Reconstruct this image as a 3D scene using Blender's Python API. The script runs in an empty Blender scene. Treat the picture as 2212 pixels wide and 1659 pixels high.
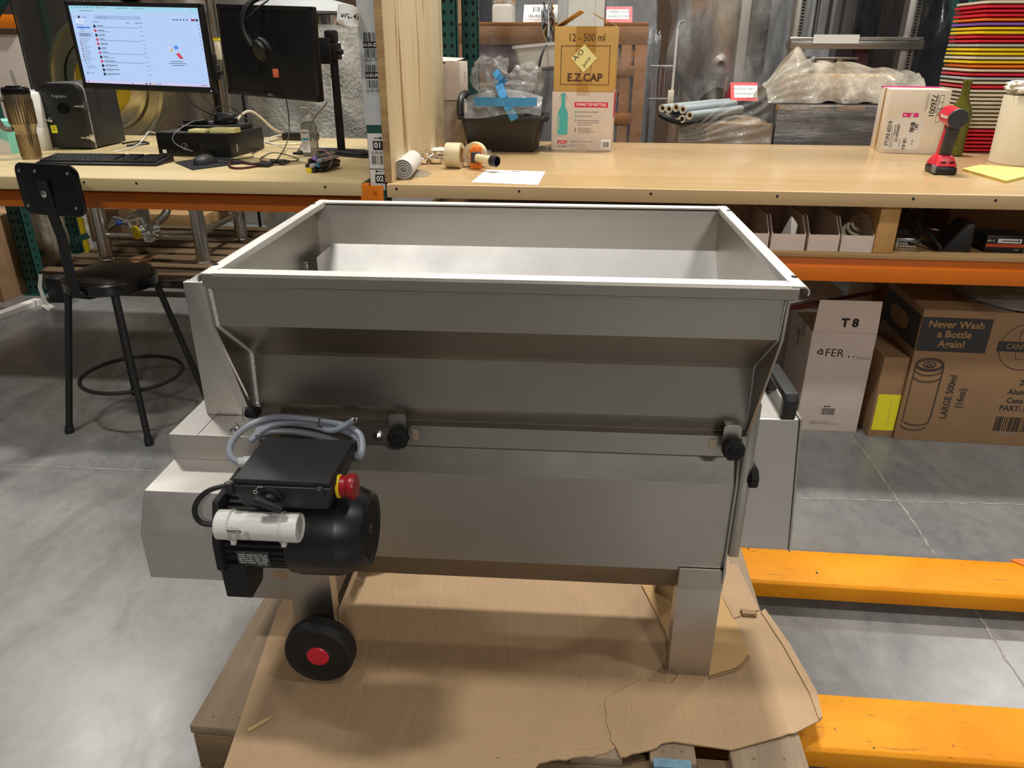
import bpy, bmesh, math, random
from mathutils import Vector, Matrix, noise
rnd = random.Random(7)
SC = bpy.context.scene
COL = SC.collection
PI = math.pi
R = math.radians

# ------------------------------------------------------------------ camera
CAM_H, PITCH, YAW, ROLL, FPX = 1.42, 0.4230, 0.0881, 0.0035, 1620.0
_f = Vector((-math.sin(YAW)*math.cos(PITCH), math.cos(YAW)*math.cos(PITCH), -math.sin(PITCH)))
_r = Vector((math.cos(YAW), math.sin(YAW), 0.0))
_u = _r.cross(_f)
_r, _u = math.cos(ROLL)*_r + math.sin(ROLL)*_u, -math.sin(ROLL)*_r + math.cos(ROLL)*_u
cam = bpy.data.cameras.new('camera')
cam.sensor_fit = 'HORIZONTAL'; cam.sensor_width = 36.0
cam.lens = FPX/2212.0*36.0
cam.clip_start = 0.05; cam.clip_end = 100
cam_o = bpy.data.objects.new('camera', cam); COL.objects.link(cam_o)
cam_o.matrix_world = Matrix(((_r.x, _u.x, -_f.x, 0), (_r.y, _u.y, -_f.y, 0), (_r.z, _u.z, -_f.z, CAM_H), (0, 0, 0, 1)))
SC.camera = cam_o

def at(px, py, x=None, y=None, z=None):
    """world point where the sight line of a photo pixel meets a plane"""
    d = (px-1106)/FPX*_r - (py-829.5)/FPX*_u + _f
    o = Vector((0, 0, CAM_H))
    if x is not None: t = (x-o.x)/d.x
    elif y is not None: t = (y-o.y)/d.y
    else: t = (z-o.z)/d.z
    return o + d*t

# ------------------------------------------------------------------ light
SC.view_settings.view_transform = 'Standard'
SC.view_settings.look = 'None'
SC.view_settings.gamma = 1.0
SC.view_settings.use_curve_mapping = False
SC.view_settings.exposure = 0.0
W = bpy.data.worlds.new('world'); SC.world = W; W.use_nodes = True
_n = W.node_tree.nodes; _tc = _n.new('ShaderNodeTexCoord'); _sx = _n.new('ShaderNodeSeparateXYZ'); _rp = _n.new('ShaderNodeValToRGB')
_rp.color_ramp.elements[0].position = 0.0; _rp.color_ramp.elements[0].color = (.055, .052, .048, 1)     # dim far end of the hall
_rp.color_ramp.elements[1].position = 0.75; _rp.color_ramp.elements[1].color = (.20, .192, .18, 1)      # pale roof deck
W.node_tree.links.new(_tc.outputs['Generated'], _sx.inputs[0]); W.node_tree.links.new(_sx.outputs['Z'], _rp.inputs[0])
W.node_tree.links.new(_rp.outputs[0], _n['Background'].inputs[0])
_n['Background'].inputs[1].default_value = 0.62

def lamp(loc, power, sx, sy, col=(1.0, 0.965, 0.905), rz=0):
    l = bpy.data.lights.new('high_bay_or_fill_light', 'AREA'); l.shape = 'RECTANGLE'
    l.size = sx; l.size_y = sy; l.energy = power; l.color = col
    o = bpy.data.objects.new('high_bay_or_fill_light', l); COL.objects.link(o)
    o.location = loc; o.rotation_euler = (0, 0, rz)
    return o
lamp((0.5, 4.4, 7.0), 430, 0.9, 0.35)        # above the benches
lamp((-1.6, 0.3, 7.0), 200, 0.9, 0.35)       # above the crusher
lamp((-5.6, 6.4, 7.0), 230, 1.3, 0.5)       # far left aisle
lamp((3.2, 0.3, 7.0), 95, 0.9, 0.35)      # right of the crusher
lamp((3.5, -9.0, 7.0), 740, 1.3, 0.5)       # added fill from behind the camera, no known hall lamp
lamp((6.0, 8.0, 7.0), 260, 1.3, 0.5)        # far right

# ------------------------------------------------------------------ materials
def hx(s):
    s = s.lstrip('#')
    v = [int(s[i:i+2], 16)/255 for i in (0, 2, 4)]
    return tuple(c/12.92 if c <= 0.04045 else ((c+0.055)/1.055)**2.4 for c in v)
class NT:
    def __init__(s, name):
        s.m = bpy.data.materials.new(name); s.m.use_nodes = True
        s.t = s.m.node_tree; s.b = s.t.nodes['Principled BSDF']; s.out = s.t.nodes['Material Output']
    def n(s, typ, **kw):
        o = s.t.nodes.new(typ)
        for k, v in kw.items(): setattr(o, k, v)
        return o
    def l(s, a, b): s.t.links.new(a, b)
    def coord(s, scale=(1, 1, 1), rot=(0, 0, 0)):
        c = s.n('ShaderNodeTexCoord'); m = s.n('ShaderNodeMapping')
        m.inputs['Scale'].default_value = scale; m.inputs['Rotation'].default_value = rot
        s.l(c.outputs['Object'], m.inputs['Vector']); return m.outputs['Vector']
    def noise(s, vec, scale, detail=4, rough=.6, dist=0):
        o = s.n('ShaderNodeTexNoise'); o.inputs['Scale'].default_value = scale
        o.inputs['Detail'].default_value = detail; o.inputs['Roughness'].default_value = rough
        o.inputs['Distortion'].default_value = dist
        s.l(vec, o.inputs['Vector']); return o.outputs['Fac']
    def ramp(s, fac, stops):
        o = s.n('ShaderNodeValToRGB'); e = o.color_ramp.elements
        e[0].position, e[0].color = stops[0][0], (*stops[0][1], 1)
        e[1].position, e[1].color = stops[-1][0], (*stops[-1][1], 1)
        for p, c in stops[1:-1]:
            q = e.new(p); q.color = (*c, 1)
        s.l(fac, o.inputs['Fac']); return o.outputs['Color']
    def mix(s, fac, a, b, mode='MIX'):
        o = s.n('ShaderNodeMix', data_type='RGBA', blend_type=mode)
        for v, i in ((fac, 0), (a, 6), (b, 7)):
            if isinstance(v, (int, float)): o.inputs[i].default_value = v
            elif isinstance(v, tuple): o.inputs[i].default_value = (*v, 1)
            else: s.l(v, o.inputs[i])
        return o.outputs[2]
    def bump(s, h, strength, dist=.002):
        o = s.n('ShaderNodeBump'); o.inputs['Strength'].default_value = strength; o.inputs['Distance'].default_value = dist
        s.l(h, o.inputs['Height']); s.l(o.outputs['Normal'], s.b.inputs['Normal']); return o
    def set(s, **kw):
        for k, v in kw.items():
            i = s.b.inputs[k.replace('_', ' ')]
            if isinstance(v, tuple): i.default_value = (*v, 1) if len(v) == 3 else v
            elif isinstance(v, (int, float)): i.default_value = v
            else: s.l(v, i)
        return s
def sc(c, k): return tuple(min(1, x*k) for x in c)

def plain(name, col, rough=.5, metal=0.0, var=.08, scale=12, bump=0, bscale=150, **kw):
    t = NT(name); col = hx(col) if isinstance(col, str) else col
    v = t.coord()
    t.set(Base_Color=t.ramp(t.noise(v, scale), [(.3, sc(col, 1-var)), (.7, sc(col, 1+var))]), Roughness=rough, Metallic=metal)
    if bump: t.bump(t.noise(v, bscale), bump, .001)
    t.set(**kw)
    return t.m
def steel(name, col=(.60, .57, .53), rough=.34, stretch=(1, 40, 40), var=.06, bump=.05, blotch=True):
    t = NT(name); v = t.coord(stretch); v1 = t.coord()
    br = t.noise(v, 9, 3); bl = t.noise(v1, 5, 5)
    t.set(Base_Color=t.mix(.5, t.ramp(br, [(.3, sc(col, 1-var)), (.7, sc(col, 1+var))]), t.ramp(bl, [(.3, sc(col, .93)), (.7, sc(col, 1.05))])), Metallic=1.0,
          Roughness=t.ramp(bl, [(.3, (rough-.05,)*3), (.75, (rough+.08,)*3)]))
    t.bump(br, bump, .0006)
    return t.m
def wood(name, c1, c2, axis=0, scale=6, rough=.5, bump=.15, stretch=.06, c3=None):
    t = NT(name); s = [1, 1, 1]; s[axis] = stretch; v = t.coord(tuple(s))
    n1 = t.noise(v, scale*4, 6, .65, 1.2); n2 = t.noise(v, scale, 3, .5, .6)
    c1, c2 = hx(c1), hx(c2)
    a = t.ramp(n1, [(.3, c1), (.7, c2)]); b = t.ramp(n2, [(.35, sc(c1, .93)), (.65, sc(c2, 1.03))])
    col = t.mix(.45, a, b)
    if c3: col = t.mix(t.ramp(t.noise(v, scale*5, 2, .5, .4), [(.60, (0, 0, 0)), (.68, (.8, .8, .8))]), col, hx(c3))
    t.set(Base_Color=col, Roughness=rough)
    if bump: t.bump(n1, bump, .001)
    return t.m
def board(name, c, flute=0, rough=.75, axis=0):
    """corrugated cardboard"""
    t = NT(name); c = hx(c); v = t.coord(); s = [30, 30, 30]; s[axis] = 1.5
    n = t.noise(v, 7, 5); fine = t.noise(t.coord(tuple(s)), 6, 2)
    t.set(Base_Color=t.mix(.3, t.ramp(n, [(.3, sc(c, .9)), (.7, sc(c, 1.07))]), t.ramp(fine, [(.3, sc(c, .92)), (.7, sc(c, 1.06))])), Roughness=rough)
    t.bump(fine if flute else n, .25 if flute else .12, .0015)
    return t.m
def film(name, tint=(.9, .9, .88), opac=.25, rough=.12, wr=14, amp=.9, stretch=(1, 1, 1), milky=(.75, .74, .72)):
    """clear stretch film with wrinkles"""
    t = NT(name); v = t.coord(stretch)
    n = t.noise(v, wr, 4, .6, .25)
    t.set(Base_Color=milky, Roughness=rough, Specular_IOR_Level=.8)
    b = t.bump(n, amp, .012)
    tr = t.n('ShaderNodeBsdfTransparent'); tr.inputs[0].default_value = (*tint, 1)
    mx = t.n('ShaderNodeMixShader')
    f = t.ramp(t.noise(v, wr*.5, 4, .6, .2), [(.35, (opac*.5,)*3), (.7, (min(1, opac*1.7),)*3)])
    t.l(f, mx.inputs[0]); t.l(tr.outputs[0], mx.inputs[1]); t.l(t.b.outputs[0], mx.inputs[2])
    t.l(mx.outputs[0], t.out.inputs[0])
    return t.m
def glass(name, tint, rough=.03, thick=.35):
    t = NT(name)
    tr = t.n('ShaderNodeBsdfTransparent'); tr.inputs[0].default_value = (*tint, 1)
    gl = t.n('ShaderNodeBsdfGlossy'); gl.inputs[1].default_value = rough
    df = t.n('ShaderNodeBsdfDiffuse'); df.inputs[0].default_value = (*sc(tint, .5), 1)
    fr = t.n('ShaderNodeFresnel'); fr.inputs[0].default_value = 1.5
    m1 = t.n('ShaderNodeMixShader'); m1.inputs[0].default_value = thick
    m2 = t.n('ShaderNodeMixShader')
    t.l(tr.outputs[0], m1.inputs[1]); t.l(df.outputs[0], m1.inputs[2])
    t.l(fr.outputs[0], m2.inputs[0]); t.l(m1.outputs[0], m2.inputs[1]); t.l(gl.outputs[0], m2.inputs[2])
    t.l(m2.outputs[0], t.out.inputs[0])
    return t.m
def glow(name, col, k):
    t = NT(name); col = hx(col)
    t.set(Base_Color=(0, 0, 0), Roughness=.4, Emission_Color=col, Emission_Strength=k)
    return t.m

M = {}
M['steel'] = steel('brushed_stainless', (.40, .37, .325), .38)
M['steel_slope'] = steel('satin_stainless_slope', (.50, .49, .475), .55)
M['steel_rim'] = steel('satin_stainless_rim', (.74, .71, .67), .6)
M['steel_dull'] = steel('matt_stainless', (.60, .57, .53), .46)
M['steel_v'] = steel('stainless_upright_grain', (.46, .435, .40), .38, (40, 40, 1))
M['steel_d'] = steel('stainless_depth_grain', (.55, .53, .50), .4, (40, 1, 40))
M['steel_tube'] = steel('polished_tube', (.60, .56, .50), .26, (4, 4, 1), .02, 0)
M['weld'] = plain('weld_bead', (.72, .71, .69), .45, .25, .12, 200, .5, 300)
M['tank'] = steel('polished_tank', (.50, .45, .38), .24, (4, 4, .5), .03, 0)
M['manway'] = steel('manway_door', (.62, .55, .37), .28, (1, 1, 1), .03, 0)
M['chrome'] = plain('chrome', (.82, .81, .8), .1, 1.0, .02)
M['zinc'] = plain('zinc_screw', (.75, .74, .72), .25, 1.0, .05)
M['black'] = plain('black_plastic', '#1b1b1c', .42, 0, .1, 30, .12, 500)
M['bright_trim'] = plain('bright_trim', (.85, .84, .82), .45, .8, .02)
M['fan_black'] = plain('fan_cover_black', '#151517', .36, 0, .06, 10)
M['black_gloss'] = plain('gloss_black', '#0c0c0e', .2, 0, .1, 10)
M['black_matt'] = plain('matt_black', '#121213', .7, 0, .1, 30)
M['boxblack'] = plain('textured_black_plastic', '#242426', .5, 0, .08, 60, .25, 700)
M['rubber'] = plain('rubber', '#161615', .6, 0, .15, 20, .1, 200)
M['void'] = plain('dark_hole', '#040404', .9, 0, 0)
M['grey_dark'] = plain('dark_grey_plastic', '#35353a', .5, 0, .06)
M['grey_mid'] = plain('grey_plastic', '#77797c', .5, 0, .05)
M['orange_jack'] = plain('jack_orange', '#e0780f', .45, 0, .08)
M['grey_lt'] = plain('light_grey_plastic', '#b4b6b6', .5, 0, .05)
M['cable_grey'] = plain('grey_cable_sheath', '#8b919a', .4, 0, .05)
M['white'] = plain('white_plastic', '#dcdad4', .4, 0, .04)
M['white_matt'] = plain('white_card', '#d9d3cc', .75, 0, .05, 6, .1, 60)
M['paper'] = plain('paper', '#efeeea', .8, 0, .02)
M['cream'] = plain('cream_plastic', '#ddd3bb', .4, 0, .04)
M['crease_highlight'] = plain('cardboard_crease_highlight', '#c6a680', .8, 0, .05)  # paler than the board: painted highlight along the fold ridges
M['red'] = plain('red_plastic', '#98141e', .35, 0, .05)
M['red_b'] = plain('bright_red_plastic', '#d8263a', .35, 0, .06)
M['red_s'] = plain('sign_red', '#c61f2a', .5, 0, .04)
M['orange'] = plain('orange_plastic', '#ee7a1c', .4, 0, .05)
M['yellow'] = plain('yellow_plastic', '#efd11c', .4, 0, .05)
M['purple'] = plain('purple_plastic', '#8b5fc4', .4, 0, .05)
M['green_ink'] = plain('teal_ink', '#4fb3b0', .6, 0, .03)
M['ink'] = plain('black_ink', '#1c1a1a', .7, 0, .05)
M['ink_grey'] = plain('grey_ink', '#8d8a88', .7, 0, .05)
M['ink_brown'] = plain('brown_ink', '#4a3020', .7, 0, .05)
M['ink_navy'] = plain('charcoal_ink', '#3a3838', .7, 0, .06)
M['ink_red'] = plain('red_ink', '#d8203f', .6, 0, .03)
M['ink_pink'] = plain('magenta_ink', '#cf2478', .6, 0, .03)
M['silver_ink'] = plain('silver_print', '#a9a9a6', .4, .3, .04)
M['tape'] = plain('packing_tape', '#b58a48', .25, 0, .08)
M['tape_blue'] = plain('blue_tape', '#3f8fc6', .5, 0, .08)
M['note'] = plain('sticky_note', '#eee39a', .8, 0, .03)
M['note_y'] = plain('yellow_label', '#efe62a', .7, 0, .03)
M['pad_y'] = plain('legal_pad_yellow', '#f0e07c', .75, 0, .03)
M['orange_paint'] = plain('orange_rack_paint', '#d8720c', .42, 0, .07, 5)
M['green_paint'] = plain('green_rack_paint', '#1f4f47', .45, 0, .1, 6)
M['grey_post'] = plain('grey_label_strip', '#b9bcbb', .5, 0, .04)
M['card'] = board('brown_cardboard', '#b28c5c')
M['card_d'] = board('tan_cardboard', '#a07e5b')
M['card_e'] = board('carton_brown', '#cda45e')
def floorcard():
    t = NT('flattened_cardboard'); c = hx('#b59672'); v = t.coord(); n = t.noise(v, 6, 6, .65, .4); fl = t.noise(t.coord((1, .05, 1)), 130, 2, .5); wr = t.noise(t.coord((1.6, .5, 1)), 7, 3, .5, 1.2)
    sp = t.ramp(t.noise(v, 55, 3, .6), [(.66, (0, 0, 0)), (.74, (.6, .6, .6))])
    col = t.mix(.35, t.ramp(n, [(.3, sc(c, .88)), (.7, sc(c, 1.06))]), t.ramp(fl, [(.3, sc(c, .92)), (.7, sc(c, 1.05))]))
    t.set(Base_Color=t.mix(sp, col, sc(c, .72)), Roughness=.7)
    a1 = t.n('ShaderNodeMath', operation='MULTIPLY_ADD'); t.l(fl, a1.inputs[0]); a1.inputs[1].default_value = .16; t.l(wr, a1.inputs[2])
    t.bump(a1.outputs[0], .55, .010); return t.m
M['card_floor'] = floorcard()
M['card_flute'] = board('cardboard_flutes', '#c6a06c', 1, .8, 0)
M['card_w'] = board('white_carton', '#dccfbe', 1, .7, 2)
M['card_w2'] = board('white_carton_smooth', '#d8c9bd')
M['bench'] = wood('bench_ply', '#b99a6c', '#d0b388', 0, 3, .2, .02, .05)
M['desk'] = wood('maple_ply', '#bea778', '#d0bd90', 0, 3, .4, .03, .05)
M['edge'] = wood('bench_edge_board', '#bb9d70', '#d2b68a', 0, 5, .6, .1, .05)
M['ply'] = wood('panel_plywood', '#e2cfa6', '#f0e2c2', 2, 4, .6, .08, .06, '#a2743c')
M['plyedge'] = wood('ply_edge', '#8f6d45', '#c0a06e', 0, 12, .7, .2, .05)
M['pine'] = wood('pine_stud', '#b98c50', '#d3aa6c', 1, 6, .65, .15, .05)
M['pallet'] = wood('weathered_pallet_wood', '#7c6a55', '#a18d75', 1, 7, .8, .5, .04)
M['pallet_x'] = wood('dark_pallet_wood', '#57442f', '#7d6649', 0, 7, .85, .5, .04)
M['crate'] = wood('crate_wood', '#8f5c30', '#a8733f', 0, 5, .6, .15, .05)
M['wrap'] = film('clear_wrap', (.93, .93, .92), .10, .1, 20)
M['wrap_gold'] = film('wrap_over_kraft', (.90, .86, .78), .42, .08, 15, 1.0, (1, 1, 1), (.70, .64, .52))
M['wrap_grey'] = film('grey_wrap', (.8, .82, .83), .5, .14, 9, .9, (1, 1, .35), (.42, .42, .42))
M['wrap_band'] = film('wrap_bands', (.85, .85, .85), .4, .12, 18, 1.0, (.25, .25, 2), (.5, .48, .46))
M['bag'] = film('clear_bag', (.92, .92, .91), .22, .10, 18, 1.0, (1, 1, .4), (.62, .62, .6))
def bubblewrap():
    t = NT('bubble_wrap'); v = t.coord(); vo = t.n('ShaderNodeTexVoronoi'); vo.inputs['Scale'].default_value = 42; t.l(v, vo.inputs['Vector'])
    n = t.noise(v, 5, 5, .65, 1); ad = t.n('ShaderNodeMath', operation='MULTIPLY_ADD'); t.l(n, ad.inputs[0]); ad.inputs[1].default_value = 2.2; t.l(vo.outputs['Distance'], ad.inputs[2])
    t.set(Base_Color=t.ramp(n, [(.3, hx('#8f8c84')), (.7, hx('#bab7ae'))]), Roughness=.2); t.bump(ad.outputs[0], .45, .008); return t.m
M['bubble'] = bubblewrap()
M['blackwrap'] = plain('black_pallet_wrap', '#26272b', .16, 0, .3, 14, 1.0, 18)
M['foam_pink'] = plain('pink_foam', '#947d88', .3, 0, .12, 5, .6, 26)
M['foam_tube'] = plain('pipe_sleeve', '#a3adb0', .5, 0, .1, 30, .3, 80)
M['cloth'] = plain('white_cloth', '#e9e3d6', .9, 0, .06, 30, .5, 160)
M['bottle'] = glass('olive_glass', (.42, .40, .06), .03, .45)
M['clear'] = glass('clear_glass', (.88, .88, .86), .04, .1)
M['gel'] = glass('clear_gel', (.80, .80, .76), .08, .45)
M['bronze'] = steel('tumbler_bronze', (.40, .32, .23), .3, (60, 60, 1), .1, .02)
M['taupe'] = plain('taupe_plastic', '#77695c', .4, 0, .05)
M['teal'] = plain('teal_box', '#7fc9b8', .6, 0, .1)
M['lav'] = plain('lavender_plastic', '#8f78cf', .4, 0, .04)
M['fob_red'] = plain('lanyard_red', '#4a1a22', .6, 0, .1)
M['skin_tape'] = plain('tan_tape_roll', '#d6caa6', .35, 0, .1)
M['wall'] = plain('brown_wall', '#5b4636', .8, 0, .1, .8)

def concrete():
    t = NT('polished_concrete'); v = t.coord((1, 1, 1), (0, 0, .5)); w = t.coord((1.6, .7, 1), (0, 0, .6))
    a = t.noise(w, 2.6, 8, .68, .9); b = t.noise(v, 18, 6, .7); c = t.noise(v, 1.0, 4, .55, .8)
    col = t.mix(.45, t.ramp(a, [(.3, hx('#616263')), (.5, hx('#7a7a79')), (.7, hx('#92918e'))]), t.ramp(b, [(.3, hx('#646465')), (.7, hx('#8a8a88'))]))
    col = t.mix(t.ramp(c, [(.5, (0, 0, 0)), (.75, (.45, .45, .45))]), col, hx('#8f8672'))
    t.set(Base_Color=col, Roughness=t.ramp(a, [(.3, (.22,)*3), (.7, (.36,)*3)]), Specular_IOR_Level=.5)
    t.bump(b, .08, .001)
    return t.m
M['floor'] = concrete()
def fork_paint():
    t = NT('scratched_orange_paint'); v = t.coord(); w = t.coord((1.2, 9, 9), (0, 0, .5)); w2 = t.coord((2, 8, 8), (0, 0, -.35))
    base = t.ramp(t.noise(v, 5), [(.3, hx('#dd870a')), (.7, hx('#ea9c14'))])
    s1 = t.ramp(t.noise(w, 9, 6, .75, .6), [(.60, (0, 0, 0)), (.66, (.8, .8, .8))])
    s2 = t.ramp(t.noise(w2, 14, 6, .75, .6), [(.63, (0, 0, 0)), (.68, (.9, .9, .9))])
    chip = t.ramp(t.noise(v, 26, 2, .4), [(.76, (0, 0, 0)), (.78, (1, 1, 1))])
    col = t.mix(s1, base, hx('#a06a1c')); col = t.mix(s2, col, hx('#7a4c14')); col = t.mix(chip, col, hx('#3d3630'))
    t.set(Base_Color=col, Roughness=.55, Specular_IOR_Level=.25)
    return t.m
M['fork'] = fork_paint()

# ------------------------------------------------------------------ mesh helpers
class MB:
    def __init__(s): s.bm = bmesh.new(); s.mats = []
    def mi(s, m):
        m = M[m] if isinstance(m, str) else m
        if m not in s.mats: s.mats.append(m)
        return s.mats.index(m)
    def _put(s, tmp, m, T=None):
        i = s.mi(m)
        vm = {}
        for v in tmp.verts: vm[v] = s.bm.verts.new(T @ v.co if T else v.co)
        for f in tmp.faces:
            try: nf = s.bm.faces.new([vm[v] for v in f.verts]); nf.material_index = i
            except ValueError: pass
        tmp.free(); return s
    def box(s, x0, x1, y0, y1, z0, z1, m, b=0, T=None, seg=2):
        t = bmesh.new(); bmesh.ops.create_cube(t, size=1)
        for v in t.verts: v.co = Vector(((x0+x1)/2+v.co.x*(x1-x0), (y0+y1)/2+v.co.y*(y1-y0), (z0+z1)/2+v.co.z*(z1-z0)))
        if b: bmesh.ops.bevel(t, geom=t.edges[:], offset=b, segments=seg, profile=.5, affect='EDGES', clamp_overlap=True)
        return s._put(t, m, T)
    def hexa(s, bot, top, m, b=0):
        """solid from 4 bottom and 4 top corners"""
        t = bmesh.new(); vs = [t.verts.new(p) for p in list(bot)+list(top)]
        for q in ((3, 2, 1, 0), (4, 5, 6, 7), (0, 1, 5, 4), (1, 2, 6, 5), (2, 3, 7, 6), (3, 0, 4, 7)): t.faces.new([vs[i] for i in q])
        bmesh.ops.recalc_face_normals(t, faces=t.faces)
        if b: bmesh.ops.bevel(t, geom=t.edges[:], offset=b, segments=2, profile=.5, affect='EDGES', clamp_overlap=True)
        return s._put(t, m)
    def prism(s, poly, lo, hi, ax, m, b=0, T=None):
        """polygon in the plane across ax, extruded from lo to hi"""
        def P(a, c, k): return {'x': (k, a, c), 'y': (a, k, c), 'z': (a, c, k)}[ax]
        t = bmesh.new(); n = len(poly)
        A = [t.verts.new(P(*p, lo)) for p in poly]; B = [t.verts.new(P(*p, hi)) for p in poly]
        t.faces.new(A); t.faces.new(B[::-1])
        for i in range(n): t.faces.new((A[i], B[i], B[(i+1) % n], A[(i+1) % n]))
        bmesh.ops.recalc_face_normals(t, faces=t.faces)
        if b: bmesh.ops.bevel(t, geom=t.edges[:], offset=b, segments=2, profile=.5, affect='EDGES', clamp_overlap=True)
        return s._put(t, m, T)
    def strip(s, line, thick, lo, hi, ax, m):
        """bent sheet: polyline given a thickness, extruded along ax"""
        n = len(line); off = []
        for i in range(n):
            a = Vector(line[max(0, i-1)]); b = Vector(line[min(n-1, i+1)]); d = (b-a).normalized()
            off.append((line[i][0]-d[1]*thick, line[i][1]+d[0]*thick))
        for i in range(n-1): s.prism([line[i], line[i+1], off[i+1], off[i]], lo, hi, ax, m)
        return s
    def cyl(s, p0, p1, r0, m, r1=None, seg=20, caps=True):
        p0, p1 = Vector(p0), Vector(p1); r1 = r0 if r1 is None else r1
        d = p1-p0; t = bmesh.new()
        bmesh.ops.create_cone(t, cap_ends=caps, cap_tris=False, segments=seg, radius1=max(r0, 1e-5), radius2=max(r1, 1e-5), depth=d.length)
        return s._put(t, m, Matrix.Translation((p0+p1)/2) @ d.to_track_quat('Z', 'Y').to_matrix().to_4x4())
    def tube(s, pts, r, m, seg=8, closed=False, smooth=0):
        pts = [Vector(p) for p in pts]
        for _ in range(smooth):
            q = []
            rng = range(len(pts)) if closed else range(len(pts)-1)
            for i in rng:
                a, b = pts[i], pts[(i+1) % len(pts)]; q += [a*.75+b*.25, a*.25+b*.75]
            pts = q if closed else [pts[0]]+q+[pts[-1]]
        i0 = s.mi(m); n = len(pts); rings = []; up = None
        for i in range(n):
            if closed: d = pts[(i+1) % n]-pts[i-1]
            else: d = pts[min(n-1, i+1)]-pts[max(0, i-1)]
            d = d.normalized() if d.length > 1e-9 else Vector((0, 0, 1))
            if up is None: up = d.orthogonal().normalized()
            up = (up-d*up.dot(d)); up = up.normalized() if up.length > 1e-6 else d.orthogonal().normalized()
            w = d.cross(up); rr = r(i/(n-1)) if callable(r) else r
            rings.append([s.bm.verts.new(pts[i]+(up*math.cos(2*PI*k/seg)+w*math.sin(2*PI*k/seg))*rr) for k in range(seg)])
        for i in range(n if closed else n-1):
            a, b = rings[i], rings[(i+1) % n]
            for k in range(seg):
                f = s.bm.faces.new((a[k], a[(k+1) % seg], b[(k+1) % seg], b[k])); f.material_index = i0
        if not closed:
            for q in (rings[0][::-1], rings[-1]):
                f = s.bm.faces.new(q); f.material_index = i0
        return s
    def lathe(s, prof, m, o=(0, 0, 0), ax=(0, 0, 1), seg=28):
        """profile of (radius, height) turned about ax through o; m may be a list per span"""
        T = Matrix.Translation(o) @ Vector(ax).to_track_quat('Z', 'Y').to_matrix().to_4x4()
        rings = []
        for r, h in prof:
            if r < 1e-6: rings.append([s.bm.verts.new(T @ Vector((0, 0, h)))])
            else: rings.append([s.bm.verts.new(T @ Vector((r*math.cos(2*PI*k/seg), r*math.sin(2*PI*k/seg), h))) for k in range(seg)])
        for j in range(len(prof)-1):
            a, b = rings[j], rings[j+1]; i = s.mi(m[j] if isinstance(m, list) else m)
            for k in range(seg):
                k2 = (k+1) % seg
                if len(a) == 1 and len(b) == 1: continue
                if len(a) == 1: q = (a[0], b[k2], b[k])[::-1]
                elif len(b) == 1: q = (a[k], a[k2], b[0])
                else: q = (a[k], a[k2], b[k2], b[k])
                f = s.bm.faces.new(q); f.material_index = i
        return s
    def ball(s, c, r, m, sx=1, sy=1, sz=1, seg=16):
        t = bmesh.new(); bmesh.ops.create_uvsphere(t, u_segments=seg, v_segments=max(6, seg//2), radius=r)
        return s._put(t, m, Matrix.Translation(c) @ Matrix.Diagonal((sx, sy, sz, 1)))
    def face(s, pts, m):
        f = s.bm.faces.new([s.bm.verts.new(p) for p in pts]); f.material_index = s.mi(m); return s
    def plate(s, pts, n, th, m):
        """flat outline in 3-D given a thickness along n"""
        n = Vector(n).normalized()*th; t = bmesh.new()
        A = [t.verts.new(Vector(p)) for p in pts]; B = [t.verts.new(Vector(p)+n) for p in pts]; k = len(pts)
        t.faces.new(A); t.faces.new(B[::-1])
        for i in range(k): t.faces.new((A[i], B[i], B[(i+1) % k], A[(i+1) % k]))
        bmesh.ops.recalc_face_normals(t, faces=t.faces)
        return s._put(t, m)
    def surf(s, fn, nu, nv, m, cu=False, cv=False):
        i0 = s.mi(m)
        g = [[s.bm.verts.new(fn(i/(nu if cu else nu-1), j/(nv if cv else nv-1))) for j in range(nv)] for i in range(nu)]
        for i in range(nu if cu else nu-1):
            for j in range(nv if cv else nv-1):
                f = s.bm.faces.new((g[i][j], g[(i+1) % nu][j], g[(i+1) % nu][(j+1) % nv], g[i][(j+1) % nv])); f.material_index = i0
        return s
    def lump(s, c, size, m, amp=.15, freq=3, seed=0, sq=.5, n=14):
        """rounded crumpled mass filling a box"""
        t = bmesh.new(); bmesh.ops.create_cube(t, size=2)
        bmesh.ops.subdivide_edges(t, edges=t.edges[:], cuts=n, use_grid_fill=True)
        for v in t.verts:
            d = v.co.normalized(); p = v.co*(1-sq)+d*1.15*sq
            k = 1+amp*noise.noise(Vector(p)*freq+Vector((seed, seed*2.3, 0)))+amp*.5*noise.noise(Vector(p)*freq*2.7+Vector((0, seed, 9)))
            v.co = Vector((c[0]+p.x*k*size[0]/2, c[1]+p.y*k*size[1]/2, c[2]+p.z*k*size[2]/2))
        zmin = c[2]-size[2]/2
        for v in t.verts: v.co.z = max(v.co.z, zmin)
        return s._put(t, m)
    def text(s, body, o, xd, up, size, m, align='CENTER', bold=0, squeeze=1):
        cu = bpy.data.curves.new('t', 'FONT'); cu.body = body; cu.size = size; cu.align_x = align; cu.align_y = 'CENTER'; cu.offset = bold
        cu.resolution_u = 3; cu.space_line = .9
        ob = bpy.data.objects.new('t', cu); COL.objects.link(ob)
        dg = bpy.context.evaluated_depsgraph_get()
        me = bpy.data.meshes.new_from_object(ob.evaluated_get(dg))
        bpy.data.objects.remove(ob); bpy.data.curves.remove(cu)
        xd, up = Vector(xd).normalized(), Vector(up).normalized(); o = Vector(o); i = s.mi(m)
        vs = [s.bm.verts.new(o+xd*v.co.x*squeeze+up*v.co.y) for v in me.vertices]
        for p in me.polygons:
            try: f = s.bm.faces.new([vs[k] for k in p.vertices]); f.material_index = i
            except ValueError: pass
        bpy.data.meshes.remove(me); return s
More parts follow.
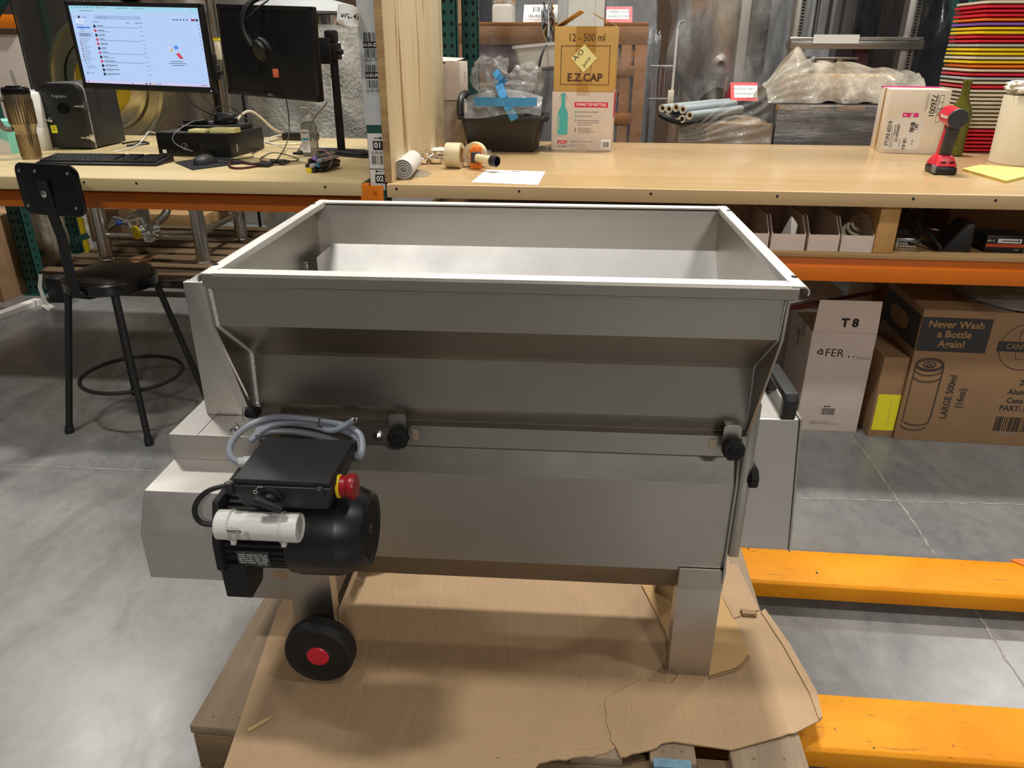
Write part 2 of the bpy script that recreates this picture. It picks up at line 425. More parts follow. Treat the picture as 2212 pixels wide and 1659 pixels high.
    def patch(s, o, xd, up, w, h, m, dx=0, dy=0):
        """flat printed rectangle centred at o"""
        xd, up = Vector(xd).normalized(), Vector(up).normalized(); o = Vector(o)+xd*dx+up*dy
        return s.face([o-xd*w/2-up*h/2, o+xd*w/2-up*h/2, o+xd*w/2+up*h/2, o-xd*w/2+up*h/2], m)
    def bars(s, o, xd, up, w, h, m='ink', n=22, seed=1):
        q = random.Random(seed); ws = [q.choice((1, 1, 2, 3)) for _ in range(2*n)]; k = w/sum(ws); x = -w/2
        for i, a in enumerate(ws):
            if i % 2 == 0: s.patch(o, xd, up, a*k, h, m, x+a*k/2, 0)
            x += a*k
        return s
    def build(s, name, parent=None, loc=(0, 0, 0), rot=(0, 0, 0), ang=35, label=None):
        me = bpy.data.meshes.new(name)
        s.bm.normal_update()
        s.bm.to_mesh(me); s.bm.free()
        for m in s.mats: me.materials.append(m)
        for p in me.polygons: p.use_smooth = True
        me.set_sharp_from_angle(angle=R(ang))
        o = bpy.data.objects.new(name, me); COL.objects.link(o)
        o.location = loc; o.rotation_euler = rot
        if parent: o.parent = parent
        if label: o['label'] = label
        return o
def tag(o, label, cat, group=None):
    o['label'] = label; o['category'] = cat
    if group: o['group'] = group
    return o
def thing(name, label, cat, loc=(0, 0, 0), rz=0, group=None, rot=None):
    o = bpy.data.objects.new(name, None); COL.objects.link(o)
    o.empty_display_size = .05
    o.location = loc; o.rotation_euler = rot or (0, 0, rz)
    return tag(o, label, cat, group)
def dup(root, loc, label, rz=0, scale=None):
    r = root.copy(); COL.objects.link(r); r.location = loc; r.rotation_euler = (0, 0, rz); r['label'] = label
    if scale: r.scale = scale
    for ch in list(root.children):
        c = ch.copy(); COL.objects.link(c); c.parent = r
    return r
def structure(o): o['kind'] = 'structure'; return o
X, Y, Z = Vector((1, 0, 0)), Vector((0, 1, 0)), Vector((0, 0, 1))
# ------------------------------------------------------------------ the setting
structure(MB().box(-14, 12, -5, 13, -.06, 0, 'floor').build('floor'))
structure(MB().box(-14, 12, 12.4, 12.6, 0, 8, 'wall').build('wall_back'))
def joint(name, pts, w):
    q = random.Random(3); L = []; Rr = []
    for i in range(len(pts)-1):
        a, b = Vector(pts[i]), Vector(pts[i+1]); n = max(2, int((b-a).length/.02)); d = (b-a).normalized(); s = Vector((-d.y, d.x, 0))
        for k in range(n):
            p = a+(b-a)*k/n+s*q.uniform(-.004, .004); hw = w*q.uniform(.2, .8)
            L.append(p+s*hw); Rr.append(p-s*hw)
    mb = MB(); m = plain('joint_filler_'+name, '#9c968a', .9, 0, .3, 60)
    for i in range(len(L)-1):
        mb.face([Rr[i]+Z*.0012, Rr[i+1]+Z*.0012, L[i+1]+Z*.0012, L[i]+Z*.0012], m)
    structure(mb.build(name))
joint('trim_1', [at(-500, 985, z=0), at(0, 1003, z=0), at(340, 1018, z=0), at(1720, 1076, z=0), at(2212, 1091, z=0), at(2700, 1106, z=0)], .004)
joint('trim_2', [at(1838, 940, z=0), at(1890, 1010, z=0), at(1952, 1100, z=0), at(2010, 1185, z=0), at(2105, 1318, z=0), at(2212, 1482, z=0), at(2300, 1600, z=0)], .005)

# ------------------------------------------------------------------ pallet under the crusher
t = thing('wooden_pallet', 'weathered wooden pallet on the floor carrying the steel crusher', 'pallet', (-.135, 1.56, 0))
px0, px1, py0, py1 = -.625, .625, -.51, .51
q = random.Random(5)
xs = [px0, -.42, -.16, .05, .245, .36, .52]
for i, (x, w) in enumerate(((px0, .135), (-.42, .12), (-.22, .11), (-.03, .11), (.16, .103), (.317, .091), (.476, .149))):
    mb = MB().box(x, x+w, py0+q.uniform(0, .012), py1, .118, .14, 'pallet', .003)
    for yy in (py0+.034,):
        mb.cyl((x+w*.3, yy, .1395), (x+w*.3, yy, .1401), .0032, 'pallet_x', seg=7); mb.cyl((x+w*.7, yy+.004, .1395), (x+w*.7, yy+.004, .1401), .0032, 'pallet_x', seg=7)
    if i == 5: mb.box(x+.006, x+w-.012, py0-.0005, py0+.019, .125, .1401, plain('blue_paint_wear', '#6f93a8', .8, 0, .2, 40))
    mb.build('top_board', t)
for y in (py0+.005, -.02, py1-.045):
    MB().box(px0+.006, px1-.006, y, y+.04, .02, .118, 'pallet_x', .003).build('stringer', t)
for x in (px0, -.05, px1-.1):
    MB().box(x, x+.1, py0, py1, 0, .02, 'pallet', .002).build('bottom_board', t)

# flattened cardboard on the pallet
def rag(pts, jag, seed, step=.012):
    """torn outline: jitter along edges flagged True"""
    q = random.Random(seed); out = []
    for i, (p, torn) in enumerate(pts):
        a = Vector(p); b = Vector(pts[(i+1) % len(pts)][0]); out.append(a)
        if torn:
            n = max(2, int((b-a).length/step)); d = (b-a).normalized(); s = Vector((-d.y, d.x, 0))
            for k in range(1, n): out.append(a+(b-a)*k/n+s*q.uniform(-jag, jag))
    return out
def cb(px, py, z): p = at(px, py, z=z); return (p.x, p.y, z)
z0 = .1402
poly = [(cb(440, 1790, z0), False), (cb(1100, 1680, z0), True), (cb(1180, 1648, z0), True), (cb(1306, 1630, z0), False), (cb(1440, 1560, z0), False), (cb(1600, 1330, z0), False), ((.455, 1.99, z0), False), ((-.70, 1.99, z0), False), (cb(600, 1318, z0), False)]
mb = MB().plate(rag(poly, .005, 2), Z, .0035, 'card_floor')
qq = random.Random(21)
def crease_highlight(mb, A_, B_):
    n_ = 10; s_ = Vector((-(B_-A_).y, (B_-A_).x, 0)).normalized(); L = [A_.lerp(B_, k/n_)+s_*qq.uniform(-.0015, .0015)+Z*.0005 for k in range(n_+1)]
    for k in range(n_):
        w0, w1 = (.0009*qq.uniform(.3, 1) for _ in range(2)); mb.face([L[k]-s_*w0, L[k+1]-s_*w1, L[k+1]+s_*w1, L[k]+s_*w0], 'crease_highlight')
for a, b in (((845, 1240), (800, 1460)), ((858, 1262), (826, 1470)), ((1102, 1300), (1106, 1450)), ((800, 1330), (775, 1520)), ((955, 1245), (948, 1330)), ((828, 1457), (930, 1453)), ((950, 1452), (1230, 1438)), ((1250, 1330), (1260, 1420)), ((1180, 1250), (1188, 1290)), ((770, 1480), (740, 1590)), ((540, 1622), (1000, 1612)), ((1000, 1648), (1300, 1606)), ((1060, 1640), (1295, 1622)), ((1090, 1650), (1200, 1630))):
    A_, B_ = Vector(cb(*a, z0+.0032)), Vector(cb(*b, z0+.0032)); crease_highlight(mb, A_, B_)
tag(mb.build('cardboard_sheet', ang=20), 'large flattened brown cardboard sheet lying across the pallet below the wheel', 'cardboard')
z1 = .1442
poly = [(cb(1308, 1512, z1), True), (cb(1318, 1600, z1), True), (cb(1340, 1638, z1), True), (cb(1455, 1604, z1), False), (cb(1580, 1622, z1), False), (cb(1690, 1592, z1), True), (cb(1716, 1586, z1), False), (cb(1774, 1556, z1), False),
        (cb(1756, 1500, z1), False), (cb(1700, 1400, z1), False), (cb(1647, 1322, z1), False), (cb(1560, 1330, z1), False), (cb(1450, 1480, z1), False), (cb(1385, 1470, z1), False)]
mb = MB().plate(rag(poly, .004, 4), Z, .0035, 'card_floor')
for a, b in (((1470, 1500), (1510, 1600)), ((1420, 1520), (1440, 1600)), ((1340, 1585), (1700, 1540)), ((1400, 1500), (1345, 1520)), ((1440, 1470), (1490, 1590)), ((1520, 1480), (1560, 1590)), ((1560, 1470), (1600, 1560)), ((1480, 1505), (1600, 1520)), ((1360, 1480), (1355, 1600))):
    crease_highlight(mb, Vector(cb(*a, z1+.0032)), Vector(cb(*b, z1+.0032)))
# folded second ply along the right edge
mb.plate([cb(1652, 1318, z1+.002), cb(1708, 1398, z1+.002), cb(1764, 1498, z1+.002), cb(1776, 1552, z1+.002), cb(1768, 1556, z1+.002), cb(1748, 1500, z1+.002), cb(1694, 1402, z1+.002), cb(1643, 1324, z1+.002)], Z, .005, 'card_floor')
tag(mb.build('cardboard_flap', ang=20), 'creased cardboard flap with torn left edge at the front right of the pallet', 'cardboard')
z2 = .1475
t = thing('cardboard_cutout', 'loose cardboard tongue with exposed flutes under the right front leg', 'cardboard', (0, 0, 0))
MB().plate([cb(1385, 1262, z2), cb(1480, 1266, z2), cb(1560, 1280, z2), cb(1588, 1340, z2), cb(1620, 1416, z2), cb(1606, 1432, z2), cb(1590, 1444, z2), cb(1560, 1452, z2), cb(1530, 1462, z2), cb(1450, 1440, z2), cb(1440, 1370, z2)], Z, .002, 'card_flute').build('fluted_side', t, ang=20)
MB().tube([cb(1532, 1464, z2+.002), cb(1562, 1455, z2+.003), cb(1592, 1447, z2+.004), cb(1608, 1434, z2+.005), cb(1620, 1417, z2+.006)], .0022, 'card_d', 6, smooth=2).build('cut_edge', t)
mb = MB().plate([cb(1570, 1218, z2), cb(1592, 1222, z2), cb(1630, 1300, z2), cb(1640, 1320, z2), cb(1612, 1326, z2), cb(1585, 1338, z2), cb(1558, 1290, z2)], Z, .004, 'card_floor')
mb.lump(tuple(Vector(cb(1616, 1328, z2))+Z*.004), (.035, .016, .012), 'card_d', .4, 4, 3, .4, 5)
tag(mb.build('cardboard_scrap', ang=20), 'torn brown cardboard strip beside the right front leg of the crusher', 'cardboard')
p0, p1 = at(536, 1578, z=.1442), at(592, 1546, z=.1442); d = (p1-p0); s = Vector((-d.y, d.x, 0)).normalized()
mb = MB().plate([p0-s*.004, p0+d*.6-s*.0045, p1, p0+d*.55+s*.004, p0+s*.004], Z, .0025, plain('fresh_pine_sliver', '#e3c188', .7))
tag(mb.build('wood_splinter'), 'pale wood splinter lying on the cardboard below the wheel', 'splinter')

# ------------------------------------------------------------------ pallet jack
t = thing('pallet_jack', 'scratched orange pallet jack with its forks pushed under the wooden pallet', 'pallet jack', (1.45, 1.515, 0))
def fork(yc, w, a):
    mb = MB(); x0, x1 = -1.98, .35
    prof = [(yc-w/2, .036), (yc-w/2, .080), (yc-w/2+.008, .088), (yc+w/2-.008, .088), (yc+w/2, .080), (yc+w/2, .036)]
    mb.prism(prof, x0, x1, 'x', 'fork', .002)
    f = mb.build('fork', t); return f
f1 = fork(.268, .158, 0); f2 = fork(-.272, .158, 0)
for yc in (.268, -.272):
    mb = MB().cyl((-1.72, yc-.03, .04), (-1.72, yc+.03, .04), .0395, 'rubber'); mb.cyl((-1.72, yc-.05, .04), (-1.72, yc+.05, .04), .014, 'zinc', seg=10)
    mb.build('load_roller', t)
mb = MB()
for yc, s in ((.268, 1), (-.272, -1)):
    mb.plate([(-.19, yc+s*.08, .088), (-.02, yc-s*.07, .088), (.35, yc-s*.07, .30), (.35, yc+s*.08, .25), (-.10, yc+s*.08, .10)], Z, .004, plain('jack_body_orange', '#e0780f', .45, 0, .08) if s > 0 else 'orange_paint')
mb.box(.33, .40, -.35, .345, .036, .34, 'orange_paint', .01)
mb.build('frame', t)
mb = MB()
for yc in (-.09, .09): mb.cyl((.37, yc-.025, .09), (.37, yc+.025, .09), .0895, 'rubber')
mb.cyl((.37, -.12, .09), (.37, .12, .09), .02, 'zinc'); mb.build('steer_wheels', t)

# ------------------------------------------------------------------ the crusher
D = thing('grape_crusher', 'brushed stainless grape crusher with open hopper and black motor standing on cardboard', 'crusher', (-.13, 1.43, 0), R(1.3))
FP = [(-.290, 1.083), (-.283, .995), (-.178, .909), (-.170, .897), (-.178, .80), (-.164, .766)]
HXL, HXR = -.4714, .4500
# hopper: front and rear bent sheets, end plates
def hopper():
    mb = MB()
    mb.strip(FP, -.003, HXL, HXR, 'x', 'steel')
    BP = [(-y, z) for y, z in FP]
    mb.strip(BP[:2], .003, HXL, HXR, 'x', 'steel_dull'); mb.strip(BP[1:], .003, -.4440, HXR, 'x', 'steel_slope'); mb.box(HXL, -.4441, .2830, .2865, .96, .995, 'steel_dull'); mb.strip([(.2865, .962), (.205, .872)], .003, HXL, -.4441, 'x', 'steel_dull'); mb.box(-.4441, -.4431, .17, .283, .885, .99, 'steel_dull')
    return mb.build('hopper', D, ang=12)
hop = hopper()
for x0, x1, nm in ((HXL-.004, HXL, 0), (HXR, HXR+.004, 1)):
    e = [(y-.010, z) for y, z in FP]
    ep = [(-.299, 1.083), (-.294, .995), (-.250, .905), (-.186, .780), (-.172, .766)]
    MB().prism(ep+[(-y, z) for y, z in ep[::-1]], x0, x1, 'x', 'steel').build('end_plate', D)
    q = random.Random(nm+1); pts = []
    xx = x1+.001 if nm == 0 else x0-.001
    for i in range(len(FP)-1):
        a, b = Vector((xx, FP[i][0]-.003, FP[i][1]-(.02 if i == 0 else 0))), Vector((xx, FP[i+1][0]-.002, FP[i+1][1])); n = max(2, int((b-a).length/.0035))
        pts += [a+(b-a)*k/n+Vector((q.uniform(-.0003, .0003), q.uniform(-.0003, .0003), 0)) for k in range(n)]
    MB().tube(pts, (lambda f: .0046+.0004*math.sin(f*180)) if nm == 0 else .0022, 'weld', 7).build('weld_bead', D, label='bright weld bead' if nm == 0 else None)
# rim
mb = MB()
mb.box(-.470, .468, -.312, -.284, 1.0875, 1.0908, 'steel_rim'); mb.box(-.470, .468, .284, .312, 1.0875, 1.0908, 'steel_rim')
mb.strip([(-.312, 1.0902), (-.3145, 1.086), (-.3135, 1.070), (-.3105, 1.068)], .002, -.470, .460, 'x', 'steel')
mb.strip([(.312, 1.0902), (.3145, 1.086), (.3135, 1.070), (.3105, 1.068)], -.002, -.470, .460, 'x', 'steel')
def roll(sg, xe):
    line = [(xe-sg*.016, 1.091), (xe-sg*.003, 1.0912)]
    for k in range(7):
        a = R(90-k*20); line.append((xe+sg*.010*math.cos(a), 1.0812+.010*math.sin(a)))
    return line
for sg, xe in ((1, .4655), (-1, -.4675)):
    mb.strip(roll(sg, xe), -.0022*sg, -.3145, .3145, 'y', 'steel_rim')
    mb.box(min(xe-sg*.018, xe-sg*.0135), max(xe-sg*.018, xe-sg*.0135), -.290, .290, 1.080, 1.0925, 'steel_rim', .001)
    for yy in (-.262, .262):
        mb.prism([(xe-.001+.0048*math.cos(2*PI*k/12), yy+.006*math.sin(2*PI*k/12)) for k in range(12)], 1.0905, 1.0919, 'z', 'void')
mb.build('rim', D, ang=25)
# inside: rotor guard step on the left wall, latch
MB().box(-.4712, -.466, .17, .182, .955, .978, 'chrome', .002).build('catch', D)
# trough
TP = [(-.125, .768), (-.125, .722), (-.152, .642), (-.150, .430), (-.100, .347), (.100, .347), (.150, .430), (.152, .642), (.125, .722), (.125, .768)]
MB().prism(TP, -.468, .4500, 'x', 'steel').build('trough', D, ang=12)
e = [(y*1.10, z) for y, z in TP]
MB().prism([(-.145, .80)]+[(-.145, .722), (-.160, .642), (-.158, .46), (-.165, .44), (-.158, .41), (-.152, .385), (-.107, .342), (.107, .342), (.158, .41), (.158, .642), (.145, .80)], .4500, .4545, 'x', 'steel_v').build('trough_end', D)
mb = MB().strip([(-.168, .767), (-.188, .766), (-.1885, .724), (-.126, .720)], .002, -.452, .4500, 'x', 'steel')
mb.strip([(.168, .767), (.188, .766), (.1885, .724), (.126, .720)], -.002, -.452, .4500, 'x', 'steel')
for x in (-.166, .388):
    mb.patch((x, -.1889, .748), X, Z, .010, .022, plain('weld_stain%d' % (x > 0), '#b8a893', .5, .6, .3, 200))
mb.build('flange_bar', D)
mb = MB().box(-.35, -.2165, -.1935, -.1905, .727, .762, 'steel')
mb.cyl((-.238, -.1936, .745), (-.238, -.1955, .745), .010, 'zinc', seg=18); mb.cyl((-.238, -.1955, .745), (-.238, -.201, .745), .0055, 'zinc', seg=6); mb.cyl((-.238, -.201, .745), (-.238, -.204, .745), .003, 'zinc', seg=8)
mb.box(-.315, -.285, -.205, -.190, .758, .768, 'card_d', .002)
mb.build('joint_plate', D)
# clamp brackets and lobed knobs
def knob(c, ax, r, name, parent, rot=0):
    mb = MB(); T = Matrix.Translation(c) @ Vector(ax).to_track_quat('Z', 'Y').to_matrix().to_4x4() @ Matrix.Rotation(rot, 4, 'Z')
    poly = []
    for k in range(64):
        a = 2*PI*k/64; rr = r*(1-.10*(.5+.5*math.cos(8*a))**3); poly.append((rr*math.cos(a), rr*math.sin(a)))
    mb.prism(poly, .004, .018, 'z', 'black_matt', .0015, T)
    t2 = MB()
    mb.lathe([(r*.55, 0), (r*.55, .006), (r*.5, .018), (r*.45, .0205), (r*.40, .0205), (r*.38, .0185), (0, .0185)], 'black_matt', tuple(c), ax, 20)
    return mb.build(name, parent)
for x in (-.197, .418):
    mb = MB().prism([(x-.016, .735), (x+.021, .735), (x+.021, .748), (x+.016, .768), (x+.016, .793), (x+.012, .797), (x-.012, .797), (x-.016, .793)], -.2055, -.2025, 'y', 'steel_v')
    mb.box(x+.019, x+.021, -.2025, -.192, .735, .766, 'steel_v'); mb.box(x-.010, x+.010, -.2025, -.176, .786, .789, 'steel_v')
    br = mb.build('clamp_bracket', D)
    knob((x+.003, -.2055, .754), (0, -1, 0), .0205, 'knob', br, .3 if x < 0 else 0)
# legs
for sx in (0, 1):
    for sy in (-1, 1):
        x0, x1 = (-.470, -.380) if sx == 0 else (.3628, .4535); zb = .1500 if sx else .195
        yf = .1555*sy; yi = sy*.1525
        mb = MB().box(x0, x1, min(yf, yi), max(yf, yi), zb, .437, 'steel_v')
        mb.prism([(yi, zb), (sy*.118, zb), (sy*.118, .385), (yi, .437)], x0, x0+.003, 'x', 'steel_v'); mb.prism([(yi, zb), (sy*.118, zb), (sy*.118, .385), (yi, .437)], x1-.003, x1, 'x', 'steel_v')
        if sx == 1: mb.box(x0-.0006, x1+.0006, min(yf, yf+sy*.0012), max(yf, yf+sy*.0012), .386, .437, 'steel')
        mb.build('leg', D)
mb = MB().box(-.392, -.378, -.13, .13, .235, .262, 'steel_d'); mb.build('leg_brace', D)
# wheels
def wheel(cy, sg):
    mb = MB(); c = (-.397, cy, .2235)
    prof = [(.030, -.024), (.056, -.024), (.060, -.020), (.066, -.023), (.073, -.019), (.0765, -.010), (.0765, -.0085), (.0755, -.008), (.0755, -.006), (.0765, -.0055), (.0765, -.001), (.0755, -.0005), (.0755, .0015), (.0765, .002), (.0765, .0065), (.0755, .007), (.0755, .009), (.0765, .0095), (.073, .019), (.066, .023), (.058, .020), (.030, .020)]
    mb.lathe(prof, 'rubber', c, (0, sg, 0), 44)
    w = mb.build('wheel', D, label='black rubber wheel with red cap')
    mb = MB().lathe([(0, .004), (.056, .004), (.056, .010), (.048, .012), (.044, .009), (.034, .011), (.030, .020), (.024, .022)], 'black', c, (0, sg, 0), 36)
    for k in range(3):
        a = R(25+120*k); mb.plate([Vector(c)+Vector((.036*math.cos(a), sg*.0125, .036*math.sin(a))), Vector(c)+Vector((.050*math.cos(a-.22), sg*.0125, .050*math.sin(a-.22))), Vector(c)+Vector((.050*math.cos(a+.22), sg*.0125, .050*math.sin(a+.22)))], (0, sg, 0), .001, 'grey_mid')
    mb.build('hub', w)
    MB().lathe([(.0245, .018), (.0245, .0225), (.022, .0245), (0, .0255)], 'red_b', c, (0, sg, 0), 32).build('hub_cap', w, label='red hub cap')
    return w
wheel(-.212, -1); wheel(.212, 1)
MB().cyl((-.397, -.20, .2235), (-.397, .20, .2235), .008, 'zinc').build('axle', D)
# covers on the left
mb = MB().prism([(-.61, .415), (-.612, .272), (-.44, .272), (-.44, .415)], -.115, .115, 'y', 'steel_v')
mb.face([(-.522, -.1153, .332), (-.492, -.1153, .332), (-.492, -.1153, .350), (-.522, -.1153, .350)], 'card_d')
mb.build('outlet_skirt', D)
LC = [(-.430, .580), (-.430, .670), (-.393, .733), (.36, .733), (.39, .670), (.39, .580)]
mb = MB().prism(LC, -.594, -.452, 'x', 'steel_dull', .0012)
mb.build('belt_cover', D, ang=12)
mb = MB().box(-.596, -.430, -.285, .285, .7332, .783, 'steel_dull', .0012)
mb.box(-.543, -.5425, -.284, .284, .7828, .7836, 'void'); mb.box(-.543, -.5, -.2045, -.2035, .7828, .7836, 'void')
mb.build('step_cover', D, ang=12)
mb = MB().lathe([(.014, 0), (.014, .0015), (.011, .003)], 'zinc', (-.478, -.262, .783), (0, 0, 1), 20); mb.cyl((-.478, -.262, .785), (-.478, -.262, .791), .0065, 'zinc', seg=6); mb.cyl((-.478, -.262, .791), (-.478, -.262, .797), .0035, 'zinc', seg=8)
mb.build('cover_bolt', D)
mb = MB().prism([(-.5608, .7832), (-.5608, 1.040), (-.4755, 1.040), (-.4755, .7832)], -.185, .185, 'y', 'steel_dull', .001)
mb.build('drive_cover', D, ang=12)
mb = MB().prism([(-.5622, .7835), (-.5622, 1.0415), (-.519, 1.0415), (-.5199, .973), (-.478, .7927), (-.492, .7927), (-.492, .7835)], -.2020, -.1855, 'y', 'steel_dull', .0008)
mb.build('drive_cover_face', D)
mb = MB().tube([(-.484, -.205, .803), (-.486, -.215, .79), (-.479, -.222, .784), (-.462, -.224, .7835), (-.445, -.215, .786)], .003, 'zinc', 8, smooth=2)
mb.box(-.489, -.462, -.212, -.184, .7833, .7930, 'void'); mb.box(-.468, -.43, -.235, -.19, .768, .7725, 'steel')
mb.build('cable_clip', D)
# end box on the right with its bridge handle
mb = MB().hexa([(.4755, -.150, .492), (.577, -.150, .490), (.577, .150, .490), (.4755, .150, .492)], [(.4755, -.150, .785), (.5525, -.150, .786), (.5525, .150, .786), (.4755, .150, .785)], 'steel_dull', .003)
mb.hexa([(.5765, -.152, .488), (.580, -.152, .488), (.580, .152, .488), (.5765, .152, .488)], [(.5525, -.152, .790), (.556, -.152, .790), (.556, .152, .790), (.5525, .152, .790)], 'steel_v')
mb.build('end_box', D, ang=20)
mb = MB().prism([(.4548, .478), (.4548, .800), (.463, .824), (.4725, .826), (.4755, .82), (.4755, .478)], -.166, -.150, 'y', 'steel_v', .004)
mb.prism([(.4548, .478), (.4548, .826), (.4755, .826), (.4755, .478)], -.150, .15, 'y', 'steel_v'); mb.build('side_frame', D)
mb = MB()
hp = [(-.150, .786), (-.156, .825), (-.146, .838), (-.004, .838), (.006, .825), (0, .786), (-.018, .786), (-.016, .818), (-.024, .823), (-.126, .823), (-.134, .818), (-.132, .786)]
mb.prism(hp, .518, .544, 'x', 'boxblack', .003); mb.build('handle', D, label='black bridge handle')
knob((.4690, -.160, .664), (1, 0, 0), .0205, 'knob', D)

# ---- motor
MX, MY, MZ = -.452, -.360, .650
mb = MB()
mb.prism([(MY-.060, MZ+.085), (MY+.060, MZ+.085), (MY+.075, MZ), (MY+.075, MZ-.075), (MY-.045, MZ-.085), (MY-.085, MZ-.035), (MY-.085, MZ+.02)], MX-.012, MX, 'x', 'black_matt', .002)
mb.prism([(MY-.07, MZ-.105), (MY-.02, MZ-.105), (MY, MZ-.06), (MY-.075, MZ-.03)], MX-.012, MX+.034, 'x', 'black_matt', .002)
mo = mb.build('motor', D)
poly = []
for k in range(36):
    a = 2*PI*k/36
    for da, rr in ((0, .064), (.03, .0735), (.11, .0735), (.14, .064)): poly.append((MY+rr*math.cos(a+da), MZ+rr*math.sin(a+da)))
MB().prism(poly, MX, -.345, 'x', 'black_matt').build('finned_body', mo)
mb = MB().lathe([(.072, 0), (.080, .002), (.080, .014), (.082, .016), (.0815, .085), (.079, .092), (.066, .128), (.062, .132), (.058, .130), (0, .130)], 'fan_black', (-.349, MY, MZ), (1, 0, 0), 48)
for i in range(-7, 8):
    for j in range(-7, 8):
        yy = i*.0072+(j % 2)*.0036; zz = j*.0063
        if .012 < math.hypot(yy, zz) < .052:
            mb.cyl((-.2195, MY+yy, MZ+zz), (-.2185, MY+yy, MZ+zz), .0028, 'void', seg=6)
for a in (150, 265): 
    aa = R(a); mb.cyl((-.338, MY+.080*math.cos(aa), MZ+.080*math.sin(aa)), (-.338, MY+.084*math.cos(aa), MZ+.084*math.sin(aa)), .0035, 'zinc', seg=10)
mb.build('fan_cover', mo, label='glossy black fan cover with hex grille')
# rating plate
pl = Vector((-.402, MY-.0745, MZ-.016)); 
mb = MB(); nrm = Vector((0, -1, -.12)).normalized(); upv = Vector((0, -.12, 1)).normalized()
mb.plate([pl+X*.028*a+upv*.0165*b for a, b in ((-1, -1), (1, -1), (1, 1), (-1, 1))], nrm, .001, 'grey_dark')
o = pl+nrm*.0013
for r_ in range(5):
    q = random.Random(r_+40); x = -.025
    while x < .022:
        w = q.uniform(.008, .02); w = min(w, .025-x); mb.patch(o, X, upv, w-.001, .0032, 'silver_ink', x+w/2, .009-.0045*r_); x += w+.0012
mb.text('B L M E', o+X*.014-upv*.0135, -X, -upv, .005, 'silver_ink', bold=.0002); mb.text('CE', o-X*.014+upv*.0138, -X, -upv, .004, 'silver_ink')
for sx in (-1, 1): mb.cyl(pl+X*.023*sx, pl+X*.023*sx+nrm*.002, .002, 'zinc', seg=10)
mb.build('rating_plate', mo, label='small silver printed rating plate')
# capacitor strapped to the motor
CY, CZ = -.446, .7085; cx0, cx1 = -.446, -.309
mb = MB().lathe([(0, 0), (.022, 0), (.0245, .002), (.0245, .022), (.0235, .023), (.0235, .112), (.0245, .113), (.0245, .134), (.0235, .1365), (.021, .1365), (.020, .134), (0, .134)], 'white', (cx0, CY, CZ), (1, 0, 0), 36)
cap = mb.build('capacitor', D, label='white cylindrical motor capacitor')
mb = MB()
n2 = Vector((0, -.995, .05)).normalized(); u2 = Vector((0, .05, .995)).normalized(); o = Vector((cx0+.036, CY, CZ))+n2*.0241
mb.text('moro', o+u2*.004, X, u2, .010, 'ink', bold=.0003, squeeze=1.1); mb.patch(o, X, u2, .020, .0006, 'ink', 0, -.0012); mb.patch(o, X, u2, .018, .0006, 'ink', 0, .0095)
for r_ in range(3):
    mb.patch(o, X, u2, .006, .0011, 'ink_grey', -.008, -.0045-.003*r_); mb.patch(o, X, u2, .008, .0011, 'ink_grey', .006, -.0045-.003*r_); mb.patch(o, X, u2, .008, .0011, 'ink_grey', .021, .002-.003*r_)
mb.text('CE', o+X*.022-u2*.010, X, u2, .006, 'ink')
mb.build('print', cap)
for x in (-.422, -.338):
    mb = MB(); pts = [Vector((x, CY+.0250*math.cos(a), CZ+.0250*math.sin(a))) for a in [2*PI*k/28 for k in range(28)]]
    mb.tube(pts, .0012, 'white', 6, True); mb.box(x-.003, x+.005, CY-.012, CY-.003, CZ-.032, CZ-.0235, 'white', .001); mb.build('zip_tie', cap)
# control box
tb = [(-.414, -.450), (-.249, -.450), (-.249, -.302), (-.414, -.302)]; bt = [(-.404, -.438), (-.262, -.438), (-.262, -.312), (-.404, -.312)]
mb = MB().hexa([(*p, .738) for p in bt], [(*p, .786) for p in tb], 'boxblack', .006)
cb_ = mb.build('control_box', D, ang=30)
MB().prism([(-.409, -.446), (-.253, -.446), (-.253, -.306), (-.409, -.306)], .7865, .7965, 'z', 'boxblack', .003).build('box_lid', cb_)
for x, y in ((-.4155, -.4465), (-.268, -.4535), (-.414, -.300), (-.256, -.298)):
    mb = MB(); mb.cyl((x, y, .772), (x, y, .789), .0075, 'boxblack', seg=14); mb.cyl((x, y, .789), (x, y, .7905), .0045, 'zinc', seg=12); mb.box(x-.003, x+.003, y-.0006, y+.0006, .7903, .7909, 'void'); mb.build('lid_screw', cb_)
nf = Vector((0, -1, -.24)).normalized(); c = Vector((-.351, -.447, .763))
mb = MB().lathe([(.0205, -.003), (.0205, .001), (.019, .002), (.0, .002)], 'black', tuple(c), tuple(nf), 28)
mb.lathe([(.013, .002), (.012, .010), (0, .010)], 'black', tuple(c), tuple(nf), 24)
T = Matrix.Translation(c+nf*.010) @ nf.to_track_quat('Z', 'Y').to_matrix().to_4x4() @ Matrix.Rotation(R(-28), 4, 'Z')
mb.box(-.023, .023, -.0065, .0065, -.003, .008, 'boxblack', .0015, T)
mb.build('rotary_switch', cb_)
mb = MB(); pts = [c+nf*.0012+Vector((-.023+.003*math.cos(a), 0, .012+.003*math.sin(a))) for a in [2*PI*k/16 for k in range(16)]]
mb.tube(pts, .0006, 'white', 5, True); mb.tube([c+nf*.0012+Vector((-.021+.014*math.sin(k*.12), 0, .018+.004*math.sin(k*.35))) for k in range(8)], .0005, 'white', 5)
mb.build('switch_mark', cb_, label='white zero mark by the switch')
mb = MB().lathe([(.0195, 0), (.0195, .003), (.017, .0045)], 'yellow', (-.252, -.408, .766), (1, 0, .05), 30)
mb.lathe([(.016, .003), (.0175, .005), (.0175, .013), (.016, .015), (.0195, .017), (.0205, .019), (.0205, .027), (.019, .0295), (.0, .0305)], 'red', (-.252, -.408, .766), (1, 0, .05), 32)
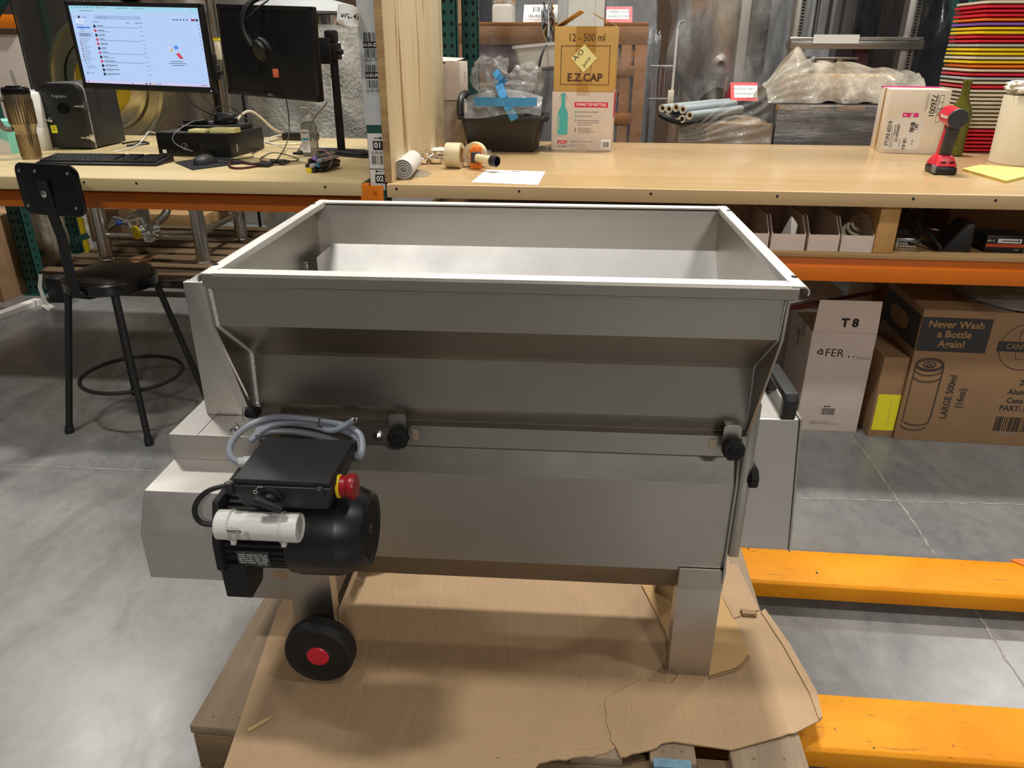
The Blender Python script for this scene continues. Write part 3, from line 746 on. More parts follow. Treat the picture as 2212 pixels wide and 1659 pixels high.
for k in range(16):
    a = 2*PI*k/16; mb.box(-.231, -.224, -.001, .001, .0197, .0212, 'red', 0, Matrix.Translation((0, -.408, .766)) @ Matrix.Rotation(a, 4, 'X'))
mb.build('emergency_stop', cb_, label='red mushroom stop button')
# leads
MB().tube([(-.412, -.425, .772), (-.44, -.432, .772), (-.462, -.44, .765), (-.477, -.448, .748), (-.48, -.452, .728), (-.472, -.452, .713), (-.455, -.448, .708), (-.444, -.446, .708)], .0044, 'black', 10, smooth=3).build('capacitor_lead', D)
mb = MB().cyl((-.414, -.358, .775), (-.428, -.362, .776), .011, 'grey_lt', seg=12); mb.cyl((-.428, -.362, .776), (-.436, -.365, .777), .009, 'grey_lt', seg=10)
loop1 = [(-.434, -.364, .777), (-.452, -.358, .783), (-.462, -.335, .793), (-.456, -.300, .802), (-.435, -.275, .810), (-.40, -.268, .817), (-.36, -.270, .817), (-.31, -.272, .813), (-.27, -.275, .808), (-.246, -.285, .800), (-.236, -.305, .79), (-.234, -.325, .778), (-.242, -.318, .764), (-.258, -.29, .765),
         (-.30, -.268, .775), (-.36, -.262, .785), (-.41, -.270, .79), (-.435, -.29, .79), (-.437, -.31, .786), (-.425, -.285, .797), (-.40, -.270, .805), (-.35, -.265, .806), (-.30, -.268, .80), (-.255, -.28, .792), (-.240, -.30, .782), (-.240, -.315, .772)]
mb.tube(loop1, .0058, 'cable_grey', 10, smooth=3)
mb.tube([(-.425, -.300, .792), (-.432, -.285, .797), (-.42, -.268, .800), (-.38, -.262, .803), (-.33, -.267, .800), (-.30, -.280, .797), (-.28, -.285, .806), (-.262, -.282, .818), (-.256, -.284, .823)], .0055, 'cable_grey', 10, smooth=3)
for k in range(3): mb.cyl((-.257+.003*k, -.285, .821), (-.254+.003*k, -.288, .829), .0016, ('white', 'ink', 'grey_lt')[k], seg=6)
mb.tube([(-.318, -.262, .814), (-.318, -.280, .821), (-.318, -.288, .812), (-.318, -.275, .803), (-.318, -.262, .807)], .0012, 'black', 6, True)
mb.build('mains_cable', D, label='coiled grey mains cable')

# ------------------------------------------------------------------ stool
S = thing('shop_stool', 'black steel shop stool with backrest and foot ring before the desk', 'stool', (-1.785, 2.65, 0), R(-10))
mb = MB().lathe([(.150, .575), (.163, .575), (.165, .580), (.165, .612), (.160, .618), (.150, .620)], 'black_gloss', (0, 0, 0), (0, 0, 1), 48); mb.lathe([(0, .585), (.15, .585)], 'black_matt', (0, 0, 0), (0, 0, 1), 48)
mb.build('seat_ring', S)
MB().lathe([(.142, .612), (.148, .617), (.146, .624), (.12, .634), (.07, .642), (0, .645)], plain('black_vinyl', '#151516', .35, 0, .05), (0, 0, 0), (0, 0, 1), 48).build('seat', S, label='padded black vinyl seat')
for sx in (-1, 1):
    for sy in (-1, 1):
        a = Vector((sx*.105, sy*.105, .585)); b = Vector((sx*.185, sy*.185, .03)); mb = MB().cyl(a, b, .0125, 'black_matt', seg=14)
        lg = mb.build('leg', S)
        MB().cyl(b, (b.x+sx*.004, b.y+sy*.004, 0), .0155, 'rubber', .0165, 14).build('foot_cap', lg)
MB().tube([(.19*math.cos(2*PI*k/48), .19*math.sin(2*PI*k/48), .20) for k in range(48)], .0078, 'black_matt', 10, True).build('foot_ring', S)
mb = MB(); sp = [(0, .02, .565), (0, -.10, .563), (0, -.155, .570), (0, -.178, .60), (0, -.182, .70), (0, -.178, .80), (0, -.192, .88), (0, -.205, 1.0)]
for k in range(len(sp)-1):
    a, b = Vector(sp[k]), Vector(sp[k+1]); d = (b-a).normalized(); n = d.cross(X).normalized()*.0035; w0 = .021 if k > 2 else .032
    mb.hexa([a-X*w0-n, a+X*w0-n, a+X*w0+n, a-X*w0+n], [b-X*w0-n, b+X*w0-n, b+X*w0+n, b-X*w0+n], 'black_matt')
mb.build('back_post', S)
def brs(u, v):
    a = (u-.5)*2; b = (v-.5)*2
    return None
mb = MB(); out = []
W_, H_, r0 = .125, .082, .03
for cx, cz, a0 in ((W_-r0, H_-r0, 0), (-W_+r0, H_-r0, 90), (-W_+r0, -H_+r0, 180), (W_-r0, -H_+r0, 270)):
    for k in range(7): a = R(a0+15*k); out.append((cx+r0*math.cos(a), cz+r0*math.sin(a)))
def bent(p, off): return Vector((p[0], -.196-.10*(p[1]+.0)*.1-off+.9*p[0]*p[0], .965+p[1]))
n = len(out); cols = 12
ring_b = [mb.bm.verts.new(bent(p, 0)) for p in out]; ring_f = [mb.bm.verts.new(bent(p, -.014)) for p in out]
i0 = mb.mi('black_gloss')
# fill by horizontal strips so that the curve shows
def fillrow(off, flip):
    xs_ = [-W_+2*W_*k/16 for k in range(17)]
    def hz(x):
        ax = abs(x); return H_ if ax <= W_-r0 else H_-r0+math.sqrt(max(0, r0*r0-(ax-(W_-r0))**2))
    for k in range(16):
        a, b = xs_[k], xs_[k+1]; pts = [bent((a, -hz(a)), off), bent((b, -hz(b)), off), bent((b, hz(b)), off), bent((a, hz(a)), off)]
        pts2 = []
        for p in pts:
            if not any((p-q_).length < 1e-6 for q_ in pts2): pts2.append(p)
        if flip: pts2 = pts2[::-1]
        if len(pts2) > 2: mb.face(pts2, 'black_gloss')
fillrow(0, False); fillrow(-.014, True)
for k in range(n):
    f = mb.bm.faces.new((ring_b[k], ring_f[k], ring_f[(k+1) % n], ring_b[(k+1) % n])); f.material_index = i0
mb.tube([bent(p, -.006) for p in out], .0065, 'black_gloss', 8, True)
bk = mb.build('backrest', S)
for x, z in ((-.104, .062), (.098, .060), (-.104, -.058), (.100, -.056), (-.028, .064)):
    p = bent((x, z), 0); MB().lathe([(.0055, 0), (.005, .002), (0, .003)], 'zinc', tuple(p), (0, -1, 0), 14).build('rivet', bk)
MB().lathe([(.0125, 0), (.012, .003), (.008, .006), (0, .007)], 'zinc', (0, -.207, .955), (0, -1, 0), 20).build('carriage_bolt', bk)
# ------------------------------------------------------------------ benches on rack beams
ZB = .98
def bench(name, x0, x1, y0, y1, top, edge, label, screws):
    t = thing(name, label, 'workbench', ((x0+x1)/2, (y0+y1)/2, 0)); cx, cy = (x0+x1)/2, (y0+y1)/2
    MB().box(x0-cx, x1-cx, y0+.02-cy, y1-cy, ZB-.022, ZB, top, .001).build('worktop', t)
    MB().box(x0-cx, x1-cx, y0-cy, y0+.02-cy, ZB-.046, ZB-.0006, edge, .0015).build('front_edge', t)
    MB().box(x0-cx, x1-cx, y1-.04-cy, y1-cy, ZB-.08, ZB-.022, edge).build('rear_rail', t)
    for x in screws: MB().lathe([(.0045, 0), (.0045, .0012), (.002, .0006), (0, .0004)], 'ink', (x-cx, y0-cy, ZB-.016), (0, -1, 0), 12).build('screw', t)
    return t
BY0, BY1 = 2.625, 3.985
bench('right_workbench', -.675, 2.6, BY0, BY1, 'bench', 'edge', 'long glossy plywood workbench with cartons and totes on it', (-.64, -.21, .24, .66, 1.10, 1.36))
bench('computer_desk', -3.3, -.768, BY0+.015, BY1+.02, 'desk', 'desk', 'pale maple desk holding the monitors and keyboard', (-1.80, -1.60, -.90))
def beam(name, x0, x1, y, z0, z1, label):
    mb = MB().prism([(y, z0), (y, z1-.03), (y+.012, z1-.03), (y+.012, z1), (y+.045, z1), (y+.045, z0)], x0, x1, 'x', 'orange_paint', .0015)
    return tag(mb.build(name), label, 'rack beam', 'orange rack beams')
beam('rack_beam', -3.3, -.775, BY0+.14, .845, .934, 'orange rack beam under the front of the computer desk')
beam('rack_beam', -.675, 2.6, BY0-.002, .676, .757, 'orange rack beam along the shelf under the right workbench')
mb = MB().box(-.775, -.745, BY0+.016, BY0+.05, .82, .975, 'orange_paint', .002).box(-.745, -.69, BY0+.010, BY0+.016, .80, .972, 'orange_paint', .001)
for z in (.955, .925, .86): mb.cyl((-.72, BY0+.010, z), (-.72, BY0+.004, z), .006, 'orange_paint', seg=10)
tag(mb.build('beam_connector'), 'orange beam end bracket bolted to the labelled post', 'bracket')
tag(MB().box(-.675, 2.6, BY0, BY1-.05, .7585, .7735, 'plyedge', .001).build('lower_shelf'), 'raw plywood shelf under the right workbench', 'shelf')
def stud(x, label):
    mb = MB().box(x-.033, x+.033, BY0+.022, BY1-.1, .774, .956, 'pine', .003)
    tag(mb.build('stud_divider'), label, 'wood block')
stud(1.047, 'pine board standing on edge between the white bins and the power supply')
# labelled rack post and plywood screen
t = thing('label_post', 'rack post faced with barcode location labels between the desk and the bench', 'rack post', (-.716, 2.72, 0))
MB().box(-.027, .027, -.055, .03, 0, 2.6, 'green_paint', .002).build('post', t)
mb = MB(); n = (0, -1, 0); yf = -.0562
def lz(py): return at(805, py, y=2.665).z
mb.box(-.030, .027, -.0562, -.0552, lz(270), 2.6, 'grey_post')
mb.build('label_strip', t)
mb = MB()
def lab(txt, py, inv, h=.030):
    o = Vector((.006, yf-.0006, lz(py)))
    if inv: mb.patch(o, X, Z, .046, .020, 'ink'); mb.text(txt, o-Y*.0004, X, Z, .014, 'paper', bold=.0003)
    else: mb.patch(o, X, Z, .046, .020, 'grey_post'); mb.text(txt, o-Y*.0004, X, Z, .0145, 'ink', bold=.0003)
def bc(py0, py1, sd): 
    z0, z1 = lz(py1), lz(py0); mb.bars(Vector((.006, yf-.0006, (z0+z1)/2)), X, Z, .040, z1-z0, 'ink', 12, sd)
bc(70, 90, 1); lab('U-31-Z', 97, True); bc(106, 125, 2); lab('U-31-T', 130, False); bc(140, 158, 3); lab('U-31-M', 163, True); bc(173, 191, 4); lab('U-31-G', 196, False)
mb.build('labels', t)
mb = MB()
for a, b in ((288, 364), (366, 410)):
    mb.patch((.001, yf, (lz(a)+lz(b))/2), X, Z, .052, lz(a)-lz(b), 'white_matt')
for py, s, tx in ((298, 1, '01'), (370, -1, '02')):
    o = Vector((.010, yf-.0005, lz(py))); mb.patch(o, X, Z, .026, .0022, 'ink'); mb.face([o+X*s*.016, o+X*s*.008+Z*.006, o+X*s*.008-Z*.006][::(1 if s < 0 else -1)], 'ink')
    o = Vector((.010, yf-.0005, lz(py+16))); mb.patch(o, X, Z, .034, .030, 'ink'); mb.text(tx, o-Y*.0004, X, Z, .026, 'paper', bold=.0006)
mb.text('U-33-A', Vector((.004, yf-.0005, lz(330))), X, Z, .0135, 'ink', bold=.0002)
mb.bars(Vector((.006, yf-.0006, lz(345))), X, Z, .040, .030, 'ink', 10, 9)
mb.build('bay_labels', t)
mb = MB().box(-.022, .004, BY0-2.72+.028, 3.76-2.72, ZB+.0006, 2.6, 'ply', .001)
mb.box(-.0225, -.0222, BY0-2.72+.03, 3.758-2.72, ZB+.002, 2.6, 'plyedge')
mb.box(-.0215, .0035, BY0-2.72+.0270, BY0-2.72+.0282, ZB+.001, 2.6, 'plyedge')
tag(mb.build('plywood_screen', None, (-.664, 2.72, 0)), 'tall knotty plywood panel standing upright between desk and bench', 'panel')
# roll of label tape hung on the post
mb = MB(); c = (-.765, 2.63, 1.508)
mb.lathe([(.034, -.024), (.036, -.024), (.036, .024), (.034, .024), (.034, -.024)], 'paper', c, (.12, .25, 1), 36)
for k, ch in enumerate('KG-45'):
    a = R(-100+19*k); p = Vector(c)+Vector((.0385*math.cos(a), .0385*math.sin(a), -.004)); mb.text(ch, p, (-math.sin(a), math.cos(a), 0), Z, .023, 'ink', bold=.0003)
tag(mb.build('paper_ring'), 'paper ring with handwritten letters stuck on the labelled post', 'paper roll')

# ------------------------------------------------------------------ printed helpers for cartons (front face towards -y)
def carton(name, label, loc, rz, w, d, h, m, cat='box', tape=None, group=None, b=.002):
    t = thing(name, label, cat, loc, rz, group)
    MB().box(-w/2, w/2, -d/2, d/2, 0, h, m, b).build('body', t)
    if tape: 
        mb = MB().box(-tape/2, tape/2, -d/2-.0006, d/2+.0006, h-.0005, h+.0006, 'tape').box(-tape/2, tape/2, -d/2-.0006, -d/2, h*.86, h, 'tape').box(-tape/2, tape/2, -d/2-.0006, -d/2, 0, h*.12, 'tape')
        mb.build('tape', t)
    return t
def front(t, w, d, h): return Vector((0, -d/2-.0007, 0))
def lines(mb, o, w, n, gap, m='ink_grey', th=.0022, sd=1, xd=X, up=Z):
    q = random.Random(sd)
    for k in range(n):
        ww = w*q.uniform(.6, 1); mb.patch(o, xd, up, ww, th, m, (ww-w)/2, -gap*k)

# EZ cap carton on the swing top bottle box
p = at(1195, 324, z=ZB); q_ = at(1323, 328, z=ZB); w = (q_-p).length*1.0
bx = (p+q_)/2; rz = math.atan2(q_.y-p.y, q_.x-p.x)*.5
hB = .2545
t = carton('bottle_carton', 'white printed swing top bottle carton, lower of the two on the bench', (bx.x, bx.y+.13, ZB), rz, .277, .26, hB, 'card_w2')
mb = MB(); y = -.1307; F = lambda x, z: Vector((x, y, z))
bp = [(-.020, 0), (.020, 0), (.0235, .006), (.0235, .085), (.021, .098), (.010, .122), (.0085, .160), (.0085, .176)]
ox, oz = -.088, .070
sil = [(ox+a, oz+b_) for a, b_ in bp]+[(ox-a, oz+b_) for a, b_ in bp[::-1] if a > 0]
sil = [(ox-.020, oz)]+[(ox+a, oz+b_) for a, b_ in bp[1:]]+[(ox-a, oz+b_) for a, b_ in bp[::-1][:-1]]
mb.face([F(a, b_) for a, b_ in sil], 'green_ink'); mb.patch(F(ox-.017, oz+.05)-Y*.0004, X, Z, .003, .06, 'card_w2')
mb.tube([F(ox-.014, oz+.150), F(ox-.016, oz+.165), F(ox-.008, oz+.178), F(ox+.008, oz+.178), F(ox+.016, oz+.165), F(ox+.014, oz+.150)], .0008, 'ink_grey', 5)
mb.patch(F(.039, .201), X, Z, .150, .022, 'ink_red'); mb.text('SWING TOP BOTTLES', F(.039, .201)-Y*.0004, X, Z, .0165, 'paper', bold=.0004, squeeze=.82)
for k, (zz, n) in enumerate(((.170, 1), (.152, 1), (.133, 3))):
    mb.tube([F(-.029+.0045*math.cos(a), zz+.0045*math.sin(a)) for a in [2*PI*i/12 for i in range(12)]], .0009, 'green_ink', 4, True)
    lines(mb, F(.030, zz), .10, n, .009, 'ink_grey', .003, k)
mb.patch(F(-.029, .092), X, Z, .006, .020, 'ink_grey'); lines(mb, F(.025, .100), .085, 4, .007, 'ink_grey', .0025, 7)
mb.patch(F(0, .030)+Y*.0003, X, Z, .274, .056, plain('carton_foot_print', '#cfc0b4', .7))
mb.text('POP', F(-.088, .036), X, Z, .024, 'ink_red', bold=.0008); mb.text('CULTURES', F(-.088, .019), X, Z, .0085, 'ink', bold=.0002); mb.patch(F(-.062, .032), X, Z, .0012, .032, 'ink_grey')
mb.text('AMBER GLASS BOTTLES', F(-.052, .040), X, Z, .0098, 'ink_grey', 'LEFT', .0002); mb.text('SET OF 12 / PIECE', F(-.052, .024), X, Z, .0098, 'ink_grey', 'LEFT', .0002)
mb.patch(F(.113, .033)-Y*.0002, X, Z, .040, .040, 'paper'); mb.bars(F(.113, .030)-Y*.0005, X, Z, .030, .024, 'ink', 10, 3)
mb.patch(F(.0, .247), X, Z, .06, .014, plain('clear_tape_mark', '#cdb89c', .3)); mb.patch(F(.0, .012)-Y*.0003, X, Z, .052, .024, plain('clear_tape_mark2', '#c9b6a2', .3))
mb.box(.1386, .1392, -.10, .12, .14, .25, 'ink_red')
mb.build('print', t)
hE = .268; wE = .272
t = carton('bottle_cap_carton', 'brown E.Z.CAP carton with raised flaps, upper of the two on the bench', (bx.x+.002, bx.y+.125, ZB+hB+.0006), rz, wE, .25, hE-.002, 'card_e', None)
mb = MB(); y = -.1270
mb.text('12 - 500 ml', F(.005, .220), X, Z, .044, 'ink_brown', squeeze=.80)
for a, b_, cw, ch in ((.002, .188, .216, .0022), (.002, .030, .216, .0022), (-.105, .109, .0022, .16), (.109, .109, .0022, .16)): mb.patch(F(a, b_), X, Z, cw, ch, 'ink_brown')
mb.text('E.Z.CAP', F(.002, .058), X, Z, .046, 'ink_brown', bold=.0009, squeeze=.98)
for s in (-1, 1): mb.tube([F(.004+s*.012, .13), F(.004+s*.028, .105), F(.004+s*.02, .08), F(.004+s*.024, .045), F(.004+s*.03, .034)], .0007, 'ink_brown', 4, smooth=1)
mb.build('print', t)
MB().box(-.042, .046, -.1262, -.1254, .16, .266, 'tape').build('tape', t); MB().box(-.030, .020, -.1262, -.1254, 0, .058, 'tape').build('tape', t)
for s in (-1, 1):
    x0 = s*wE/2; xi = s*.028 if s < 0 else s*.026; dz = .064 if s < 0 else .052
    MB().plate([(x0, -.123, .2665), (x0, .12, .2665), (xi, .12, .2665+dz), (xi, -.123, .2665+dz)], (s*-dz, 0, abs(x0-xi)*-1), .003, 'card_e').build('flap', t)
mb = MB().plate([(-.004, -.1275, .195), (.054, -.1275, .138), (-.004, -.1275, .080), (-.060, -.1275, .138)], (0, -1, 0), .0006, 'note')
nn = mb.build('sticky_note', t, label='pale yellow sticky note with pen writing')
mb = MB(); o = Vector((-.020, -.1284, .142)); d1 = Vector((1, 0, .9)).normalized(); u1 = Vector((-.9, 0, 1)).normalized()
mb.text('A/O', o+u1*.012, d1, u1, .030, 'ink', bold=.0002); mb.text('Jamie', o+Vector((.028, 0, -.018)), Vector((.75, 0, 1)), Vector((-1, 0, .75)), .022, 'ink', bold=.0001)
mb.build('handwriting', nn)

# white cartons behind the screen
p = at(968, 313, z=ZB); t = carton('white_carton', 'plain pinkish white carton standing on the bench beside the plywood panel', (p.x+.012, 3.875, ZB), 0, .145, .16, .205, plain('pinkish_card', '#c2b2a8', .75))
zz = at(960, 244, y=p.y).z
t = carton('white_carton', 'white carton with slightly lifted lid, stacked on the pinkish carton', (p.x-.008, 3.872, ZB+.2055), R(-3), .160, .19, .168, 'card_w2')
mb = MB().plate([(-.08, -.095, .1685), (.06, -.095, .1685), (.065, .095, .18), (-.06, .095, .185)], Z, .002, 'card_w2'); mb.box(-.078, .01, -.0958, -.0952, .16, .1665, 'ink'); mb.build('lid_flap', t)
mb = MB(); lines(mb, Vector((.0807, .03, .12)), .05, 4, .012, 'ink_grey', .003, 4, Y, Z); mb.build('print', t)

# black tote with a bag
pl_, pr_ = at(1003, 328, z=ZB), at(1163, 333, z=ZB)
cx = (pl_.x+pr_.x)/2; ty = (pl_.y+pr_.y)/2
t = thing('black_tote', 'open black plastic tote on the bench holding a taped plastic bundle', 'tote', (cx, ty+.16, ZB), R(-3))
mb = MB(); h = .155; bt = .148; tp = .185; db = .12; dt = .155
def rring(w, d, r, n=6):
    o = []
    for sx, sy, a0 in ((1, 1, 0), (-1, 1, 90), (-1, -1, 180), (1, -1, 270)):
        for k in range(n+1): a = R(a0+90*k/n); o.append((sx*(w-r)+r*math.cos(a), sy*(d-r)+r*math.sin(a)))
    return o
def rings(mb, seq, m):
    i = mb.mi(m); prev = None
    for w, d, r, z in seq:
        cur = [mb.bm.verts.new((x, y, z)) for x, y in rring(w, d, r)]
        if prev:
            for k in range(len(cur)): f = mb.bm.faces.new((prev[k], prev[(k+1) % len(cur)], cur[(k+1) % len(cur)], cur[k])); f.material_index = i
        else: f = mb.bm.faces.new(cur[::-1]); f.material_index = i
        prev = cur
    return prev
l_ = rings(mb, [(bt, db, .03, 0), (bt+.006, db+.006, .03, .008), (tp-.006, dt-.006, .03, h-.018), (tp+.008, dt+.008, .03, h-.016), (tp+.010, dt+.010, .03, h-.002), (tp+.006, dt+.006, .03, h), (tp-.008, dt-.008, .03, h-.004), (bt, db, .03, .006)], 'black')
f = mb.bm.faces.new(l_); f.material_index = 0
mb.build('tub', t, ang=50)
mb = MB().tube([(-.188, -.10, h-.002), (-.192, -.08, h+.055), (-.188, -.03, h+.085), (-.18, .03, h+.085), (-.18, .08, h+.05), (-.18, .10, h+.0)], .016, 'black', 10, smooth=2)
mb.box(.178, .205, -.05, .05, h-.03, h-.006, 'black', .006); mb.build('carry_handle', t)
bc_ = (cx+.015, ty+.16, ZB+.19)
t = thing('plastic_bundle', 'crumpled clear plastic bundle tied with blue tape in the black tote', 'bundle', bc_, R(-2))
mb = MB().lump((0, 0, .0), (.25, .16, .21), 'bag', .16, 1.7, 3, .45, 20); mb.lump((-.085, .02, .125), (.14, .13, .15), 'bag', .4, 1.6, 8, .7, 12); mb.lump((.080, .02, .105), (.13, .13, .13), 'bag', .35, 1.6, 5, .7, 12)
mb.surf(lambda u, v: Vector((-.17+.34*u, -.085-.105*v**.6+.006*math.sin(u*17), .045-.075*v+.03*(1-v)*math.sin(u*PI)-.012*math.sin(u*5+1)*v)), 26, 10, 'bag')
mb.build('bag', t, ang=60)
MB().lump((0, .01, -.01), (.27, .16, .16), plain('bagged_grey_parts', '#5d5f60', .5, 0, .3, 20), .3, 3, 6, .5, 10).build('bagged_parts', t)
def band(a, b, w, name):
    mb = MB(); a = Vector(a); b = Vector(b); d = (b-a).normalized(); s = d.cross(Y).normalized()*w/2; n = 10; q = random.Random(1); L = []
    for k in range(n+1):
        f_ = k/n; p = a+(b-a)*f_; p.y -= .035*math.sin(f_*PI)+.004*math.sin(k*2.1); L.append((p-s, p+s))
    for k in range(n): mb.plate([L[k][0], L[k+1][0], L[k+1][1], L[k][1]], (0, -1, 0), .0012, 'tape_blue')
    mb.build(name, t)
band((-.03, -.095, .105), (.055, -.175, -.045), .036, 'blue_tape'); band((-.13, -.150, .028), (.15, -.148, .028), .036, 'blue_tape'); band((-.05, -.05, .15), (.0, -.09, .10), .032, 'blue_tape')

# small goods at the left end of the bench
a, b = at(852, 388, z=ZB), at(893, 345, z=ZB)
d = (b-a); d.z = 0
t = thing('plastic_film_roll', 'roll of white plastic film lying on the bench at the plywood panel', 'roll', (a.x+.034, a.y, ZB), math.atan2(d.y, d.x)-PI/2)
mb = MB(); L_ = .25; r0 = .036
sp = []
for k in range(70):
    th = k*.32; rr = .008+.028*k/69; sp.append((rr*math.cos(th), r0+rr*math.sin(th)))
mb.lathe([(.034, 0), (.0362, .002), (.036, L_), (.03, L_+.003), (0, L_+.003)], 'white_matt', (0, 0, r0), (0, 1, 0), 36)
mb.lathe([(0, 0), (.034, 0)], 'grey_mid', (0, 0, r0), (0, 1, 0), 36)
mb.tube([(x, -.0005, z) for x, z in sp], .0013, 'white', 5); mb.build('roll', t)
mb = MB().plate([(.0, .06, 0.0005), (.075, .05, .0005), (.085, .16, .0005), (.03, .25, .0005), (.0, .25, .0005)], Z, .001, 'bag'); mb.build('loose_end', t)
def fitting(px, py, rz, label, k=1, tip=False):
    p = at(px, py, z=ZB); t = thing('pipe_fitting', label, 'pipe fitting', (p.x, p.y, ZB), rz, 'stainless fittings')
    mb = MB().lathe([(0, 0), (.018*k, 0), (.026*k, .004), (.030*k, .014), (.031*k, .022), (.027*k, .024), (.026*k, .022), (.012*k, .022), (.009*k, .024), (.009*k, .046*k), (.0075*k, .046*k), (.0075*k, .02)], 'chrome', (0, 0, 0), (0, 0, 1), 30); mb.build('cup', t)
    mb = MB().lathe([(.0, 0), (.007, 0), (.0075, .012), (.004, .02), (.004, .034), (.006, .036), (.006, .04), (0, .04)], 'zinc', (.028*k, -.004, .014), (.8, -.2, .35), 14); mb.build('swing_bolt', t)
fitting(941, 353, 0, 'stainless clamp fitting beside the tan tape roll'); fitting(913, 354, 1.2, 'stainless clamp fitting against the end of the film roll', .85); fitting(922, 344, 2.4, 'stainless clamp fitting behind the other two', .8)
p = at(955, 335, z=ZB)
MBx = MB().lump((0, 0, .0125), (.15, .10, .025), 'cloth', .25, 3, 5, .35, 10)
tag(MBx.build('folded_towel', None, (p.x, p.y+.03, ZB), (0, 0, .1), 60), 'folded white shop towel behind the tape rolls', 'towel')
# tape rolls and gun
p = at(995, 366, z=ZB); ZT = Vector((p.x, p.y+.04, ZB))
t = thing('tape_roll', 'tan packing tape roll standing on its rim beside the orange tape gun', 'tape roll', ZT-Vector((.030, 0, 0)), R(84))
mb = MB().lathe([(.032, -.030), (.048, -.030), (.048, .030), (.032, .030), (.032, -.030)], 'skin_tape', (0, 0, .048), (0, 1, 0), 40); mb.build('tape', t)
MB().lathe([(.0305, -.0305), (.032, -.0305), (.032, .0305), (.0305, .0305), (.0305, -.0305)], 'card', (0, 0, .048), (0, 1, 0), 40).build('core', t)
p = at(1026, 366, z=ZB)
t = thing('tape_gun', 'orange packing tape gun with black handle lying on the bench', 'tape dispenser', (p.x, p.y+.02, ZB), R(8))
mb = MB().prism([(-.020, .0), (.024, .0), (.026, .03), (.024, .085), (-.010, .088), (-.022, .07)], -.018, .030, 'y', 'orange', .005); mb.build('frame', t)
MB().box(-.018, .022, -.034, -.018, .026, .066, 'grey_dark', .004).build('thumb_plate', t)
MB().tube([(.008, -.03, .045), (.03, -.055, .044), (.062, -.085, .042)], .0165, 'skin_tape', 14, smooth=1).build('handle', t)
MB().lathe([(0, .004), (.014, .004), (.0165, 0), (.021, .0), (.021, .025), (.017, .028), (.017, .01)], 'black', (.062, -.086, .042), (.72, -.69, -.03), 24).build('handle_end', t)
MB().plate([(.024, -.01, .03), (.060, -.012, .02), (.062, .02, .02), (.026, .02, .03), ], (0, .2, 1), .001, 'bag').plate([(.03, .02, .028), (.062, .02, .022), (.062, .022, .068), (.03, .022, .072)], (0, -1, 0), .001, 'bag').build('tape_tail', t)
MB().lathe([(.030, -.022), (.046, -.022), (.046, .022), (.030, .022), (.030, -.022)], 'skin_tape', (-.002, .055, .048), (.25, .97, 0), 36).build('tape', t)
# paper form
c4 = [at(1018, 394, z=ZB), at(1162, 400, z=ZB), at(1178, 371, z=ZB), at(1051, 367, z=ZB)]
c0 = sum(c4, Vector())/4; T0 = Vector((c0.x, c0.y, ZB+.0004))
t = thing('paper_form', 'white printed paper form lying on the front of the bench', 'paper', T0)
MB().plate([(p.x-T0.x, p.y-T0.y, 0) for p in c4], Z, .0006, 'paper').build('sheet', t)
mb = MB(); 
def bil(u, v): p = c4[0]*(1-u)*(1-v)+c4[1]*u*(1-v)+c4[2]*u*v+c4[3]*(1-u)*v; return Vector((p.x-T0.x, p.y-T0.y, .0011))
def rule(u0, v0, u1, v1, m='ink_grey'): mb.face([bil(u0, v0), bil(u1, v0), bil(u1, v1), bil(u0, v1)], m)
for v in (.12, .22, .32, .42, .52, .60, .68, .72): rule(.12 if v > .5 else .05, v, .93, v+.006)
for u in (.12, .3, .45, .58, .70, .82): rule(u, .15, u+.004, .62)
rule(.45, .90, .58, .93, 'ink'); rule(.12, .82, .35, .835); rule(.72, .86, .9, .875); rule(.12, .78, .5, .79)
mb.build('print', t)
# ------------------------------------------------------------------ right end of the bench
a, b, c = at(1900, 330, z=ZB), at(2026, 334, z=ZB), at(1857, 313, z=ZB)
rz = math.atan2(b.y-a.y, b.x-a.x); w = (b-a).length; hS = .272; dS = .24
ctr = (a+b)/2+Vector((-math.sin(rz), math.cos(rz), 0))*dS/2
t = carton('mailing_carton', 'battered white mailing carton with store label standing on the bench', (ctr.x, ctr.y, ZB), rz, w, dS, hS, 'card_w')
mb = MB(); y = -dS/2-.0008
mb.text('726001', F(.098, .205), -Z, X, .034, 'ink', bold=.0004, squeeze=.95); lines(mb, F(.116, .21), .07, 2, .006, 'ink_grey', .002, 2, -Z, X); lines(mb, F(.075, .21), .09, 2, .006, 'ink_grey', .002, 3, -Z, X)
for k in range(5): mb.patch(F(.128, .250-.028*k+.0), X, Z, .016, .0016, 'ink')
for x in (.120, .136): mb.patch(F(x, .195), X, Z, .0012, .112, 'ink')
mb.patch(F(-.0, .085), X, Z, .15, .135, 'white_matt'); yy = -.0006
o = lambda x, z: F(x, z)+Y*yy
mb.text('STORE #2218', o(-.062, .085), Z, -X, .0215, 'ink', bold=.0004, squeeze=.85)
for k, x in enumerate((-.049, -.044, -.038)): lines(mb, o(x, .075), .10, 1, .01, 'ink_grey', .0022, k, Z, -X)
mb.text('SO143936667', o(-.024, .088), Z, -X, .0165, 'ink', bold=.0003, squeeze=.8); mb.text('HARD 54', o(-.036, .10), Z, -X, .010, 'ink')
mb.text('149', o(.050, .115), Z, -X, .024, 'ink', bold=.0003, squeeze=.8); mb.bars(o(.032, .115), Z, -X, .045, .018, 'ink', 12, 8); mb.bars(o(.012, .045), Z, -X, .05, .014, 'ink', 12, 5)
lines(mb, o(-.008, .055), .05, 1, .01, 'ink_grey', .003, 4, Z, -X); mb.text('07-02', o(.044, .05), Z, -X, .010, 'ink')
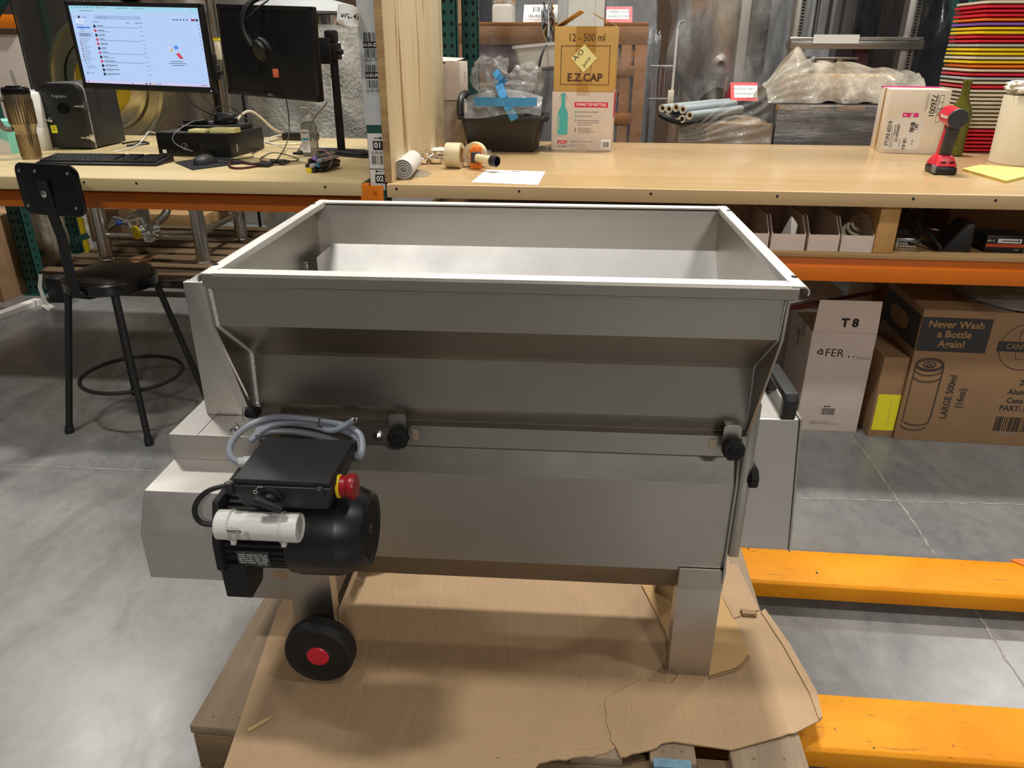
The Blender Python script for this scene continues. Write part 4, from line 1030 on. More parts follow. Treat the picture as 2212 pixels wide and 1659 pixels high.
mb.patch(F(.015, .166), X, Z, .065, .018, 'ink_pink'); mb.text('AL', o(.022, .166)-Y*.0004, Z, -X, .017, 'paper', bold=.0004); mb.text('9', o(-.006, .166)-Y*.0004, Z, -X, .014, 'paper', bold=.0004)
mb.build('print', t, (-.040, 0, 0))
MB().box(-w/2-.0008, -w/2, -.02, .02, 0, hS, 'tape').build('tape', t); MB().box(-w/2-.0012, w/2, dS/2-.05, dS/2-.002, hS, hS+.004, 'ink_pink').build('pink_flap', t)

p = at(2045, 336, z=ZB)
t = thing('wine_bottle', 'empty olive glass wine bottle standing behind the red drill', 'bottle', (p.x+.022, p.y+.012, ZB))
bw = .046
MB().lathe([(0, .012), (.02, .004), (bw-.006, 0), (bw, .006), (bw, .175), (bw-.006, .20), (.024, .232), (.0175, .25), (.0165, .298), (.019, .300), (.019, .312), (.015, .314), (.0135, .30), (.0145, .25), (.02, .232), (bw-.01, .198), (bw-.004, .175), (bw-.004, .01), (0, .016)], 'bottle', (0, 0, 0), (0, 0, 1), 36).build('glass', t)
# drill
p = (at(2008, 372, z=ZB)+at(2077, 384, z=ZB))/2
t = thing('cordless_drill', 'red and black cordless drill standing on its battery near the bench front', 'drill', (p.x, p.y+.05, ZB), R(-4))
mb = MB().box(-.040, .040, -.060, .060, 0, .030, 'black', .008); mb.build('battery', t)
MB().box(-.0415, -.036, -.062, -.02, .006, .034, 'grey_mid', .002).build('belt_clip', t)
mb = MB().hexa([(-.040, -.056, .030), (.040, -.056, .030), (.040, .062, .030), (-.040, .062, .030)], [(-.026, -.030, .068), (.026, -.030, .068), (.026, .035, .068), (-.026, .035, .068)], 'red_b', .006)
for x in (-.012, .018): mb.box(x-.009, x+.009, -.0505, -.047, .044, .048, 'void')
mb.build('foot', t)
mb = MB().hexa([(-.020, -.024, .064), (.020, -.024, .064), (.020, .030, .064), (-.020, .030, .064)], [(-.021, -.050, .17), (.021, -.050, .17), (.021, -.006, .17), (-.021, -.006, .17)], 'grey_dark', .008)
mb.hexa([(-.0215, -.004, .064), (.0215, -.004, .064), (.0215, .034, .064), (-.0215, .034, .064)], [(-.0215, -.030, .165), (.0215, -.030, .165), (.0215, .004, .165), (-.0215, .004, .165)], 'red_b', .006)
mb.build('grip', t)
mb = MB().lathe([(0, 0), (.033, .001), (.036, .006), (.034, .012), (.034, .11), (.028, .12), (.024, .13), (0, .13)], ['grey_dark', 'grey_dark', 'grey_dark', 'red_b', 'red_b', 'red_b', 'red_b'], (0, -.065, .202), (0, 1, .06), 30); mb.build('motor_housing', t)
MB().lathe([(0, 0), (.021, 0), (.022, .03), (.014, .048), (.006, .05), (0, .05)], 'zinc', (0, .065, .21), (0, 1, .06), 20).build('chuck', t)
mb = MB(); mb.text('Milwaukee', (-.0346, -.015, .207), (0, -1, 0), (0, 0, 1), .017, 'paper', bold=.0006); mb.build('brand_print', t)
# nested trays
tcol = 'cream red red red orange purple yellow yellow red red grey yellow yellow cream yellow orange white red grey white red white white white white white white white white white white red red red red red red'.split()
tpy = [10, 55, 100, 155, 200, 250, 320, 360, 415, 470, 515, 550, 590, 640, 690, 730, 780, 825, 880, 930, 965, 1015, 1050, 1095, 1130, 1170, 1215, 1255, 1300, 1340, 1385, 1420, 1460, 1490, 1540, 1580, 1615]
p = at(2052, 330, z=ZB); tx0, tyf = p.x+.012, p.y+.012
zs = [at(2080, 1.5+v/4.809, y=tyf).z for v in tpy]
n_t = len(zs); step = (zs[0]-ZB)/(n_t-.3)
TW, TD = .43, .32
def tray(mat_, k):
    mb = MB(); h = step*.62
    l_ = rings(mb, [(TW/2-.022, TD/2-.022, .03, 0), (TW/2-.017, TD/2-.017, .03, step*.32), (TW/2-.003, TD/2-.003, .035, step*.34), (TW/2, TD/2, .036, step*.40), (TW/2, TD/2, .036, step*.86), (TW/2-.004, TD/2-.004, .034, step*.92), (TW/2-.03, TD/2-.03, .03, step*.90)], mat_)
    f_ = mb.bm.faces.new(l_); f_.material_index = 0
    return mb.build('plastic_tray', None, ang=50)
WORD = 'first second third fourth fifth sixth seventh eighth ninth tenth eleventh twelfth thirteenth fourteenth fifteenth sixteenth seventeenth eighteenth nineteenth twentieth'.split()
mm = {'cream': 'cream', 'red': 'red_b', 'orange': 'orange', 'purple': 'purple', 'yellow': 'yellow', 'grey': 'grey_lt', 'white': 'cream'}
proto = {}; seen = {}
tot = {c_: tcol.count(c_) for c_ in set(tcol)}
for k, c_ in enumerate(tcol):
    nm = 'white' if c_ == 'cream' else c_
    seen[nm] = seen.get(nm, 0)+1
    if c_ not in proto: o = proto[c_] = tray(mm[c_], k)
    else: o = proto[c_].copy(); COL.objects.link(o)
    jit = random.Random(k)
    o.location = (tx0+TW/2+jit.uniform(-.003, .003), tyf+TD/2+jit.uniform(-.004, .004), ZB+.0006+step*(n_t-1-k)); o.rotation_euler = (0, 0, jit.uniform(-.012, .012))
    lbl = 'purple plastic tray in the tall nested stack on the bench' if nm == 'purple' else '%s %s plastic tray counted from the top of the nested stack' % (WORD[seen[nm]-1], nm)
    tag(o, lbl, 'tray', 'nested plastic trays')
p = at(2124, 347, z=ZB)
t = thing('paper_drum', 'white round container with a rag on top at the end of the bench', 'container', (p.x+.137, p.y-.06, ZB))
MB().lathe([(0, .003), (.130, 0), (.133, .004), (.136, .262), (.134, .266), (.130, .262), (.128, .01), (0, .012)], 'cream', (0, 0, 0), (0, 0, 1), 56).lathe([(0, .20), (.129, .20)], 'white_matt', (0, 0, 0), (0, 0, 1), 40).build('drum', t)
tag(MB().lump((0, 0, .018), (.24, .21, .055), 'cloth', .22, 2.2, 2, .55, 18).build('rag', None, (p.x+.142, p.y-.06, ZB+.276), (0, 0, 0), 180), 'crumpled off white rag lying on the round container', 'rag')
c4 = [at(2078, 369, z=ZB), at(2115, 361, z=ZB), at(2270, 372, z=ZB), at(2172, 396, z=ZB)]
cen = sum(c4, Vector())/4
t = thing('legal_pad', 'yellow ruled legal pad lying on the bench in front of the white container', 'notepad', (cen.x, cen.y, ZB+.0003))
loc = [Vector((p_.x-cen.x, p_.y-cen.y, 0)) for p_ in c4]
MB().plate(loc, Z, .009, 'pad_y').build('pages', t)
mb = MB(); 
e0, e1 = loc[0], loc[3]; nn_ = (e1-e0).normalized()
for k in range(34):
    p_ = e0+(e1-e0)*(k+.5)/34; mb.box(p_.x-.0012, p_.x+.0012, p_.y-.0012, p_.y+.0012, .001, .0085, 'tape')
mb.build('binding', t)

# ------------------------------------------------------------------ on the shelf under the bench
ZS = .7738
def shelf_bin(x0, x1, label):
    t = thing('parts_bin', label, 'bin', ((x0+x1)/2, BY0+.03, ZS), 0, 'white parts bins on the shelf'); w = x1-x0
    MB().box(-w/2, w/2, 0, .003, 0, .057, 'card_w2').box(-w/2, w/2, .003, .34, 0, .003, 'card_w2').box(-w/2, w/2, .337, .34, .003, .11, 'card_w2').build('tray', t)
    for s in (-1, 1): MB().prism([(.003, .003), (.34, .003), (.34, .11), (.07, .11), (.003, .057)], s*w/2-(.003 if s > 0 else 0), s*w/2+(0 if s > 0 else .003), 'x', 'card_w2').build('side', t)
    return t
for a_, b_, l in ((1585, 1656, 'white parts bin partly hidden behind the hopper corner'), (1662, 1735, 'white parts bin holding a shiny folded sheet'), (1742, 1808, 'empty white parts bin between the two filled ones'), (1813, 1882, 'white parts bin holding hose coils beside the pine board')):
    A_, B_ = at(a_, 547, y=BY0+.03), at(b_, 547, y=BY0+.03); shelf_bin(A_.x, B_.x, l)
A_ = at(1700, 547, y=BY0+.1)
mb = MB().plate([(-.035, 0, .02), (.005, -.01, .008), (.035, 0, .055), (0, .012, .10)], (.3, -1, .2), .002, 'steel').plate([(.01, .02, .05), (.04, .02, .09), (.05, .04, .06), (.02, .04, .03)], (.3, -1, .3), .001, 'wrap')
tag(mb.build('metal_sheet', None, (A_.x, BY0+.11, ZS+.004)), 'shiny folded sheet sticking out of a white parts bin', 'sheet')
A_ = at(1850, 547, y=BY0+.1); mb = MB()
for k in range(3): mb.tube([(-.012+.016*k+.030*math.cos(2*PI*i/20), .03*math.sin(2*PI*i/20)+.01*k, .03+.012*k+.02*math.sin(2*PI*i/20)) for i in range(20)], .006, 'cream', 7, True)
tag(mb.build('hose_coil', None, (A_.x, BY0+.15, ZS+.014)), 'small coil of white hose in the parts bin beside the pine board', 'hose')
A_, B_ = at(1932, 553, y=BY0+.06), at(1972, 553, y=BY0+.06)
t = thing('power_supply', 'grey perforated power supply with black cord on the shelf by the pine board', 'power supply', ((A_.x+B_.x)/2+.01, BY0+.12, ZS), R(-8))
mb = MB().box(-.032, .032, -.05, .09, 0, .042, 'zinc', .001); mb.build('case', t)
mb = MB()
for i in range(6):
    for j in range(3): mb.box(-.024+.009*i, -.018+.009*i, -.0506, -.0498, .008+.009*j, .012+.009*j, 'void')
mb.build('vents', t)
mb = MB().tube([(.01, -.052, .028), (.02, -.08, .03), (.045, -.06, .05), (.03, 0, .10), (-.01, .05, .14), (-.02, .07, .11), (.03, .03, .07), (.07, -.02, .06), (.10, -.05, .03), (.12, -.05, .008), (.09, -.02, .008), (.05, .03, .03), (.0, .06, .09), (.02, .07, .14)], .0065, 'black', 8, smooth=2); mb.build('cord', t)
A_ = at(2060, 550, y=BY0+.1)
tag(MB().hexa([(-.055, -.05, 0), (.04, -.06, 0), (.04, .08, 0), (-.055, .08, 0)], [(.015, -.03, .095), (.038, -.05, .10), (.038, .07, .10), (.015, .05, .095)], 'black', .004).build('adapter_wedge', None, (A_.x-.005, BY0+.12, ZS+.0003)), 'black wedge shaped plastic housing on the shelf', 'housing')
A_, B_ = at(2122, 552, y=BY0+.08), at(2206, 552, y=BY0+.08)
t = thing('screw_carton', 'small black and orange screw carton on the shelf', 'box', ((A_.x+B_.x)/2, BY0+.12, ZS+.0002), R(-2)); w = B_.x-A_.x
MB().box(-w/2, w/2, -.045, .06, 0, .058, 'black', .001).build('body', t)
mb = MB(); y = -.0457; mb.patch(F(0, .024), X, Z, w*.97, .011, plain('carton_orange', '#d4512a', .6)); mb.patch(F(.012, .040), X, Z, w*.6, .015, 'paper'); mb.patch(F(.014, .040)-Y*.0003, X, Z, w*.42, .003, 'ink'); mb.patch(F(.042, .040)-Y*.0003, X, Z, .004, .009, 'ink')
mb.text('#8 x 3', F(-.048, .040), X, Z, .009, 'paper', bold=.0002); mb.text('Rock', F(-.052, .052), X, Z, .007, plain('carton_red', '#d23a2a', .6)); mb.text('5 LB', F(.04, .010), X, Z, .008, 'paper'); mb.build('print', t)
A_, B_ = at(2060, 490, y=BY0+.3), at(2250, 490, y=BY0+.3)
t = thing('open_carton', 'opened brown carton with spread flaps at the back of the shelf', 'box', ((A_.x+B_.x)/2+.03, BY0+.48, ZS+.0002), 0)
mb = MB().box(-.17, .17, -.10, .12, 0, .09, 'card_d', .002); mb.build('body', t)
MB().plate([(-.15, -.10, .09), (-.02, -.10, .09), (-.06, -.16, .155), (-.16, -.15, .15)], (0, -1, .5), .003, 'card').plate([(-.01, -.10, .09), (.15, -.10, .09), (.17, -.17, .12), (.0, -.17, .13)], (0, -1, 2), .003, 'card_d').build('flaps', t)
A_ = at(2095, 500, y=BY0+.2); mb = MB()
for k in range(6): mb.cyl((-.12, -.03+.006*k, .045-.001*k), (.10, -.09+.006*k, .012+.002*k), .003, 'zinc', seg=7)
for k in range(3): mb.cyl((-.09+.06*k, -.05, .0), (-.09+.06*k, -.05, .02), .006, 'zinc', seg=8)
mb.box(-.13, .12, -.07, -.04, 0, .008, 'zinc')
tag(mb.build('rod_bundle', None, (A_.x+.0, BY0+.25, ZS+.0002)), 'bunch of thin metal rods lying on the shelf behind the screw carton', 'rods')

# ------------------------------------------------------------------ cartons on the floor under the bench
A_, B_ = at(1717, 927, z=0), at(1850, 935, z=0); w = (B_-A_).length; yT = (A_.y+B_.y)/2
zf = at(1822, 719, y=yT).z; zt = at(1830, 650, y=yT).z
t = carton('tall_white_carton', 'tall white carton marked T8 with raised front flap under the bench', ((A_.x+B_.x)/2, yT+.15, 0), 0, w, .30, zf, 'card_w2')
MB().plate([(-w/2+.002, -.15, zf+.001), (w/2, -.15, zf+.001), (w/2-.004, -.147, zt), (-w/2+.008, -.147, zt)], (0, 1, 0), .004, 'card_w2').build('flap', t)
mb = MB(); y = -.1506
def fz(py): return at(1800, py, y=yT).z
mb.text('T 8', F(.012, (fz(697)))-Y*.0006, X, Z, .046, 'ink', bold=.0018)
zz = fz(763); mb.text('FER', F(-.060, zz), X, Z, .046, 'ink', 'LEFT'); mb.patch(F(.032, zz-.012), X, Z, .004, .010, 'ink'); mb.text('v', F(.050, zz-.010), X, Z, .02, 'ink'); mb.text("'Boulop", F(.085, zz-.016), X, Z, .017, 'ink_grey')
for k in range(3):
    a_ = 2*PI*k/3; mb.tube([F(-.077+.006*math.cos(a_+i*.3)*(1+.15*i)*1.0, zz+.004+.006*math.sin(a_+i*.3)*(1+.15*i)) for i in range(7)], .0028, 'ink', 5)
zz = fz(889); mb.bars(F(-.005, zz), X, Z, .055, .030, 'ink', 16, 4); lines(mb, F(-.005, zz+.022), .04, 1, .01, 'ink', .004); lines(mb, F(-.01, fz(912)), .12, 2, .008, 'ink_grey', .003)
xl = -w/2-.0006
for k, (zz, hh, ww) in enumerate(((.42, .10, .016), (.41, .12, .010), (.34, .07, .02))): mb.patch(Vector((xl, -.05+.03*k, zz)), Y, Z, ww, hh, 'ink_grey')
mb.text('FER', Vector((xl, .03, zf-.06)), (0, -1, 0), Z, .035, 'ink_grey')
mb.build('printed_lettering', t)
A_, B_ = at(1872, 942, z=0), at(1929, 947, z=0); w = (B_-A_).length; yS = (A_.y+B_.y)/2; zs_ = at(1930, 773, y=yS).z
t = carton('small_carton', 'small brown carton with a yellow paper label between the two tall cartons', ((A_.x+B_.x)/2, yS+.14, 0), 0, w-.004, .27, zs_, 'card_d')
mb = MB(); y = -.1358; zz0, zz1 = at(1900, 930, y=yS).z, at(1920, 853, y=yS).z
mb.patch(F(.004, (zz0+zz1)/2), X, Z, w*.86, zz1-zz0, 'note_y'); mb.tube([F(.016+.006*math.sin(k*1.9), (zz0+zz1)/2-.05+.007*k)-Y*.0004 for k in range(15)], .0006, 'ink_grey', 4, smooth=1); mb.build('yellow_label', t, label='bright yellow paper label')
A_, B_ = at(1930, 948, z=0), at(2212, 964, z=0); rzc = math.atan2(B_.y-A_.y, B_.x-A_.x); cwid = .66; yC = A_.y
hC = at(1997, 668, y=yC+.0).z
dv = Vector((math.cos(rzc), math.sin(rzc), 0)); nv = Vector((-dv.y, dv.x, 0)); ctr = A_+dv*cwid/2+nv*.19
t = carton('can_carton', 'large brown can carton printed Never Wash a Bottle Again under the bench', (ctr.x, ctr.y, 0), rzc, cwid, .38, hC, 'card_d')
mb = MB(); y = -.1908; L0 = -cwid/2
def cw(px, py):
    """photo pixel on the carton's front -> its own x, z"""
    d = (px-1106)/FPX*_r-(py-829.5)/FPX*_u+_f; o = Vector((0, 0, CAM_H)); n = nv; tt = (A_-o).dot(n)/d.dot(n); p_ = o+d*tt-A_
    return L0+p_.dot(dv), p_.z
def C(px, py): x, z = cw(px, py); return F(x, z)
q4 = [C(1978, 757), C(1995, 684), C(2148, 689), C(2128, 764)]
zt_, zb_ = q4[1].z, q4[0].z; xr_ = q4[2].x
mb.patch(F((L0+xr_)/2+.001, (zt_+zb_)/2), X, Z, xr_-L0-.002, zt_-zb_, 'ink_navy')
for s_, px_, py_ in (('Never Wash', 2067, 702), ('a Bottle', 2062, 723), ('Again!', 2055, 744)):
    p_ = C(px_, py_); mb.text(s_, p_-Y*.0005, X, Z, .038, 'card', bold=.0008)
ca, cb2 = C(1975, 790), C(2036, 790); ccx = (ca.x+cb2.x)/2; cr = (cb2.x-ca.x)/2; zc_ = C(1995, 787).z; zbot = C(1960, 922).z
def ell(cx_, cz_, rx, rz_, a0=0, a1=360, th=.0022, m='ink_navy'): mb.tube([F(cx_+rx*math.cos(R(a_)), cz_+rz_*math.sin(R(a_))) for a_ in range(a0, a1+1, 10)], th, m, 4)
L_in = L0+.004
ccx += .004; ell(ccx, zc_, cr, .026); ell(ccx, zc_, cr*.88, .020); ell(ccx, zc_-.016, cr*1.02, .028, 180, 360); ell(ccx, zc_-.045, cr*1.02, .026, 190, 350); ell(ccx, zc_, .022, .011); ell(ccx, zc_-.004, .010, .005)
ell(ccx, zbot+.03, cr*.92, .020, 200, 330); ell(ccx-.005, zbot+.012, cr*.95, .024, 190, 350)
mb.tube([F(ccx+cr, zc_), F(ccx+cr*1.03, zc_-.03), F(ccx+cr*1.02, zc_-.06), F(ccx+cr*1.0, zbot+.06), F(ccx+cr*.9, zbot+.02)], .0024, 'ink_navy', 4)
mb.tube([F(ccx-cr, zc_), F(ccx-cr, zbot+.02)], .0018, 'ink_navy', 4)
p_ = C(2049, 858); mb.text('LARGE 500ml', F(p_.x, p_.z), Z, -X, .036, 'ink_navy', bold=.0008, squeeze=.9)
p_ = C(2073, 860); mb.text('(16oz)', F(p_.x+.004, p_.z), Z, -X, .036, 'ink_navy', bold=.0008, squeeze=.9)
p_ = C(2215, 750); rc = p_.x-C(2158, 750).x; ell(p_.x, p_.z, rc, rc, 0, 360, .0012)
ell(p_.x, p_.z+.060, .028, .010, 0, 360, .001); mb.tube([F(p_.x-.028, p_.z+.06), F(p_.x-.028, p_.z-.03), F(p_.x-.02, p_.z-.05), F(p_.x+.02, p_.z-.05), F(p_.x+.028, p_.z-.03), F(p_.x+.028, p_.z+.06)], .001, 'ink_navy', 4)
mb.patch(F(p_.x+.0, p_.z)-Y*.0006, X, Z, rc*2.15, .040, 'ink_navy'); mb.text('CANNULAR', F(p_.x+.0, p_.z)-Y*.001, X, Z, .031, 'card', squeeze=.8)
for s_, px_, py_ in (('202', 2212, 827), ('Aluminium', 2212, 848), ('Cans + Lids', 2212, 867), ('PART: KL05463', 2212, 884)):
    p_ = C(px_, py_); mb.text(s_, F(p_.x+.008, p_.z), X, Z, .030, 'ink_navy', bold=.0008)
p_ = C(2190, 917); mb.bars(F(p_.x+.03, p_.z), X, Z, .20, .062, 'ink', 32, 12); lines(mb, F(p_.x+.0, p_.z-.038), .10, 1, .01, 'ink_grey', .004)
xs_ = -cwid/2-.0008; mb.patch(Vector((xs_, .0, (zt_+zb_)/2)), Y, Z, .36, zt_-zb_, 'ink_navy')
pts = [Vector((xs_-.0006, .02+.10*math.copysign(abs(math.cos(a_))**.6, math.cos(a_)), (zt_+zb_)/2+.035*math.sin(a_))) for a_ in [2*PI*k/28 for k in range(28)]]; mb.face(pts[::-1], 'card_d')
mb.build('printed_lettering', t)
tag(MB().lathe([(0, 0), (.20, 0), (.215, .006), (.215, .014), (.20, .02), (0, .022)], 'bubble', (0, 0, 0), (0, 0, 1), 40).lump((-.02, -.02, .035), (.46, .40, .05), 'wrap', .25, 3, 4, .5, 10).build('wrapped_disc', None, (ctr.x+.10, ctr.y-.02, hC+.006)), 'shiny film wrapped disc lying on top of the can carton', 'wrapped part')
p0, p1 = at(1672, 672, y=2.95), at(1905, 628, y=3.05)
tag(MB().cyl(p0-(p1-p0)*.6, p1, .008, plain('dark_red_handle', '#5a1717', .4)).build('red_pole'), 'dark red pole leaning among the cartons under the bench', 'pole')
tag(MB().tube([at(1650, 664, y=2.92), at(1700, 655, y=2.92), at(1745, 645, y=2.95), at(1790, 640, y=3.0)], .005, 'white', 8, smooth=1).build('white_cable_end'), 'white cord draped behind the T8 carton', 'cord')
A_ = at(1760, 640, y=3.25)
carton('back_carton', 'grey white carton standing behind the T8 carton in the shade', (A_.x-.06, 3.35, 0), 0, .34, .25, at(1800, 632, y=3.22).z, 'white_matt')
carton('shaded_carton', 'brown carton at the back behind the can carton in the shade', (1.62, 3.5, 0), 0, .6, .3, .64, 'card_d')

# ------------------------------------------------------------------ on the computer desk
def stand(name, x, y, h, label, px=None):
    t = thing(name, label, 'monitor stand', (x, y, ZB), px or 0, 'monitor stands')
    mb = MB(); wv = [(-.19, -.10), (-.175, -.115), (-.08, -.10), (0, -.06), (.08, -.10), (.175, -.115), (.19, -.10), (.175, .0), (.10, .06), (-.10, .06), (-.175, .0)]
    mb.prism(wv, 0, .008, 'z', 'black_matt', .002); mb.prism([(p_[0]*.86, p_[1]*.86) for p_ in wv], .008, .015, 'z', 'black_matt', .003); mb.build('base', t)
    MB().cyl((0, 0, .015), (0, 0, h), .0175, 'black_matt', seg=24).build('pole', t)
    mb = MB().box(-.026, .026, -.030, .028, h-.07, h-.005, 'black', .004).box(-.022, .022, -.030, .022, h-.005, h+.045, 'black', .010).cyl((.026, 0, h-.04), (.045, 0, h-.04), .011, 'black').cyl((0, -.03, h-.035), (0, -.10, h-.035), .014, 'black').box(-.05, .05, -.112, -.098, h-.085, h+.015, 'black', .003)
    mb.build('clamp', t); return t
def monitor(name, label, loc, W_, H_, rot, lit):
    t = thing(name, label, 'monitor', loc, 0, 'computer monitors', rot)
    bz = .016
    mb = MB().box(-W_/2, W_/2, -.012, .016, -H_/2, H_/2, 'black', .006).box(-W_*.38, W_*.38, .012, .045, -H_*.36, H_*.36, 'black', .012); mb.build('housing', t)
    mb = MB()
    for x0, x1, z0_, z1_ in ((-W_/2, W_/2, H_/2-bz, H_/2), (-W_/2, W_/2, -H_/2, -H_/2+bz*1.5), (-W_/2, -W_/2+bz, -H_/2, H_/2), (W_/2-bz, W_/2, -H_/2, H_/2)): mb.box(x0, x1, -.0155, -.0118, z0_, z1_, 'black', .0015)
    mb.build('bezel', t); return t
# lit monitor
tl, tr_, bl, br_ = at(134, 5, y=3.2), at(449, 5, y=3.2), at(175, 195, y=3.2), at(473, 202, y=3.2)
W1 = (tr_.x-tl.x+br_.x-bl.x)/2; H1 = tl.z-bl.z
stand('monitor_stand', -1.77, 3.74, .36, 'black monitor stand behind the lit monitor')
ml = monitor('monitor', 'lit monitor showing a chat inbox on the desk', ((tl.x+tr_.x+bl.x+br_.x)/4, 3.2, (tl.z+bl.z)/2), W1, H1, (R(-2), 0, R(-6)), True)
ml.rotation_euler = (R(3), R(1.2), R(-6))
sw, sh = W1-.032, H1-.040; s0 = Vector((-sw/2, -.0124, -H1/2+.024))
mb = MB().box(-sw/2, sw/2, -.0124, -.012, s0.z, s0.z+sh, glow('screen_light', '#b9d3fb', .95))
sc_ = mb.build('screen', ml, label='glowing pale blue screen')
mb = MB(); gtxt, gmid, gred, gdark = glow('screen_text', '#5c6c86', .7), glow('screen_grey', '#93a6c6', .8), glow('screen_red', '#e0566a', .8), glow('screen_dark', '#2c3850', .6)
gtop, gbox, gwhite, gblue, gyel = glow('screen_tab_bar', '#a4dcf2', .95), glow('screen_panel', '#a9c2ea', .9), glow('screen_white', '#dfeaff', 1), glow('screen_blue', '#5a93e8', .9), glow('screen_yellow', '#eac36a', .9)
def SP(u, v, k=0): return s0+Vector((u*sw, -.0004-.0003*k, (1-v)*sh))
def sr(u0, v0, u1, v1, m, k=1): mb.face([SP(u0, v1, k), SP(u1, v1, k), SP(u1, v0, k), SP(u0, v0, k)], m)
def stx(s_, u, v, sz, m=None, k=2, al='LEFT'): mb.text(s_, SP(u, v, k), X, Z, sz, m or gtxt, al)
def dot(u, v, r_, m, k=2): p_ = SP(u, v, k); mb.face([p_+Vector((r_*math.cos(2*PI*i/16), 0, r_*math.sin(2*PI*i/16))) for i in range(16)], m)
sr(0, 0, 1, .04, gtop); sr(0, .04, 1, .085, glow('screen_url_bar', '#b4d6f4', .95)); sr(.0, .965, 1, 1, glow('screen_task_bar', '#d5cdf0', .95))
for u in (.02, .045, .07, .095, .12, .145, .17, .195, .22): sr(u, .012, u+.008, .028, gdark)
for u, l in ((.24, .05), (.37, .10), (.50, .10)): sr(u, .016, u+l, .024, gtxt)
sr(.08, .058, .19, .067, gtxt); sr(.88, .012, .93, .03, gwhite); sr(.94, .055, .975, .075, glow('screen_teal', '#35b7cf', .9))
stx('Chat', .085, .14, .011); dot(.063, .14, .005, gdark); sr(.02, .137, .03, .143, gtxt)
sr(.185, .115, .55, .165, gbox); stx('Search chat', .21, .14, .009); stx('Home', .165, .20, .011)
sr(.03, .175, .10, .22, gwhite); stx('New chat', .05, .197, .0085)
stx('Shortcuts', .03, .245, .007); sr(.03, .263, .135, .285, gblue); stx('Home', .05, .274, .0075)
for k in range(2): sr(.05, .295+.027*k, .085, .303+.027*k, gmid)
sr(.025, .34, .14, .395, gbox)
for k in range(3): sr(.04, .35+.014*k, .12, .356+.014*k, gtxt, 2)
stx('Direct messages', .03, .42, .007)
for k in range(11): dot(.034, .447+.0255*k, .0026, (gred, gdark, gdark)[k % 3]); sr(.045, .443+.0255*k, .045+(.05, .04, .03, .06, .035, .05)[k % 6], .451+.0255*k, gmid)
stx('Spaces', .03, .735, .007)
for k in range(3): sr(.035+.015*(k % 2), .765+.016*k, .115-.012*(k % 2), .771+.016*k, gmid)
sr(.03, .845, .045, .852, gmid); dot(.034, .87, .003, gdark); sr(.045, .866, .09, .874, gmid)
for k in range(12):
    v = .255+.0565*k; dot(.172, v, .0058, (gdark, gred, gdark, gred, gred, gdark, glow('screen_pink', '#d65cae', .8), gdark, gred, gdark, gdark, gdark)[k])
    sr(.19, v-.012, .19+(.05, .05, .05, .04, .06, .04, .045, .04, .09, .10, .11, .11)[k], v-.003, gtxt); sr(.19, v+.006, .19+(.33, .10, .05, .33, .06, .04, .33, .08, .33, .06, .05, .06)[k], v+.014, gmid); sr(.525, v-.012, .55, v-.005, gmid)
for u in (.43, .50, .53): sr(u, .195, u+.025, .21, gmid)
for k, u in enumerate((.83, .855, .88, .905)): dot(u, .15, .003, gdark)
sr(.79, .145, .82, .155, gtxt); sr(.935, .137, .965, .163, glow('screen_maroon', '#9a3a66', .8)); dot(.98, .15, .005, gdark)
for k in range(7): dot(.985, .21+.05*k, .002, gtxt)
sr(.77, .475, .80, .52, gblue); dot(.745, .535, .006, gyel); mb.face([SP(.775, .58, 2), SP(.80, .56, 2), SP(.83, .64, 2), SP(.80, .645, 2)], gred); mb.tube([SP(.73, .50, 2), SP(.755, .49, 2), SP(.745, .57, 2), SP(.77, .59, 2)], .0008, gmid, 4); dot(.735, .50, .004, gwhite)
for k, l in enumerate((.09, .14, .09)): sr(.775-l/2, .675+.025*k, .775+l/2, .683+.025*k, gtxt)
for k, u in enumerate((.38, .49, .52, .545, .575, .60)): sr(u, .975, u+.012, .992, (gblue, gdark, gdark, gyel, gmid, gblue)[k], 2)
dot(.02, .98, .003, gred); sr(.93, .976, .98, .983, gtxt, 2)
mb.build('interface', sc_)
MB().cyl((W1/2-.012, -.0155, -H1/2+.010), (W1/2-.012, -.0162, -H1/2+.010), .002, glow('power_led', '#dff0ff', 2), seg=10).build('power_led', ml)
tag(MB().box(-.045, .045, -.02, .02, 0, .026, 'black', .010).lathe([(.013, 0), (.013, .004), (.009, .004), (.008, .002), (0, .002)], 'black_gloss', (0, -.02, .012), (0, -1, 0), 20).box(-.03, .03, -.004, .045, -.008, 0, 'black', .002).build('webcam', None, (ml.location.x-.015, 3.205, ml.location.z+H1/2+.0045)), 'black webcam clipped on top of the lit monitor', 'webcam')
# dark monitor with headset
tl, tr_, bl, br_ = at(461, 5, y=3.25), at(677, 8, y=3.2), at(496, 206, y=3.25), at(700, 226, y=3.2)
W2 = .50; H2 = .345
md = monitor('monitor', 'switched off black monitor turned aside, with a headset over it', ((tl.x+tr_.x+bl.x+br_.x)/4-.004, 3.24, (tl.z+bl.z+tr_.z+br_.z)/4), W2, H2, (0, 0, R(-24)), False)
md.rotation_euler = (R(2), R(2.2), R(-22))
MB().box(-W2/2+.016, W2/2-.016, -.0124, -.012, -H2/2+.024, H2/2-.016, plain('dark_screen', '#1a1a1c', .35)).build('screen', md)
mb = MB(); mb.text('DELL', (-.01, -.0159, -H2/2+.012), X, Z, .013, 'silver_ink', bold=.0004); mb.build('logo', md)
pb = at(737, 335, z=ZB); stand('monitor_stand', pb.x-.015, pb.y+.06, at(705, 90, y=pb.y).z-ZB, 'black monitor stand to the right of the switched off monitor', R(-14))
def hp(px, py, d=0): p_ = at(px, py, y=3.165-d); return p_
t = thing('headset', 'black wired headset hung over the switched off monitor', 'headset', hp(545, 60))
o_ = t.location.copy()
